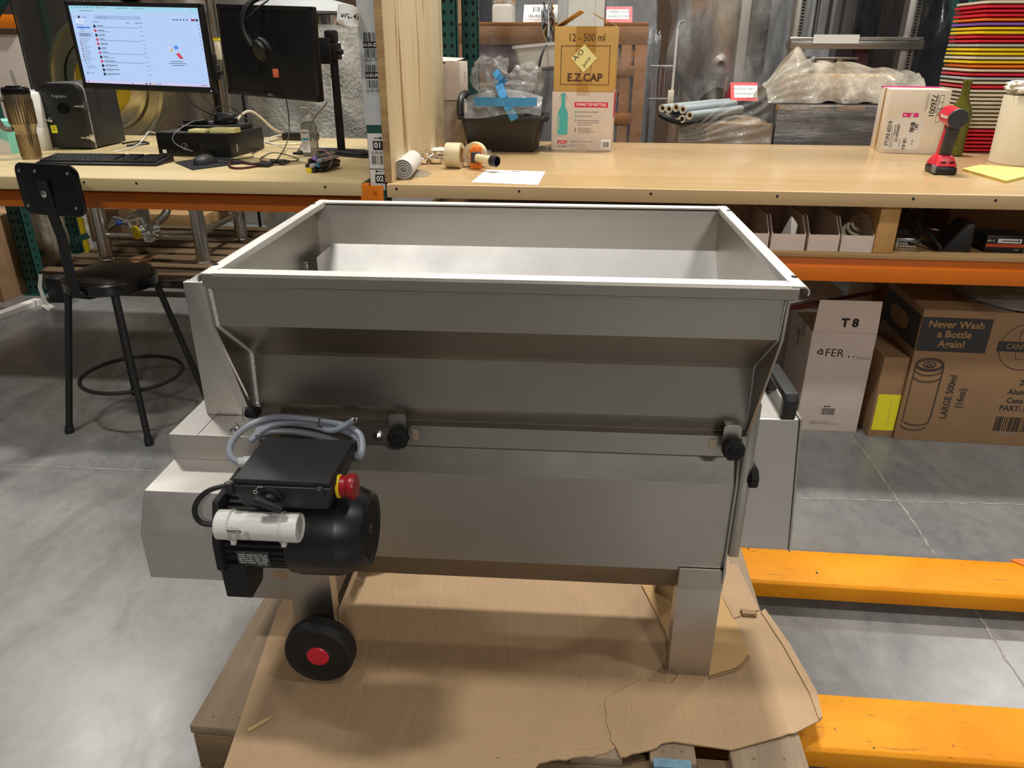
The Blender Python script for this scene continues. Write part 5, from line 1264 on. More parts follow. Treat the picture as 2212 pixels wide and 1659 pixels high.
def rel(p_): return p_-o_
MB().tube([rel(hp(590, -18, -.10)), rel(hp(560, -8, -.03)), rel(hp(535, 8)), rel(hp(523, 40, .01)), rel(hp(527, 70, .012)), rel(hp(545, 100, .012))], .012, 'black', 10, smooth=2).build('headband', t)
MB().tube([rel(hp(580, 0, -.02)), rel(hp(555, 18, .0)), rel(hp(540, 34, .01)), rel(hp(531, 40, .012))], .0035, 'black', 8, smooth=1).build('boom_mic', t)
c0, ax = rel(hp(566, 108, .018)), Vector((-.6, -.75, -.35)).normalized()
MB().lathe([(0, .026), (.028, .024), (.040, .018), (.042, .008), (.036, .0), (.044, -.002), (.046, -.012), (.038, -.02), (.02, -.016), (0, -.014)], ['black', 'black', 'black', 'black', 'black_matt', 'black_matt', 'black_matt', 'black_matt', 'black_matt'], tuple(c0), tuple(ax), 28).build('ear_cup', t)
mb = MB(); p_ = [rel(hp(597, 150, .01)), rel(hp(610, 185, .01)), rel(hp(622, 230, .0)), rel(hp(626, 280, -.02)), rel(Vector((at(620, 318, z=ZB).x, at(620, 318, z=ZB).y, ZB+.01))), rel(at(600, 345, z=ZB)+Z*.004)]
mb.tube([rel(hp(585, 140, .012))]+p_, .0022, 'black', 6, smooth=2); mb.build('wire', t)
tg = rel(hp(596, 158, .016)); MB().box(tg.x-.012, tg.x+.012, tg.y-.004, tg.y+.001, tg.z-.016, tg.z+.016, plain('orange_tag', '#e0694a', .5), .002).build('tag', t, label='orange plastic tag')
# keyboard, mouse, pad
a, b = at(78, 356, z=ZB), at(330, 359, z=ZB); c_ = at(362, 341, z=ZB)
kw = (b-a).length+.02; kd = .155
t = thing('keyboard', 'black wired keyboard lying along the front of the desk', 'keyboard', ((a.x+b.x)/2+.008, a.y+kd/2, ZB+.0005), math.atan2(b.y-a.y, b.x-a.x))
MB().hexa([(-kw/2, -kd/2, 0), (kw/2, -kd/2, 0), (kw/2, kd/2, 0), (-kw/2, kd/2, 0)], [(-kw/2+.002, -kd/2+.002, .010), (kw/2-.002, -kd/2+.002, .010), (kw/2-.002, kd/2-.002, .026), (-kw/2+.002, kd/2-.002, .026)], 'black', .003).build('base', t)
mb = MB(); q = random.Random(2)
for r_ in range(6):
    yy = -kd/2+.022+r_*.0205; x = -kw/2+.014; z_ = .0105+.016*(yy+kd/2)/kd
    while x < kw/2-.018:
        k_ = .0175 if not (r_ == 0 and -.1 < x < .02) else .09
        if not (abs(x-.135) < .008 or abs(x-.062) < .006): mb.box(x, min(x+k_, kw/2-.012), yy-.0085, yy+.0085, z_-.002, z_+.007, 'black', .0022)
        x += k_+.0022
mb.build('keys', t)
c4 = [at(378, 352, z=ZB), at(416, 368, z=ZB), at(540, 352, z=ZB), at(470, 336, z=ZB)]; cen = sum(c4, Vector())/4
tag(MB().plate([(p_.x-cen.x, p_.y-cen.y, 0) for p_ in c4], Z, .003, 'black_matt').build('mouse_pad', None, (cen.x, cen.y, ZB+.0003)), 'black mouse pad under the mouse', 'mouse pad')
p_ = at(437, 357, z=ZB)
t = thing('mouse', 'black wired mouse on the mouse pad', 'mouse', (p_.x, p_.y+.03, ZB+.0035), R(-12))
def msurf(u, v):
    a_ = u*PI; s_ = v*2-1; w_ = .033*math.sqrt(max(0, 1-s_**4))*(1-.12*s_*s_); return Vector((-w_*math.cos(a_), s_*.058, .036*math.sin(a_)*math.sqrt(max(0, 1-(s_+.1)**2*.78))))
mb = MB().surf(msurf, 14, 18, 'boxblack'); mb.build('shell', t, ang=70)
mb = MB().tube([(0, .056, .008), (.01, .09, .004), (.05, .11, .002), (.08, .16, .002), (.06, .24, .002)], .0018, 'black', 6, smooth=2); mb.build('wire', t)
# lanyard with fob and cord tangle
p_ = at(560, 358, z=ZB)
t = thing('lanyard', 'dark red and black lanyard with a black key fob beside the mouse pad', 'lanyard', (p_.x, p_.y, ZB))
def fl(px, py, z_=.004): w_ = at(px, py, z=ZB); return Vector((w_.x-p_.x, w_.y-p_.y, z_))
mb = MB(); pts = [fl(572, 358), fl(530, 366), fl(500, 366), fl(494, 358), fl(500, 350), fl(515, 352), fl(545, 358), fl(575, 352)]
mb.tube(pts, .005, 'fob_red', 6, smooth=2); mb.build('strap', t)
mb = MB().box(-.02, .045, -.02, .03, .0005, .014, 'black', .004, Matrix.Translation(fl(562, 360, 0))); mb.build('fob', t)
q = random.Random(8); cpt = fl(605, 355, 0); mb = MB()
pts = [cpt+Vector((q.uniform(-.045, .045), q.uniform(-.05, .05), q.uniform(.002, .022))) for k in range(26)]
tg2 = MB().tube([Vector((p_.x, p_.y, ZB))+v_ for v_ in pts], .0022, 'black', 6, smooth=2)
tag(tg2.build('cord_tangle'), 'tangle of thin black cord beside the key fob', 'cord')
# pc
a, b, c_ = at(345, 336, z=ZB), at(500, 341, z=ZB), at(562, 318, z=ZB)
pw = (b-a).length; pr = math.atan2(b.y-a.y, b.x-a.x)+R(1); ph = at(420, 286, y=a.y).z-ZB; pd = .30
PC = thing('desktop_computer', 'black small desktop computer lying flat behind the keyboard', 'computer', ((a.x+b.x)/2-math.sin(pr)*pd/2, (a.y+b.y)/2+math.cos(pr)*pd/2, ZB), pr)
mb = MB().box(-pw/2, pw/2, -pd/2, pd/2, .003, ph, 'black', .003); mb.build('case', PC)
mb = MB()
for k in range(60):
    x = -pw/2+.004+k*(pw-.008)/60
    if k < 36: mb.box(x, x+.0022, -pd/2-.0012, -pd/2, .01, ph-.006, 'black_gloss')
    else: mb.box(x, x+.0022, -pd/2-.0012, -pd/2, ph*.55, ph-.006, 'black_gloss')
mb.build('grille', PC)
mb = MB(); cc = Vector((-.04, -pd/2-.0018, ph*.42)); mb.tube([cc+Vector((.0135*math.cos(2*PI*k/24), 0, .0135*math.sin(2*PI*k/24))) for k in range(24)], .0009, 'silver_ink', 5, True); mb.text('DELL', cc, (.3, 0, 1), (-1, 0, .3), .009, 'silver_ink'); mb.box(-pw/2+.022, -pw/2+.040, -pd/2-.0016, -pd/2-.001, .012, .026, 'paper'); mb.build('badge', PC)
MB().box(pw/2-.0005, pw/2+.0012, -.10, -.092, .02, .05, 'zinc').build('latch', PC)
mb = MB()
for x in (.045, .06, .075, .095): mb.box(x-.005, x+.005, -pd/2-.012, -pd/2, .022, .029, 'black', .001)
mb.build('plugs', PC)
zt_ = ZB+ph
t = thing('router', 'flat black router box lying on the desktop computer', 'router', (PC.location.x+.03, PC.location.y+.02, zt_+.0003), pr)
mb = MB().box(-.13, .12, -.10, .09, 0, .022, 'black', .006); mb.build('case', t)
t = thing('hard_drive', 'small black external drive with a plug on top of the router', 'drive', (PC.location.x-.045, PC.location.y+.0, zt_+.0228), pr)
MB().box(-.055, .05, -.04, .04, 0, .016, 'black_gloss', .002).build('case', t); MB().box(.05, .072, -.02, .01, .001, .014, 'grey_mid', .003).build('plug', t)
for px0_, px1_, py_, l in ((415, 456, 285, 'short pale yellow sticky pad on the desktop computer'), (455, 512, 287, 'thicker yellow sticky pad at the corner of the desktop computer')):
    A_, B_ = at(px0_, py_, z=zt_), at(px1_, py_, z=zt_); ww = B_.x-A_.x; hh = .012 if px0_ < 430 else .019
    yy_ = PC.location.y-pd/2*math.cos(pr)+.032
    tag(MB().box(-ww/2, ww/2, -.03, .03, 0, hh, 'note', .0006).build('sticky_pad', None, ((A_.x+B_.x)/2, yy_, zt_+.0004), (0, 0, pr+R(3 if px0_ > 430 else 0))), l, 'sticky notes', 'sticky pads')
# retro mini fridge
a, b = at(115, 322, z=ZB), at(202, 323, z=ZB); fw = (b-a).length; fx, fy = (a.x+b.x)/2, (a.y+b.y)/2; fh = at(130, 178, y=fy).z-ZB; fd = .26
t = thing('mini_fridge', 'black retro mini fridge with chrome trim at the back of the desk', 'fridge', (fx, fy, ZB), R(2))
def arch(w, h, r, z0_=0): 
    o = [(-w/2, z0_), (w/2, z0_)]
    for k in range(9): a_ = R(90*k/8); o.append((w/2-r+r*math.cos(a_), h-r*.75+r*.75*math.sin(a_)))
    for k in range(9): a_ = R(90+90*k/8); o.append((-w/2+r+r*math.cos(a_), h-r*.75+r*.75*math.sin(a_)))
    return o
MB().prism(arch(fw, fh, .05, .006), .028, fd+.03, 'y', 'boxblack', .004).build('cabinet', t)
MB().prism(arch(fw+.002, fh+.001, .05, .005), .023, .028, 'y', 'bright_trim').build('chrome_trim', t)
dr = MB().prism(arch(fw-.002, fh-.002, .05, .007), -.010, .023, 'y', 'black', .006).build('door', t)
for z_ in (.055, fh*.66): MB().box(fw/2-.035, fw/2+.006, -.022, -.008, z_-.004, z_+.004, 'chrome', .003).hexa([(fw/2-.008, -.020, z_-.006), (fw/2+.004, -.020, z_-.006), (fw/2+.004, .02, z_-.03), (fw/2+.001, .02, z_-.03)], [(fw/2-.008, -.020, z_+.006), (fw/2+.004, -.020, z_+.006), (fw/2+.004, .02, z_+.02), (fw/2+.001, .02, z_+.02)], 'chrome').build('hinge', dr)
MB().lathe([(.011, 0), (.011, .006), (.008, .010), (0, .011)], 'chrome', (-fw/2+.028, -.010, fh*.45), (0, -1, 0), 20).box(-fw/2+.006, -fw/2+.03, -.024, -.018, fh*.45-.003, fh*.45+.003, 'chrome', .002).build('handle', dr)
mb = MB(); mb.text('Frigidaire', (-.005, -.0106, fh*.80), X, Z, .018, 'silver_ink', bold=.0002); mb.build('script_logo', dr)
mb = MB(); mb.patch(Vector((-fw/2+.034, -.0106, fh*.31)), X, Z, .028, .034, 'note_y')
for k in range(3): mb.patch(Vector((-fw/2+.034, -.0109, fh*.34-.006*k)), X, Z, .018, .0018, 'ink')
mb.build('warning_label', dr, label='yellow warning label')
mb = MB(); mb.face([Vector((.005+.030*math.cos(2*PI*k/24), -.0107, fh*.62+.024*math.sin(2*PI*k/24))) for k in range(24)][::-1], 'black_gloss'); mb.build('oval_badge', dr)
mb = MB()
for k in range(14): mb.box(fw/2-.0006, fw/2+.0008, .10, .125, fh*.52+.0095*k, fh*.52+.0045+.0095*k, 'void')
mb.build('side_vents', t)
# tumbler, canister, tissue box
p_ = at(57, 345, z=ZB); 
t = thing('steel_tumbler', 'large ribbed bronze tumbler with straw and handle on the desk', 'tumbler', (p_.x, p_.y+.037, ZB), R(0))
rb = []
mb = MB(); prof = [(0, .0), (.035, 0), (.037, .004), (.0385, .105), (.041, .115), (.042, .125), (.048, .135), (.050, .245), (.0505, .255), (0, .255)]
mb.lathe(prof, 'bronze', (0, 0, 0), (0, 0, 1), 56)
for k in range(28):
    a_ = 2*PI*k/28; mb.tube([(.0385*math.cos(a_), .0385*math.sin(a_), .01), (.039*math.cos(a_), .039*math.sin(a_), .10)], .0014, 'bronze', 4); mb.tube([(.0495*math.cos(a_), .0495*math.sin(a_), .14), (.0508*math.cos(a_), .0508*math.sin(a_), .235)], .0017, 'bronze', 4)
mb.build('cup', t)
MB().lathe([(.0512, .2555), (.052, .258), (.050, .277), (.045, .282), (0, .282)], 'black_gloss', (0, 0, 0), (0, 0, 1), 40).box(-.02, .03, -.03, .0, .280, .288, 'black_gloss', .003).build('lid', t)
MB().cyl((.006, .005, .280), (.002, .0, .345), .0048, 'clear', seg=12).build('straw', t)
MB().tube([(-.046, -.02, .235), (-.075, -.035, .238), (-.085, -.04, .20), (-.078, -.038, .14), (-.062, -.03, .118), (-.040, -.02, .120)], .0105, 'taupe', 10, smooth=2).build('handle', t)
p_ = at(98, 326, z=ZB)
t = thing('white_canister', 'white cylindrical canister between the tumbler and the mini fridge', 'canister', (p_.x-.052, p_.y+.05, ZB))
MB().lathe([(0, 0), (.050, 0), (.052, .003), (.052, .10), (.0515, .101), (.0525, .102), (.0525, .235), (.046, .245), (.03, .248), (.03, .255), (0, .256)], 'white', (0, 0, 0), (0, 0, 1), 40).build('body', t)
p_ = at(16, 334, z=ZB)
t = carton('tissue_box', 'teal and white tissue box at the left edge of the desk', (p_.x-.05, p_.y+.07, ZB), 0, .13, .12, at(10, 262, y=p_.y).z-ZB, 'teal')
mb = MB().prism([(-.0652, 0), (.0652, 0), (.0652, .05), (.03, .065), (-.01, .05), (-.0652, .06)], -.0607, -.0602, 'y', 'white_matt').build('wave_print', t)
# sanitizer
p_ = at(673, 337, z=ZB)
t = thing('hand_sanitizer', 'clear pump bottle of hand sanitizer on the desk', 'bottle', (p_.x, p_.y+.0, ZB), R(-8))
bh = at(675, 262, y=p_.y+.0).z-ZB
mb = MB(); l_ = rings(mb, [(.031, .019, .012, 0), (.033, .021, .013, .004), (.033, .021, .013, bh*.86), (.028, .018, .012, bh*.95), (.013, .013, .0125, bh)], 'gel'); f_ = mb.bm.faces.new(l_); f_.material_index = 0; mb.build('bottle', t, ang=60)
mb = MB().lathe([(.0145, bh), (.0145, bh+.02), (.012, bh+.024), (.005, bh+.026), (.005, bh+.048)], 'white', (0, 0, 0), (0, 0, 1), 20).box(-.03, .008, -.006, .006, bh+.046, bh+.056, 'white', .003).build('pump', t)
mb = MB(); y = -.0216; mb.patch(F(-.010, bh*.45), X, Z, .040, bh*.66, 'paper'); mb.text('PURELL', F(-.010, bh*.68)-Y*.0003, X, Z, .0095, plain('label_blue', '#2c4a9a', .5), bold=.0003); mb.patch(F(-.010, bh*.50)-Y*.0003, X, Z, .032, .008, plain('label_cyan', '#37a9cf', .5)); lines(mb, F(-.010, bh*.42)-Y*.0003, .030, 6, .006, 'ink_grey', .0016); mb.build('label', t)
# bundle of markers in a rubber band
p_ = at(668, 374, z=ZB); q = random.Random(4)
base = Vector((p_.x+.02, p_.y+.01, ZB)); ax = Vector((.28, .95, .16)).normalized(); sx_ = Vector((.95, -.28, 0)).normalized(); sz_ = sx_.cross(ax)
if sz_.z < 0: sz_ = -sz_
spots = [(-.021, .009, 'yellow', 'yellow highlighter at the lower edge of the marker bundle'), (0, .009, 'black', 'black marker at the bottom middle of the bundle'), (.019, .010, 'black', 'black marker at the bottom right of the bundle'),
         (-.030, .025, 'black', 'black marker at the left side of the bundle'), (-.010, .026, 'grey_lt', 'silver capped marker in the middle of the bundle'), (.010, .026, 'tape_blue', 'blue marker in the lower middle of the bundle'), (.029, .027, 'black', 'black marker at the right side of the bundle'),
         (-.022, .042, 'black', 'black marker left of the lavender one'), (-.003, .050, 'lav', 'lavender marker on top of the bundle'), (.016, .043, 'cable_grey', 'grey blue marker under the clear pen'), (.034, .045, 'clear', 'clear plastic pen at the right top of the bundle'), (.010, .060, 'clear', 'clear plastic pen lying on top of the bundle')]
for k, (dx, dz, m_, l) in enumerate(spots):
    r_ = .0088 if m_ not in ('clear',) else .006; o_ = base+sx_*dx+Vector((0, 0, dz+.0005))+ax*q.uniform(-.012, .008)
    a2 = (ax+Vector((q.uniform(-.03, .03), 0, -.145+q.uniform(-.01, .02)))).normalized()
    mb = MB().lathe([(0, 0), (r_*.85, 0), (r_, .004), (r_, .045), (r_*.93, .046), (r_*.93, .118), (r_*.5, .125), (0, .125)], m_, (0, 0, 0), tuple(a2), 16)
    if m_ != 'yellow': mb.lathe([(r_*.5, -.0004), (r_*.4, -.002), (0, -.002)], 'grey_dark' if m_ == 'black' else m_, (0, 0, 0), tuple(a2), 12)
    else: mb.lathe([(r_*1.35, -.004), (r_*1.45, 0), (r_*1.45, .035), (r_, .04)], 'yellow', (0, 0, 0), tuple(a2), 6).lathe([(0, -.004), (r_*1.35, -.004)], 'yellow', (0, 0, 0), tuple(a2), 6)
    tag(mb.build('marker_pen', None, tuple(o_)), l, 'marker', 'bundle of markers')
tag(MB().tube([base+ax*.05+sx_*(.045*math.cos(2*PI*k/24))+Vector((0, 0, .035+.036*math.sin(2*PI*k/24))) for k in range(24)], .0012, plain('rubber_band', '#d79a9a', .5), 5, True).build('rubber_band'), 'pink rubber band round the bundle of markers', 'rubber band')
# cables on the desk
def cable(name, pts, r_, m_, label):
    tag(MB().tube(pts, r_, m_, 7, smooth=3).build(name), label, 'cable', 'desk cables')
def dk(px, py, z_=.004): w_ = at(px, py, z=ZB); return Vector((w_.x, w_.y, ZB+z_))
def dy(px, py, y): return at(px, py, y=y)
cable('white_cable', [dk(245, 330), dk(290, 322), dk(312, 305, .01), dk(322, 290, .02), dk(345, 300, .02), dk(362, 312, .006)], .003, 'white', 'thin white cable lying between fridge and computer')
cable('cream_cable', [dy(507, 268, 3.62), dy(520, 248, 3.66), dy(540, 237, 3.70), dy(565, 255, 3.74), dy(590, 280, 3.78), dk(625, 297, .007), dk(690, 300, .007)], .0062, 'cream', 'thick cream cable arching behind the desktop computer')
cable('cream_coil', [dk(567, 312), dk(590, 303, .006), dk(640, 300, .020), dk(690, 306), dk(640, 314), dk(585, 314), dk(572, 306, .012), dk(620, 298, .022), dk(660, 304, .010)], .0045, 'cream', 'loosely coiled cream cable at the back of the desk')
cable('white_cable', [dk(572, 318, .03), dk(590, 318, .012), dk(630, 324, .004), dk(690, 318), dk(745, 326), dk(790, 324)], .0032, 'white', 'white cable running under the sanitizer towards the post')
cable('black_cable', [dk(640, 334), dk(652, 316), dy(668, 285, 3.7), dy(680, 250, 3.6), dy(700, 232, 3.5), dy(706, 222, 3.46)], .0028, 'black', 'black cable rising from the desk to the right monitor stand')
cable('black_cable', [dk(565, 342), dk(590, 333, .012), dk(640, 342), dk(650, 352, .010), dk(600, 354), dk(555, 349, .004), dk(575, 338, .006)], .0022, 'black', 'black cable looped on the desk in front of the sanitizer')
cable('black_cable', [dy(455, 255, 3.50), dy(465, 232, 3.52), dy(490, 226, 3.54), dy(520, 245, 3.56), dk(572, 300, .03), dk(568, 322, .01), dk(545, 334, .004)], .0026, 'black', 'black cable hanging over the right side of the computer')
cable('black_cable', [dy(470, 252, 3.52), dy(440, 240, 3.50), dy(412, 222, 3.45), dy(398, 203, 3.35)], .0028, 'black', 'black cable from the router up to the lit monitor')
cable('black_cable', [dy(480, 252, 3.56), dy(455, 228, 3.52), dy(437, 203, 3.35)], .0022, 'black', 'second black cable going up behind the lit monitor')
cable('grey_cable', [dy(440, 258, 3.42), dy(415, 262, 3.32), dy(385, 280, 3.20), dy(370, 297, 3.18), dy(380, 314, 3.17), dy(416, 327, 3.18)], .0022, 'grey_mid', 'grey cable looping over the front of the computer')
cable('black_wires', [dk(265, 312), dk(300, 306), dk(330, 312), dk(290, 315), dk(268, 318), dk(310, 310)], .0045, 'black', 'bundled black power cord behind the keyboard')
tag(MB().lump((0, 0, .02), (.09, .05, .05), 'black', .3, 3, 2, .4, 6).build('power_adapter', None, (PC.location.x+.07, PC.location.y+.02, zt_+.0225), (0, 0, .4), 60), 'black power adapter lump on top of the router', 'adapter')
tag(MB().box(-.09, .09, -.03, .03, 0, .035, 'black', .006).build('power_strip', None, tuple(dk(640, 306, .0005)+Vector((0, .07, 0))), (0, 0, -.1)), 'black power strip at the back of the desk', 'power strip')
# ------------------------------------------------------------------ behind the benches
def post(name, x, y, label, w=.08, d=.07, top=2.7, holes=True, facing=1):
    t = thing(name, label, 'rack post', (x, y, 0), 0, 'green rack posts')
    mb = MB().box(-w/2, w/2, -d/2, -d/2+.004, .006, top, 'green_paint').box(-w/2, -w/2+.004, -d/2, d/2, .006, top, 'green_paint').box(w/2-.004, w/2, -d/2, d/2, .006, top, 'green_paint')
    mb.build('column', t)
    MB().box(-w/2-.02, w/2+.02, -d/2-.02, d/2+.02, 0, .006, 'green_paint').build('base_plate', t)
    mb = MB(); z = .05
    while z < top and holes:
        for s in (-1, 1): mb.prism([(s*w*.22+.008*math.cos(a_), z+.012*math.sin(a_)) for a_ in [2*PI*k/10 for k in range(10)]], -d/2-.0008, -d/2+.001, 'y', 'void')
        for s in (-1, 1): mb.box(s*w/2-.0008, s*w/2+.0008, -.01, .006, z+.02, z+.036, 'void')
        z += .0508
    if holes: mb.build('slot_pattern', t)
    return t
def brace(p0, p1, name, label):
    a, b = Vector(p0), Vector(p1); d = (b-a).normalized(); s = d.cross(Y).normalized()
    mb = MB().plate([a-s*.02, b-s*.02, b+s*.02, a+s*.02], Y, .03, 'green_paint')
    return tag(mb.build(name), label, 'rack brace', 'green rack braces')
A_ = at(78, 636, z=0)
post('rack_post', A_.x, A_.y+.03, 'green punched rack post rising from the floor under the left end of the desk', .085, .075)
B_ = at(64, 90, y=5.25)
post('rack_post', B_.x, 5.25, 'green punched rack post behind the tumbler', .09, .075)
C_ = at(243, 460, y=6.1)
post('rack_post', C_.x, 6.1, 'green punched rack post beyond the legs of the steel tank', .16, .1)
MB_ = MB().box(-.02, .02, A_.y+.08, 5.21, .50, .53, 'green_paint').box(-.02, .02, A_.y+.08, 5.21, .30, .33, 'green_paint')
for k in range(2): brace((B_.x-.07-k*.55, 5.27, 1.75-.55*k), (B_.x-.07-(k+1)*.55, 5.27, 1.75-.55*(k+1)), 'rack_brace', ('upper length of green diagonal brace left of the post behind the tumbler', 'lower length of green diagonal brace left of the post behind the tumbler')[k]) if k == 0 else None
p0, p1 = at(85, 548, y=4.4), at(186, 510, y=4.9)
brace(p0, p1, 'rack_brace', 'green horizontal brace running back under the desk behind the stool')
p_ = at(970, 60, y=4.15); post('rack_post', p_.x, 4.15, 'green punched rack post directly behind the plywood panel', .085, .06)
p_ = at(1016, 60, y=4.32); post('rack_post', p_.x, 4.33, 'green punched rack post between plywood panel and black tote', .085, .06)
p0, p1 = at(2062, -60, y=4.75), at(2068, 210, y=4.75)
brace(p0, p1+(p1-p0)*.8, 'rack_brace', 'green rack brace behind the tray stack')
p0, p1 = at(2120, -20, y=4.8), at(2072, 60, y=4.8); brace(p0, p1, 'rack_brace', 'short green brace meeting the brace behind the tray stack')

# stainless tank with round manway
tc = Vector((at(285, 180, y=4.97).x, 4.97, 0)); tr = .56
T = thing('steel_tank', 'stainless tank with a round manway standing on legs behind the monitors', 'tank', tc)
MB().lathe([(0, .78), (.2, .80), (tr-.1, .86), (tr, .95), (tr, 2.6), (0, 2.7)], 'tank', (0, 0, 0), (0, 0, 1), 64).build('shell', T)
mw = at(228, 178, y=4.38); mo_ = Vector((mw.x-tc.x, 4.41-tc.y, mw.z))
mb = MB().lathe([(.335, -.10), (.345, .0), (.345, .03), (.325, .035), (.315, .02), (.262, .022), (.255, .045), (.235, .048)], 'manway', tuple(mo_), (-.05, -1, 0), 64)
mwp = mb.build('manway_ring', T)
MB().lathe([(.236, .040), (.20, .052), (.17, .056), (.165, .05), (.10, .062), (0, .068)], ['manway', 'manway', 'manway', plain('door_yellow_light', '#b9a02a', .3, .6, .1), plain('door_yellow_light_2', '#a8922c', .25, .8, .1)], tuple(mo_), (-.05, -1, 0), 64).build('door', mwp, label='domed door with yellowish centre')  # yellow light on the steel door painted into its centre
MB().tube([(mo_.x-.30, mo_.y-.05, mo_.z-.16), (mo_.x-.26, mo_.y-.09, mo_.z-.20), (mo_.x-.2, mo_.y-.08, mo_.z-.2)], .012, 'chrome', 10, smooth=1).build('hinge', mwp)
legs = []
for px, y_, pxb in ((205, 4.53, 228), (420, 4.53, 440), (305, 5.2, 330), (512, 5.16, 520)):
    a_ = at(px, 440, y=y_); legs.append(Vector((a_.x, y_, 0)))
    MB().cyl((a_.x-tc.x, y_-tc.y, .145), (a_.x-tc.x, y_-tc.y, .95), .043, 'steel_tube', seg=24).lathe([(.05, .145), (.05, .15), (.035, .17)], 'chrome', (a_.x-tc.x, y_-tc.y, 0), (0, 0, 1), 20).build('leg', T)
for i, j, z_ in ((0, 1, .305), (0, 2, .33), (1, 3, .33), (2, 3, .36)):
    MB().cyl(legs[i]-tc+Z*z_, legs[j]-tc+Z*z_, .019, 'steel_tube', seg=14).build('leg_rail', T)
v0 = at(297, 502, y=4.36); vv = v0-tc
mb = MB().tube([at(362, 418, y=4.75)-tc, at(362, 448, y=4.75)-tc, at(358, 465, y=4.7)-tc, at(330, 487, y=4.55)-tc, vv+Vector((.05, .08, .01))], .026, 'steel_tube', 14, smooth=3)
mb.lathe([(.028, 0), (.038, .004), (.038, .016), (.028, .02)], 'chrome', tuple(at(362, 443, y=4.75)-tc), (0, 0, 1), 24)
mb.tube([vv+Vector((-.08, .10, -.02)), vv+Vector((-.25, .35, -.03)), vv+Vector((-.45, .5, -.04))], .03, 'steel_tube', 14)
mb.build('drain_pipe', T)
mb = MB().cyl(vv+Vector((.06, .11, 0)), vv+Vector((.0, -.005, -.0)), .043, 'chrome', seg=26).box(vv.x+.02, vv.x+.075, vv.y+.01, vv.y+.10, vv.z-.065, vv.z+.04, 'chrome', .008).cyl(vv+Vector((.03, .05, .03)), vv+Vector((.02, .05, .085)), .014, 'chrome', seg=14).cyl(vv+Vector((.02, .05, .075)), vv+Vector((-.10, .02, .055)), .006, 'chrome', seg=10)
vl = mb.build('valve', T)
MB().lathe([(.040, 0), (.041, .012), (.036, .016), (0, .017)], 'yellow', tuple(vv), (-.45, -.89, 0), 28).build('cap', vl, label='round yellow plastic cap')
MB().ball(vv+Vector((-.115, .016, .052)), .018, plain('blue_knob', '#2a55b8', .35)).build('lever_knob', vl, label='blue ball on the valve lever')
p_ = at(455, 60, y=4.32)-tc
mb = MB().cyl((p_.x, p_.y, 1.0), (p_.x, p_.y, 2.4), .010, 'chrome', seg=12).cyl((p_.x+.022, p_.y, 1.0), (p_.x+.022, p_.y, 2.4), .006, 'clear', seg=12).cyl((p_.x+.035, p_.y+.02, .9), (p_.x+.035, p_.y+.02, 2.4), .014, 'steel_tube', seg=12)
g_ = at(468, 85, y=4.3)-tc
mb.box(g_.x-.012, g_.x+.012, g_.y-.012, g_.y+.012, g_.z-.10, g_.z, 'cream', .002).box(g_.x-.014, g_.x+.014, g_.y-.014, g_.y+.014, g_.z-.006, g_.z+.006, 'yellow').build('sight_gauge', T)
# pallet under the tank, box behind it
t = thing('tank_pallet', 'worn wooden pallet on the floor under the steel tank', 'pallet', (tc.x+.05, 4.9, 0))
for k in range(8): MB().box(-.47, .62, -.66+.175*k, -.66+.175*k+.11, .122, .144, 'pallet_x', .003).build('top_board', t)
for x in (-.46, -.02, .52): MB().box(x, x+.08, -.655, .68, .018, .122, 'pallet', .003).build('stringer', t)
MB().box(-.05, .10, -.66, -.25, .1445, .150, wood('loose_board', '#7d5c38', '#9b7548', 1, 6, .7, .2), .003).build('loose_board', t)
a_, b_ = at(288, 500, y=6.2), at(452, 500, y=6.2)
carton('brown_carton', 'closed brown carton on the floor beyond the steel tank', ((a_.x+b_.x)/2, 6.4, 0), 0, b_.x-a_.x, .45, at(360, 462, y=6.2).z, 'card')
# things below the left end of the desk
a_, b_ = at(-60, 600, y=4.0), at(22, 600, y=4.0)
carton('brown_carton', 'brown carton on the floor at the far left below the desk', ((a_.x+b_.x)/2-.24, 4.25, 0), 0, b_.x-a_.x+.24, .4, at(0, 478, y=4.05).z, 'card_d')
a_ = at(88, 500, y=4.5); tag(MB().lump((0, 0, .27), (.13, .18, .54), 'wrap_gold', .2, 2.5, 3, .35, 10).lump((0, 0, .25), (.11, .14, .5), 'white_matt', .2, 2.5, 3, .3, 6).build('wrapped_sack', None, (a_.x+.03, 4.53, 0.0)), 'pale film wrapped sack behind the green post under the desk', 'sack')
a_, b_ = at(125, 510, y=5.2), at(172, 510, y=5.2)
t = carton('brown_carton', 'small brown carton with a clear window between stool backrest and tank leg', ((a_.x+b_.x)/2+.05, 5.75, 0), 0, b_.x-a_.x+.1, .35, at(150, 472, y=5.2).z, 'card_d')
a_ = at(176, 490, y=5.15); tag(MB().box(-.018, .018, -.01, .01, 0, at(176, 470, y=5.15).z, 'yellow').build('yellow_post', None, (a_.x+.005, 5.15, 0)), 'narrow yellow guard strip beside the front left tank leg', 'guard')
a_ = at(140, 560, y=4.9); t = thing('slatted_base', 'wooden base board lying on the floor behind the stool', 'board', (a_.x, 4.85, 0)); MB().box(-.35, -.08, -.14, .14, 0, .03, 'card_d').build('deck', t); MB().box(-.35, -.08, -.17, -.14, 0, .09, 'pallet', .002).build('front_board', t)
p0, p1 = at(-120, 722, z=.02), at(84, 648, z=.02); d_ = (p1-p0).normalized(); s_ = Vector((-d_.y, d_.x, 0))
tag(MB().plate([p0-s_*.03-Z*.02, p1-s_*.03-Z*.02, p1+s_*.03-Z*.02, p0+s_*.03-Z*.02], Z, .03, 'white_matt').build('floor_rail'), 'pale floor rail running under the desk to the green post', 'rail')
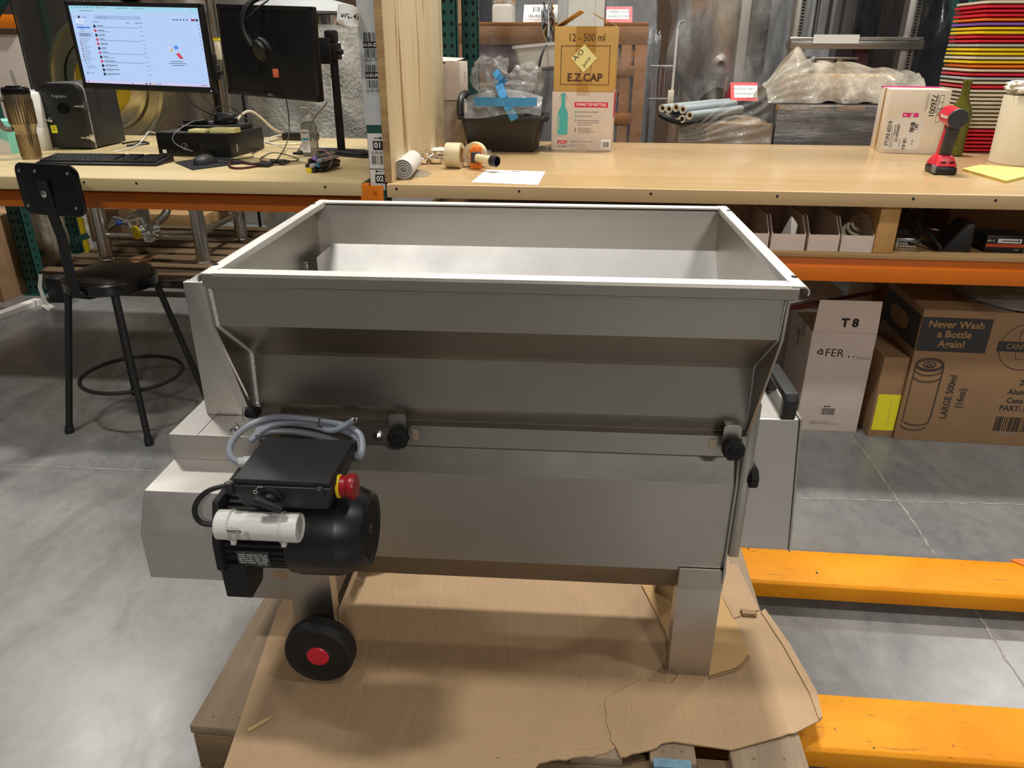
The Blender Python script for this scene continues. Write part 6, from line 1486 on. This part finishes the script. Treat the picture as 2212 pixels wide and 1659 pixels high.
tag(MB().box(-.035, .035, -.05, .05, 0, .012, 'zinc', .002).build('anchor_plate', None, tuple(at(8, 679, z=0)+Vector((-.02, .0, .0105)))), 'metal anchor plate at the left end of the floor rail', 'plate')
t0 = at(92, 592, y=4.05); mb = MB()
pts = [at(88, 592, y=4.02), at(86, 620, y=4.0), at(94, 645, y=3.98), at(104, 660, y=3.97)]
for k in range(3):
    a_, b_ = pts[k], pts[k+1]; mb.plate([a_-X*.012, b_-X*.012, b_+X*.012, a_+X*.012], (0, -1, 0), .0015, 'white_matt')
mb.plate([at(88, 660, y=3.96), at(104, 672, y=3.92), at(118, 662, y=3.96), at(104, 655, y=4.0)], Z, .0015, 'white_matt'); tag(mb.build('webbing_strap'), 'white webbing strap hanging down beside the green post', 'strap')
tag(MB().box(-.04, .06, -.05, .05, 0, .15, 'black', .01).build('black_block', None, (pts[0].x+.01, 4.12, 0)), 'black block on the floor behind the hanging strap', 'block')
p_ = at(560, 470, y=6.0); tag(MB().cyl((0, 0, 0), (0, 0, 1.2), .012, 'black').build('thin_pole', None, (p_.x, 6.0, 0)), 'thin black pole standing beyond the desk', 'pole')
p_ = at(630, 450, y=5.0); tag(MB().lump((0, 0, .30), (.22, .2, .6), 'blackwrap', .25, 3, 2, .5, 8).build('foil_bundle', None, (p_.x, 6.3, 0)), 'dark foil wrapped bundle on the floor beyond the desk', 'bundle')
# bubble wrapped tank
cb0 = at(690, 180, y=5.1); rB = (at(800, 200, y=5.35).x-at(548, 200, y=5.35).x)/2; bcx = (at(800, 200, y=5.35).x+at(548, 200, y=5.35).x)/2
t = thing('bubble_wrapped_tank', 'round tank wrapped in white bubble wrap behind the switched off monitor', 'tank', (bcx, 5.05+.3, 0))
zt2 = at(700, 52, y=5.0).z
def bw_(u, v): 
    a_ = u*2*PI; z_ = .25+v*(zt2-.25); r_ = rB*(1+.02*math.sin(a_*9+z_*6)+.012*math.sin(z_*23+a_*4))*(1-.12*max(0, v-.85)/.15); return Vector((r_*math.cos(a_), r_*math.sin(a_), z_))
MB().surf(bw_, 60, 30, 'bubble', True).build('bubble_wrap', t)
MB().lathe([(rB*.86, zt2-.02), (rB*.86, zt2+.055), (rB*.80, zt2+.06)], 'chrome', (0, 0, 0), (0, 0, 1), 48).lathe([(rB*.95, zt2+.06), (rB*.97, zt2+.075), (rB*.8, zt2+.12), (0, zt2+.2)], 'grey_lt', (0, 0, 0), (0, 0, 1), 48).build('lid', t)
for k in range(3): a_ = 2*PI*k/3+.5; MB().cyl((rB*.7*math.cos(a_), rB*.7*math.sin(a_), 0), (rB*.7*math.cos(a_), rB*.7*math.sin(a_), .3), .04, 'steel_tube').build('leg', t)
lb = at(728, 190, y=4.95); MB().plate([Vector((lb.x-.03, 5.05+.3-rB-.014, lb.z-.10))-t.location, Vector((lb.x+.015, 5.05+.3-rB-.014, lb.z-.10))-t.location, Vector((lb.x+.015, 5.05+.3-rB-.014, lb.z+.05))-t.location, Vector((lb.x-.03, 5.05+.3-rB-.014, lb.z+.05))-t.location], (0, -1, 0), .002, 'paper').build('paper_slip', t)

a_, b_ = at(470, 200, y=6.3), at(610, 200, y=6.3)
t = thing('stainless_cabinet', 'tall stainless cabinet seen between the two monitors', 'cabinet', ((a_.x+b_.x)/2, 6.5, 0)); ww = b_.x-a_.x
MB().box(-ww/2, ww/2, -.2, .2, 0, 2.5, 'steel_dull', .005).build('body', t); MB().box(-ww/2+.02, ww/2-.02, -.206, -.2, .1, 2.4, 'steel_dull', .003).build('door', t)
# wooden crate behind the totes
yc = 4.9
xl_, xr2 = at(985, 75, y=yc).x, at(1400, 75, y=yc).x; zt3 = at(1100, 56, y=yc).z
t = thing('wooden_crate', 'wooden crate with pinkish foam and clear wrap behind the black tote and cartons', 'crate', ((xl_+xr2)/2, yc, 0)); cxx = (xl_+xr2)/2; hw = (xr2-xl_)/2
def rail(x0, x1, z0_, z1_, y0_=0, y1_=.03): MB().box(x0, x1, y0_, y1_, z0_, z1_, 'crate', .002).build('board', t)
rail(-hw, hw, zt3-.10, zt3); rail(-hw, hw, .14, .24); rail(-hw, -hw+.09, .24, zt3-.10); rail(hw-.07, hw, .24, zt3-.10)
i0_ = at(1340, 150, y=yc).x-cxx; rail(i0_, i0_+.06, .24, zt3-.10)
for py0_, py1_ in ((142, 164), (245, 268), (310, 330)): rail(i0_-.03, hw-.07, at(1350, py1_, y=yc).z, at(1350, py0_, y=yc).z, -.012, 0)
def diag(p0, p1):
    a, b = Vector(p0), Vector(p1); s = (b-a).cross(Y).normalized()*.04; MB().plate([a-s, b-s, b+s, a+s], Y, .025, 'crate').build('diagonal', t)
diag((-hw+.03, .004, zt3-.14), (-hw+.30, .004, zt3-.62)); diag((hw-.10, .004, zt3-.12), (i0_-.08, .004, zt3-.45))
MB().box(-hw+.03, hw-.03, .04, .75, .14, zt3-.06, 'foam_pink', .02).build('foam_block', t)
MB().box(-hw, hw, .0, .8, zt3, zt3+.02, 'crate', .002).build('top_board', t)
def cf(u, v): return Vector((-hw-.005+u*(2*hw+.01), -.02-.012*math.sin(u*31+v*4)-.006*math.sin(v*40), .2+v*(zt3-.2)))
MB().surf(cf, 34, 24, 'wrap').build('stretch_film', t)
MB().box(-hw, hw, .02, .78, 0, .14, 'pallet_x').build('skid', t)
zq = zt3+.0205
def tent(name, label, px0_, px1_, y_, pyt, red, txts, seed):
    a_, b_ = at(px0_, 50, y=y_), at(px1_, 50, y=y_); w_ = b_.x-a_.x; t = thing(name, label, 'sign', ((a_.x+b_.x)/2, y_, zq), 0, 'tent signs'); h_ = at((px0_+px1_)/2, pyt, y=y_).z-zq
    MB().prism([(-.09, 0), (0, h_), (.09, 0)], -w_/2, w_/2, 'x', 'red_s' if red else 'white_matt').build('card', t)
    mb = MB(); n_ = Vector((0, -h_, .09)).normalized(); up_ = Vector((0, .09, h_)).normalized(); o = Vector((0, -.045, h_/2))+n_*.001
    mb.patch(o, X, up_, w_*(.86 if red else .98), h_*.86, 'paper', w_*(-.06 if red == 2 else .06) if red else 0)
    for k, s_ in enumerate(txts): mb.text(s_, o+n_*.0006+up_*(.018-.036*k if len(txts) > 1 else -.022), X, up_, .024 if red else .030, 'ink')
    if seed: mb.bars(o+n_*.0006+up_*.028, X, up_, w_*.45, .036, 'ink', 10, seed)
    mb.build('print', t); return t
tent('tent_sign', 'white barcode tent sign standing on the wooden crate', 1132, 1205, yc+.12, 10, False, ['06-REP-018'], 5)
tent('tent_sign', 'red edged DEFECTIVE INVENTORY tent sign behind the brown bottle cap carton', 1308, 1364, yc+.14, 14, 2, ['DEFECTIVE', 'INVENTORY'], 0)
# grey cabinet with a white tub on it, wires
a_, b_ = at(1160, 150, y=4.42), at(1260, 150, y=4.42); zc2 = at(1180, 152, y=4.42).z
t = thing('grey_cabinet', 'grey metal cabinet standing behind the bench next to the stacked cartons', 'cabinet', ((a_.x+b_.x)/2, 4.55, 0)); ww = b_.x-a_.x
MB().box(-ww/2, ww/2, -.12, .12, 0, zc2, 'grey_mid', .004).build('body', t); MB().box(-ww/2+.008, ww/2-.008, -.123, -.12, .05, zc2-.02, 'grey_mid', .002).build('door', t)
t = thing('white_tub', 'white plastic tub tilted on the grey cabinet', 'tub', (at(1165, 150, y=4.42).x+.01, 4.52, zc2+.012), 0, None, (0, R(-5), 0))
mb = MB(); l_ = rings(mb, [(.115, .09, .02, 0), (.14, .115, .025, .105), (.15, .125, .03, .107), (.15, .125, .03, .122), (.142, .117, .028, .122), (.12, .095, .02, .006)], 'white'); f_ = mb.bm.faces.new(l_); f_.material_index = 0; mb.build('tub', t, ang=50)
p_ = at(1205, 20, y=4.72); q__ = at(1306, 20, y=4.72)
t = thing('white_column', 'white painted steel column behind the brown bottle cap carton', 'column', ((p_.x+q__.x)/2, 4.78, 0)); ww = q__.x-p_.x
MB().box(-ww/2, -ww*.28, -.06, .10, 0, 2.6, 'grey_lt', .003).build('conduit', t); MB().box(-ww*.28, ww*.30, -.07, .10, 0, 2.6, 'white', .004).build('web', t); MB().box(ww*.30, ww/2, -.06, .10, 0, 2.6, 'white', .003).build('flange', t)
q = random.Random(9); o = at(1188, 45, y=4.5)
t = thing('wire_bundle', 'tangled bundle of coloured wires hanging beside the white column', 'wires', o)
for k, m_ in enumerate(('cable_grey', 'cable_grey', 'black', 'fob_red', 'tape', 'white', 'cable_grey', 'black')):
    pts = [Vector((q.uniform(-.035, .03), q.uniform(-.03, .03), .09))]+[Vector((q.uniform(-.045, .03), q.uniform(-.03, .03), q.uniform(-.09, .09))) for _ in range(7)]+[Vector((q.uniform(-.02, .03), q.uniform(-.02, .02), -.14+q.uniform(-.05, .02)))]
    MB().tube(pts, .006 if m_ == 'cable_grey' else .0035, m_, 6, smooth=2).build('wire', t)
tag(MB().tube([at(1190, 85, y=4.48), at(1172, 110, y=4.33), at(1163, 150, y=4.32), at(1158, 200, y=4.33), at(1157, 300, y=4.38)], .006, 'black', 7, smooth=2).build('hanging_cable'), 'black cable hanging from the wire bundle in front of the white tub', 'cable')
# wrapped goods behind the crate
def wrapped(name, px0_, px1_, pyt, y_, d_, m_, label, amp=.12, under=None, cat='wrapped load'):
    a_, b_ = at(px0_, 60, y=y_), at(px1_, 60, y=y_); w_ = b_.x-a_.x; h_ = at((px0_+px1_)/2, pyt, y=y_).z
    t = thing(name, label, cat, ((a_.x+b_.x)/2, y_+d_/2, 0))
    MB().lump((0, 0, h_/2), (w_*1.0, d_, h_), m_, amp, 2.4, px0_, .22, 16).build('film', t)
    if under: MB().box(-w_*.46, w_*.46, -d_*.44, d_*.44, 0, h_*.97, under, .02).build('load', t)
    return t
wrapped('wrapped_roll', 1060, 1108, -10, 5.8, .3, 'wrap', 'white film wrapped roll standing behind the wooden crate', .05, 'white_matt')
wrapped('wrapped_machine', 1110, 1215, -60, 6.3, .5, 'wrap_grey', 'grey film wrapped machine behind the white barcode sign', .08, 'grey_mid')
wrapped('wrapped_machine', 1302, 1420, -60, 6.3, .4, 'wrap_grey', 'grey film wrapped machine behind the DEFECTIVE INVENTORY sign', .08, 'grey_mid')
wrapped('wrapped_machine', 1388, 1432, 75, 5.85, .3, 'wrap_grey', 'narrow film wrapped machine between the crate and the wrapped tank', .15, 'grey_mid')
wrapped('dark_panel_load', 1032, 1062, -40, 6.4, .3, 'grey_dark', 'dark upright load behind the green posts', .02)
o = at(1425, 175, y=5.35); t = thing('metal_rack', 'small metal bar frame beside the wrapped tank', 'frame', (o.x, 5.35, 0))
for dx in (-.06, -.03, 0, .03): MB().cyl((dx, 0, o.z-.11), (dx, 0, o.z+.09), .005, 'zinc', seg=8).build('bar', t)
for dz in (.09, -.11): MB().cyl((-.07, 0, o.z+dz), (.08, 0, o.z+dz), .008, 'zinc', seg=8).build('cross_bar', t)
MB().cyl((-.06, 0, 0), (-.06, 0, o.z), .008, 'zinc', seg=8).build('stem', t)
# plastic draped conical tank
y_ = 5.75; c_ = at(1562, 90, y=y_); rr = (at(1672, 60, y=y_).x-at(1470, 60, y=y_).x)/2; zb_ = at(1562, 168, y=y_).z
t = thing('draped_tank', 'steel tank under a loose clear plastic drape behind the pipe bundle', 'tank', (c_.x, y_+.1, 0))
MB().lathe([(0, zb_-.32), (.06, zb_-.30), (rr*.9, zb_-.02), (rr, zb_+.05), (rr, 2.4), (0, 2.5)], 'steel_tube', (0, 0, 0), (0, 0, 1), 48).build('shell', t)
for k in range(3): a_ = 2*PI*k/3+.6; MB().cyl((rr*.85*math.cos(a_), rr*.85*math.sin(a_), 0), (rr*.85*math.cos(a_), rr*.85*math.sin(a_), zb_+.2), .03, 'steel_tube').build('leg', t)
MB().lathe([(.05, 0), (.055, .02), (.04, .03), (.032, .06), (.020, .06), (.018, .03), (0, .03)], ['steel_dull']*4+['void']*2, (-.04, -rr*.98, zb_+.10), (0, -1, -.2), 24).build('port', t)
MB().box(.06, .12, -rr-.004, -rr+.02, zb_-.02, 2.4, 'white', .002).build('white_strip', t)
def drape(u, v):
    a_ = -PI/2+(u-.5)*2.6; r_ = rr*1.27+.03*math.sin(u*23+v*5)+.05*v*math.sin(u*11)+.02*math.sin(v*17+u*7); bot = zb_-.05-.16*math.sin(u*PI*2.2)**2; z_ = 2.4*(1-v)+bot*v
    return Vector((r_*math.cos(a_), r_*math.sin(a_), z_))
MB().surf(drape, 60, 26, 'bag').build('plastic_drape', t, ang=180)
o0, o1 = at(1464, 60, y=5.2), at(1452, 195, y=5.2)
t = thing('level_rod', 'white rod with a tag hanging in front of the draped tank', 'rod', o0); MB().cyl((0, 0, 0), o1-o0, .008, 'white', seg=10).build('rod', t); dd = o1-o0; MB().box(dd.x-.025, dd.x+.012, -.012, .012, dd.z-.10, dd.z, 'cream', .002).build('tag', t); MB().tube([(0, 0, 0), (.01, .01, .03), (.05, .15, .04)], .008, 'cable_grey', 8).build('hook', t)
# pipe bundle on wrapped box
yb = 4.42; a_, b_ = at(1468, 290, y=yb), at(1668, 290, y=yb); zt4 = at(1500, 266, y=yb).z; w_ = b_.x-a_.x
t = thing('wrapped_box', 'brown film wrapped box behind the bench carrying the pipe bundle', 'wrapped load', ((a_.x+b_.x)/2, yb+.3, 0))
MB().box(-w_/2, w_/2, -.28, .3, 0, zt4-.004, 'card_d', .01).build('box', t)
MB().lump((0, 0, zt4/2), (w_*1.02, .58, zt4), 'wrap_gold', .02, 3, 4, .02, 14).build('film', t)
ends = [(0, .047), (.043, .045), (.036, .008), (.130, .047), (.087, .055), (.130, .0), (.175, .020)]
ax_ = Vector((.36, .50, 0)); pp_ = Vector((.81, -.58, 0)); g0 = at(1430, 238, y=yb-.02)
for k, (pd_, dz) in enumerate(ends):
    rr_ = .0208 if k != 2 else .016; e0 = g0+pp_*pd_-ax_*(.10*pd_); e0.z = zt4+.029+dz
    o = MB().lathe([(rr_*.55, .002), (rr_*.6, 0), (rr_, 0), (rr_, ax_.length), (0, ax_.length)], ['cream', 'cream', 'foam_tube', 'foam_tube'], (0, 0, 0), tuple(ax_), 18).lathe([(rr_*.55, .002), (rr_*.5, .05), (0, .05)], ['card', 'void'], (0, 0, 0), tuple(ax_), 18).build('sleeved_pipe', None, tuple(e0))
    tag(o, ('leftmost grey sleeved pipe end of the bundle on the wrapped box', 'second grey sleeved pipe end from the left of the bundle', 'thin sleeved pipe end under the second from the left', 'grey sleeved pipe end at the top right of the bundle', 'grey sleeved pipe end in the upper middle, partly behind the others', 'lowest grey sleeved pipe end of the bundle', 'rightmost grey sleeved pipe end of the bundle')[k], 'pipe', 'grey sleeved pipes')
tag(MB().tube([at(1424, 246, y=yb-.12), at(1440, 256, y=yb-.13), at(1468, 266, y=yb-.10), at(1495, 262, y=yb+.03)], .014, 'black', 8, smooth=2).build('black_hose'), 'black hose bent under the pipe bundle', 'hose')
# grey wrapped box and crumpled film load
a_, b_ = at(1672, 290, y=yb), at(1905, 290, y=yb); zt5 = at(1740, 226, y=yb).z; w_ = b_.x-a_.x
t = thing('wrapped_box', 'grey and black film wrapped box behind the bench next to the mailing carton', 'wrapped load', ((a_.x+b_.x)/2, yb+.3, 0))
MB().box(-w_/2+.005, w_/2-.005, -.29, .12, 0, zt5-.004, 'grey_dark', .006).build('box', t)
y = -.2925
for px0_, px1_, py0_, py1_, m_ in ((1675, 1870, 228, 238, 'tape'), (1745, 1765, 228, 312, 'grey_mid'), (1675, 1880, 270, 295, 'grey_mid'), (1785, 1810, 228, 270, 'black'), (1672, 1745, 240, 268, 'grey_mid')):
    p0, p1 = at(px0_, py1_, y=yb+.0075)-t.location, at(px1_, py0_, y=yb+.0075)-t.location; MB().box(p0.x, p1.x, y-.001, y+.003, p0.z, p1.z, m_).build('tape_band', t)
def gb(u, v): return Vector((-w_/2+u*w_, -.305-.008*math.sin(v*60+u*3)*math.sin(u*5), v*zt5))
MB().surf(gb, 26, 40, 'wrap_band').build('film', t)
def heap(u, v):
    px = 1668+u*350; top = 150+10*math.sin(u*6+2)-44*math.exp(-((u-.19)/.07)**2)+30*max(0, .1-u)/.1; z_hi = at(px, top, y=yb+.15).z; d_ = v*PI
    x_ = at(px, 200, y=yb).x; zz_ = zt5+.004+(z_hi-zt5)*math.sin(min(d_, PI))**.7; n_ = noise.noise(Vector((u*9, v*7, 2)))*.03
    return Vector((x_, yb+.06+.42*v+n_, max(zt5+.004, zz_+n_)))
t = thing('covered_goods', 'crumpled golden film covered goods on top of the grey wrapped box', 'wrapped load', (at(1840, 200, y=yb).x, yb+.27, zt5+.005)); o_ = t.location.copy()
MB().surf(lambda u, v: heap(u, v)-o_, 60, 30, 'wrap_gold').build('crumpled_film', t, ang=80)
MB().box(-.30, .28, -.10, .12, 0, .14, 'card', .02).build('kraft_carton', t)
def slope(u, v):
    px = 1468+u*292; top = 272-160*(u**1.25)+8*math.sin(u*14); bot = 309 if px < 1668 else 224; py = top+(bot-top)*v
    yy = yb-.055+.06*(1-v)*u+.012*math.sin(u*23+v*7)+.010*math.sin(v*31+u*9)
    return at(px, py, y=yy)
tag(MB().surf(slope, 44, 24, 'bag').build('film_sheet', None, ang=180), 'loose sheet of clear film sloping down over the pipe bundle', 'film')
zq = at(1600, 216, y=5.14).z
tent('tent_sign', 'red edged INVENTORY DAMAGED tent sign half covered by the loose film', 1592, 1652, 5.14, 178, True, ['INVENTORY', 'DAMAGED'], 0)
SGN = bpy.data.objects.get('tent_sign.002')
tag(MB().box(-.14, .14, -.1, .12, 0, SGN.location.z-.001, 'black_matt', .004).build('dark_stand', None, (SGN.location.x, SGN.location.y, 0)), 'dark stand carrying the INVENTORY sign', 'stand')
# filling machine with slotted frame
ym = 5.05
t = thing('filling_machine', 'stainless filling machine with slotted posts and glass tubes behind the film wrapped goods', 'machine', (at(1845, 100, y=ym).x, ym, 0)); mx = t.location.x
def ux(px, py): return at(px, py, y=ym).x-mx
for px, w_ in ((1706, .055), (1944, .075)):
    x0 = ux(px, 95); MB().box(x0, x0+w_, -.03, .05, 0, 2.5, 'steel_v', .003).build('upright', t)
    mb = MB(); z_ = 1.0
    while z_ < 2.2: mb.box(x0+w_*.62, x0+w_*.62+.016, -.0312, -.029, z_, z_+.010, 'void'); z_ += .017
    mb.box(x0+w_*.5, x0+w_, -.0306, -.0295, 1.0, 2.4, 'steel_tube').build('slotted_rail', t)
zc3 = at(1840, 92, y=ym).z
MB().cyl((ux(1700, 92), -.05, zc3+.022), (ux(1985, 92), -.05, zc3+.022), .009, 'chrome', seg=12).build('guide_rod', t)
MB().box(ux(1702, 100), ux(1986, 100), -.06, .06, zc3-.035, zc3+.010, 'steel', .003).build('cross_beam', t)
MB().box(ux(1749, 92), ux(1846, 92), -.072, -.068, zc3-.006, zc3+.042, 'paper').build('paper_label', t, label='blank white paper label')
for px in (1762, 1788, 1815, 1840): MB().cyl((ux(px, 92), .03, zc3+.01), (ux(px, 92), .03, 2.3), .0045, 'chrome', seg=8).build('tie_rod', t)
for px in (1772, 1800, 1828): MB().cyl((ux(px, 92), .05, zc3+.01), (ux(px, 92), .05, 2.3), .045, 'clear', seg=24).build('glass_tube', t)
zc4 = at(1800, 123, y=ym).z
MB().box(ux(1748, 123), ux(1850, 123), -.05, .10, zc4-.012, zc4, 'steel', .002).build('lower_plate', t)
MB().box(ux(1760, 130), ux(1800, 130), -.03, .08, zc4-.5, zc4-.012, 'steel_v', .003).cyl((ux(1815, 130), .02, zc4-.5), (ux(1815, 130), .02, zc4-.012), .035, 'steel_tube').build('pedestal', t)
MB().box(ux(1700, 100), ux(1990, 100), -.05, .2, .5, .56, 'steel').build('deck', t)
MB().box(ux(1850, 100)+.0, ux(1880, 100), .0, .05, zc4-.2, zc4+.05, 'fob_red').build('red_bar', t)
t.children[-1].rotation_euler = (0, 0, 0)
wrapped('black_wrapped_pallet', 1848, 1935, -60, 6.3, .6, 'blackwrap', 'black film wrapped pallet load seen through the filling machine', .05)
wrapped('black_wrapped_pallet', 1975, 2110, -60, 5.35, .8, 'blackwrap', 'black film wrapped pallet load behind the tray stack', .06)
wrapped('wrapped_machine', 1745, 1852, -60, 7.1, .5, 'wrap_grey', 'pale film wrapped load behind the glass tubes', .08, 'grey_mid')
wrapped('wrapped_machine', 1640, 1712, -60, 6.3, .5, 'wrap_grey', 'film wrapped load between the draped tank and the filling machine', .08, 'grey_mid')
# far left rack contents
p_ = at(8, 45, y=7.0); tag(MB().box(-1.6, .12, -.04, .04, -.06, .05, 'orange_paint', .002).build('rack_beam', None, (p_.x, 7.0, p_.z)), 'orange rack beam far behind at the left edge', 'rack beam', 'orange rack beams')
p_ = at(20, 150, y=7.0)
carton('beige_carton', 'beige carton on the far rack at the left edge', (p_.x-.25, 7.3, 0), 0, .8, .5, at(20, 75, y=7.0).z, 'card_w2')
carton('tall_brown_load', 'tall brown carton stack behind the stainless tank', (at(110, 60, y=7.9).x, 8.2, 0), 0, .7, .5, 2.4, 'card_d')
carton('tall_brown_load', 'tall brown carton stack far behind the wire bundle', (at(1000, 30, y=8.5).x, 8.8, 0), 0, 1.6, .6, 2.6, 'card_d')
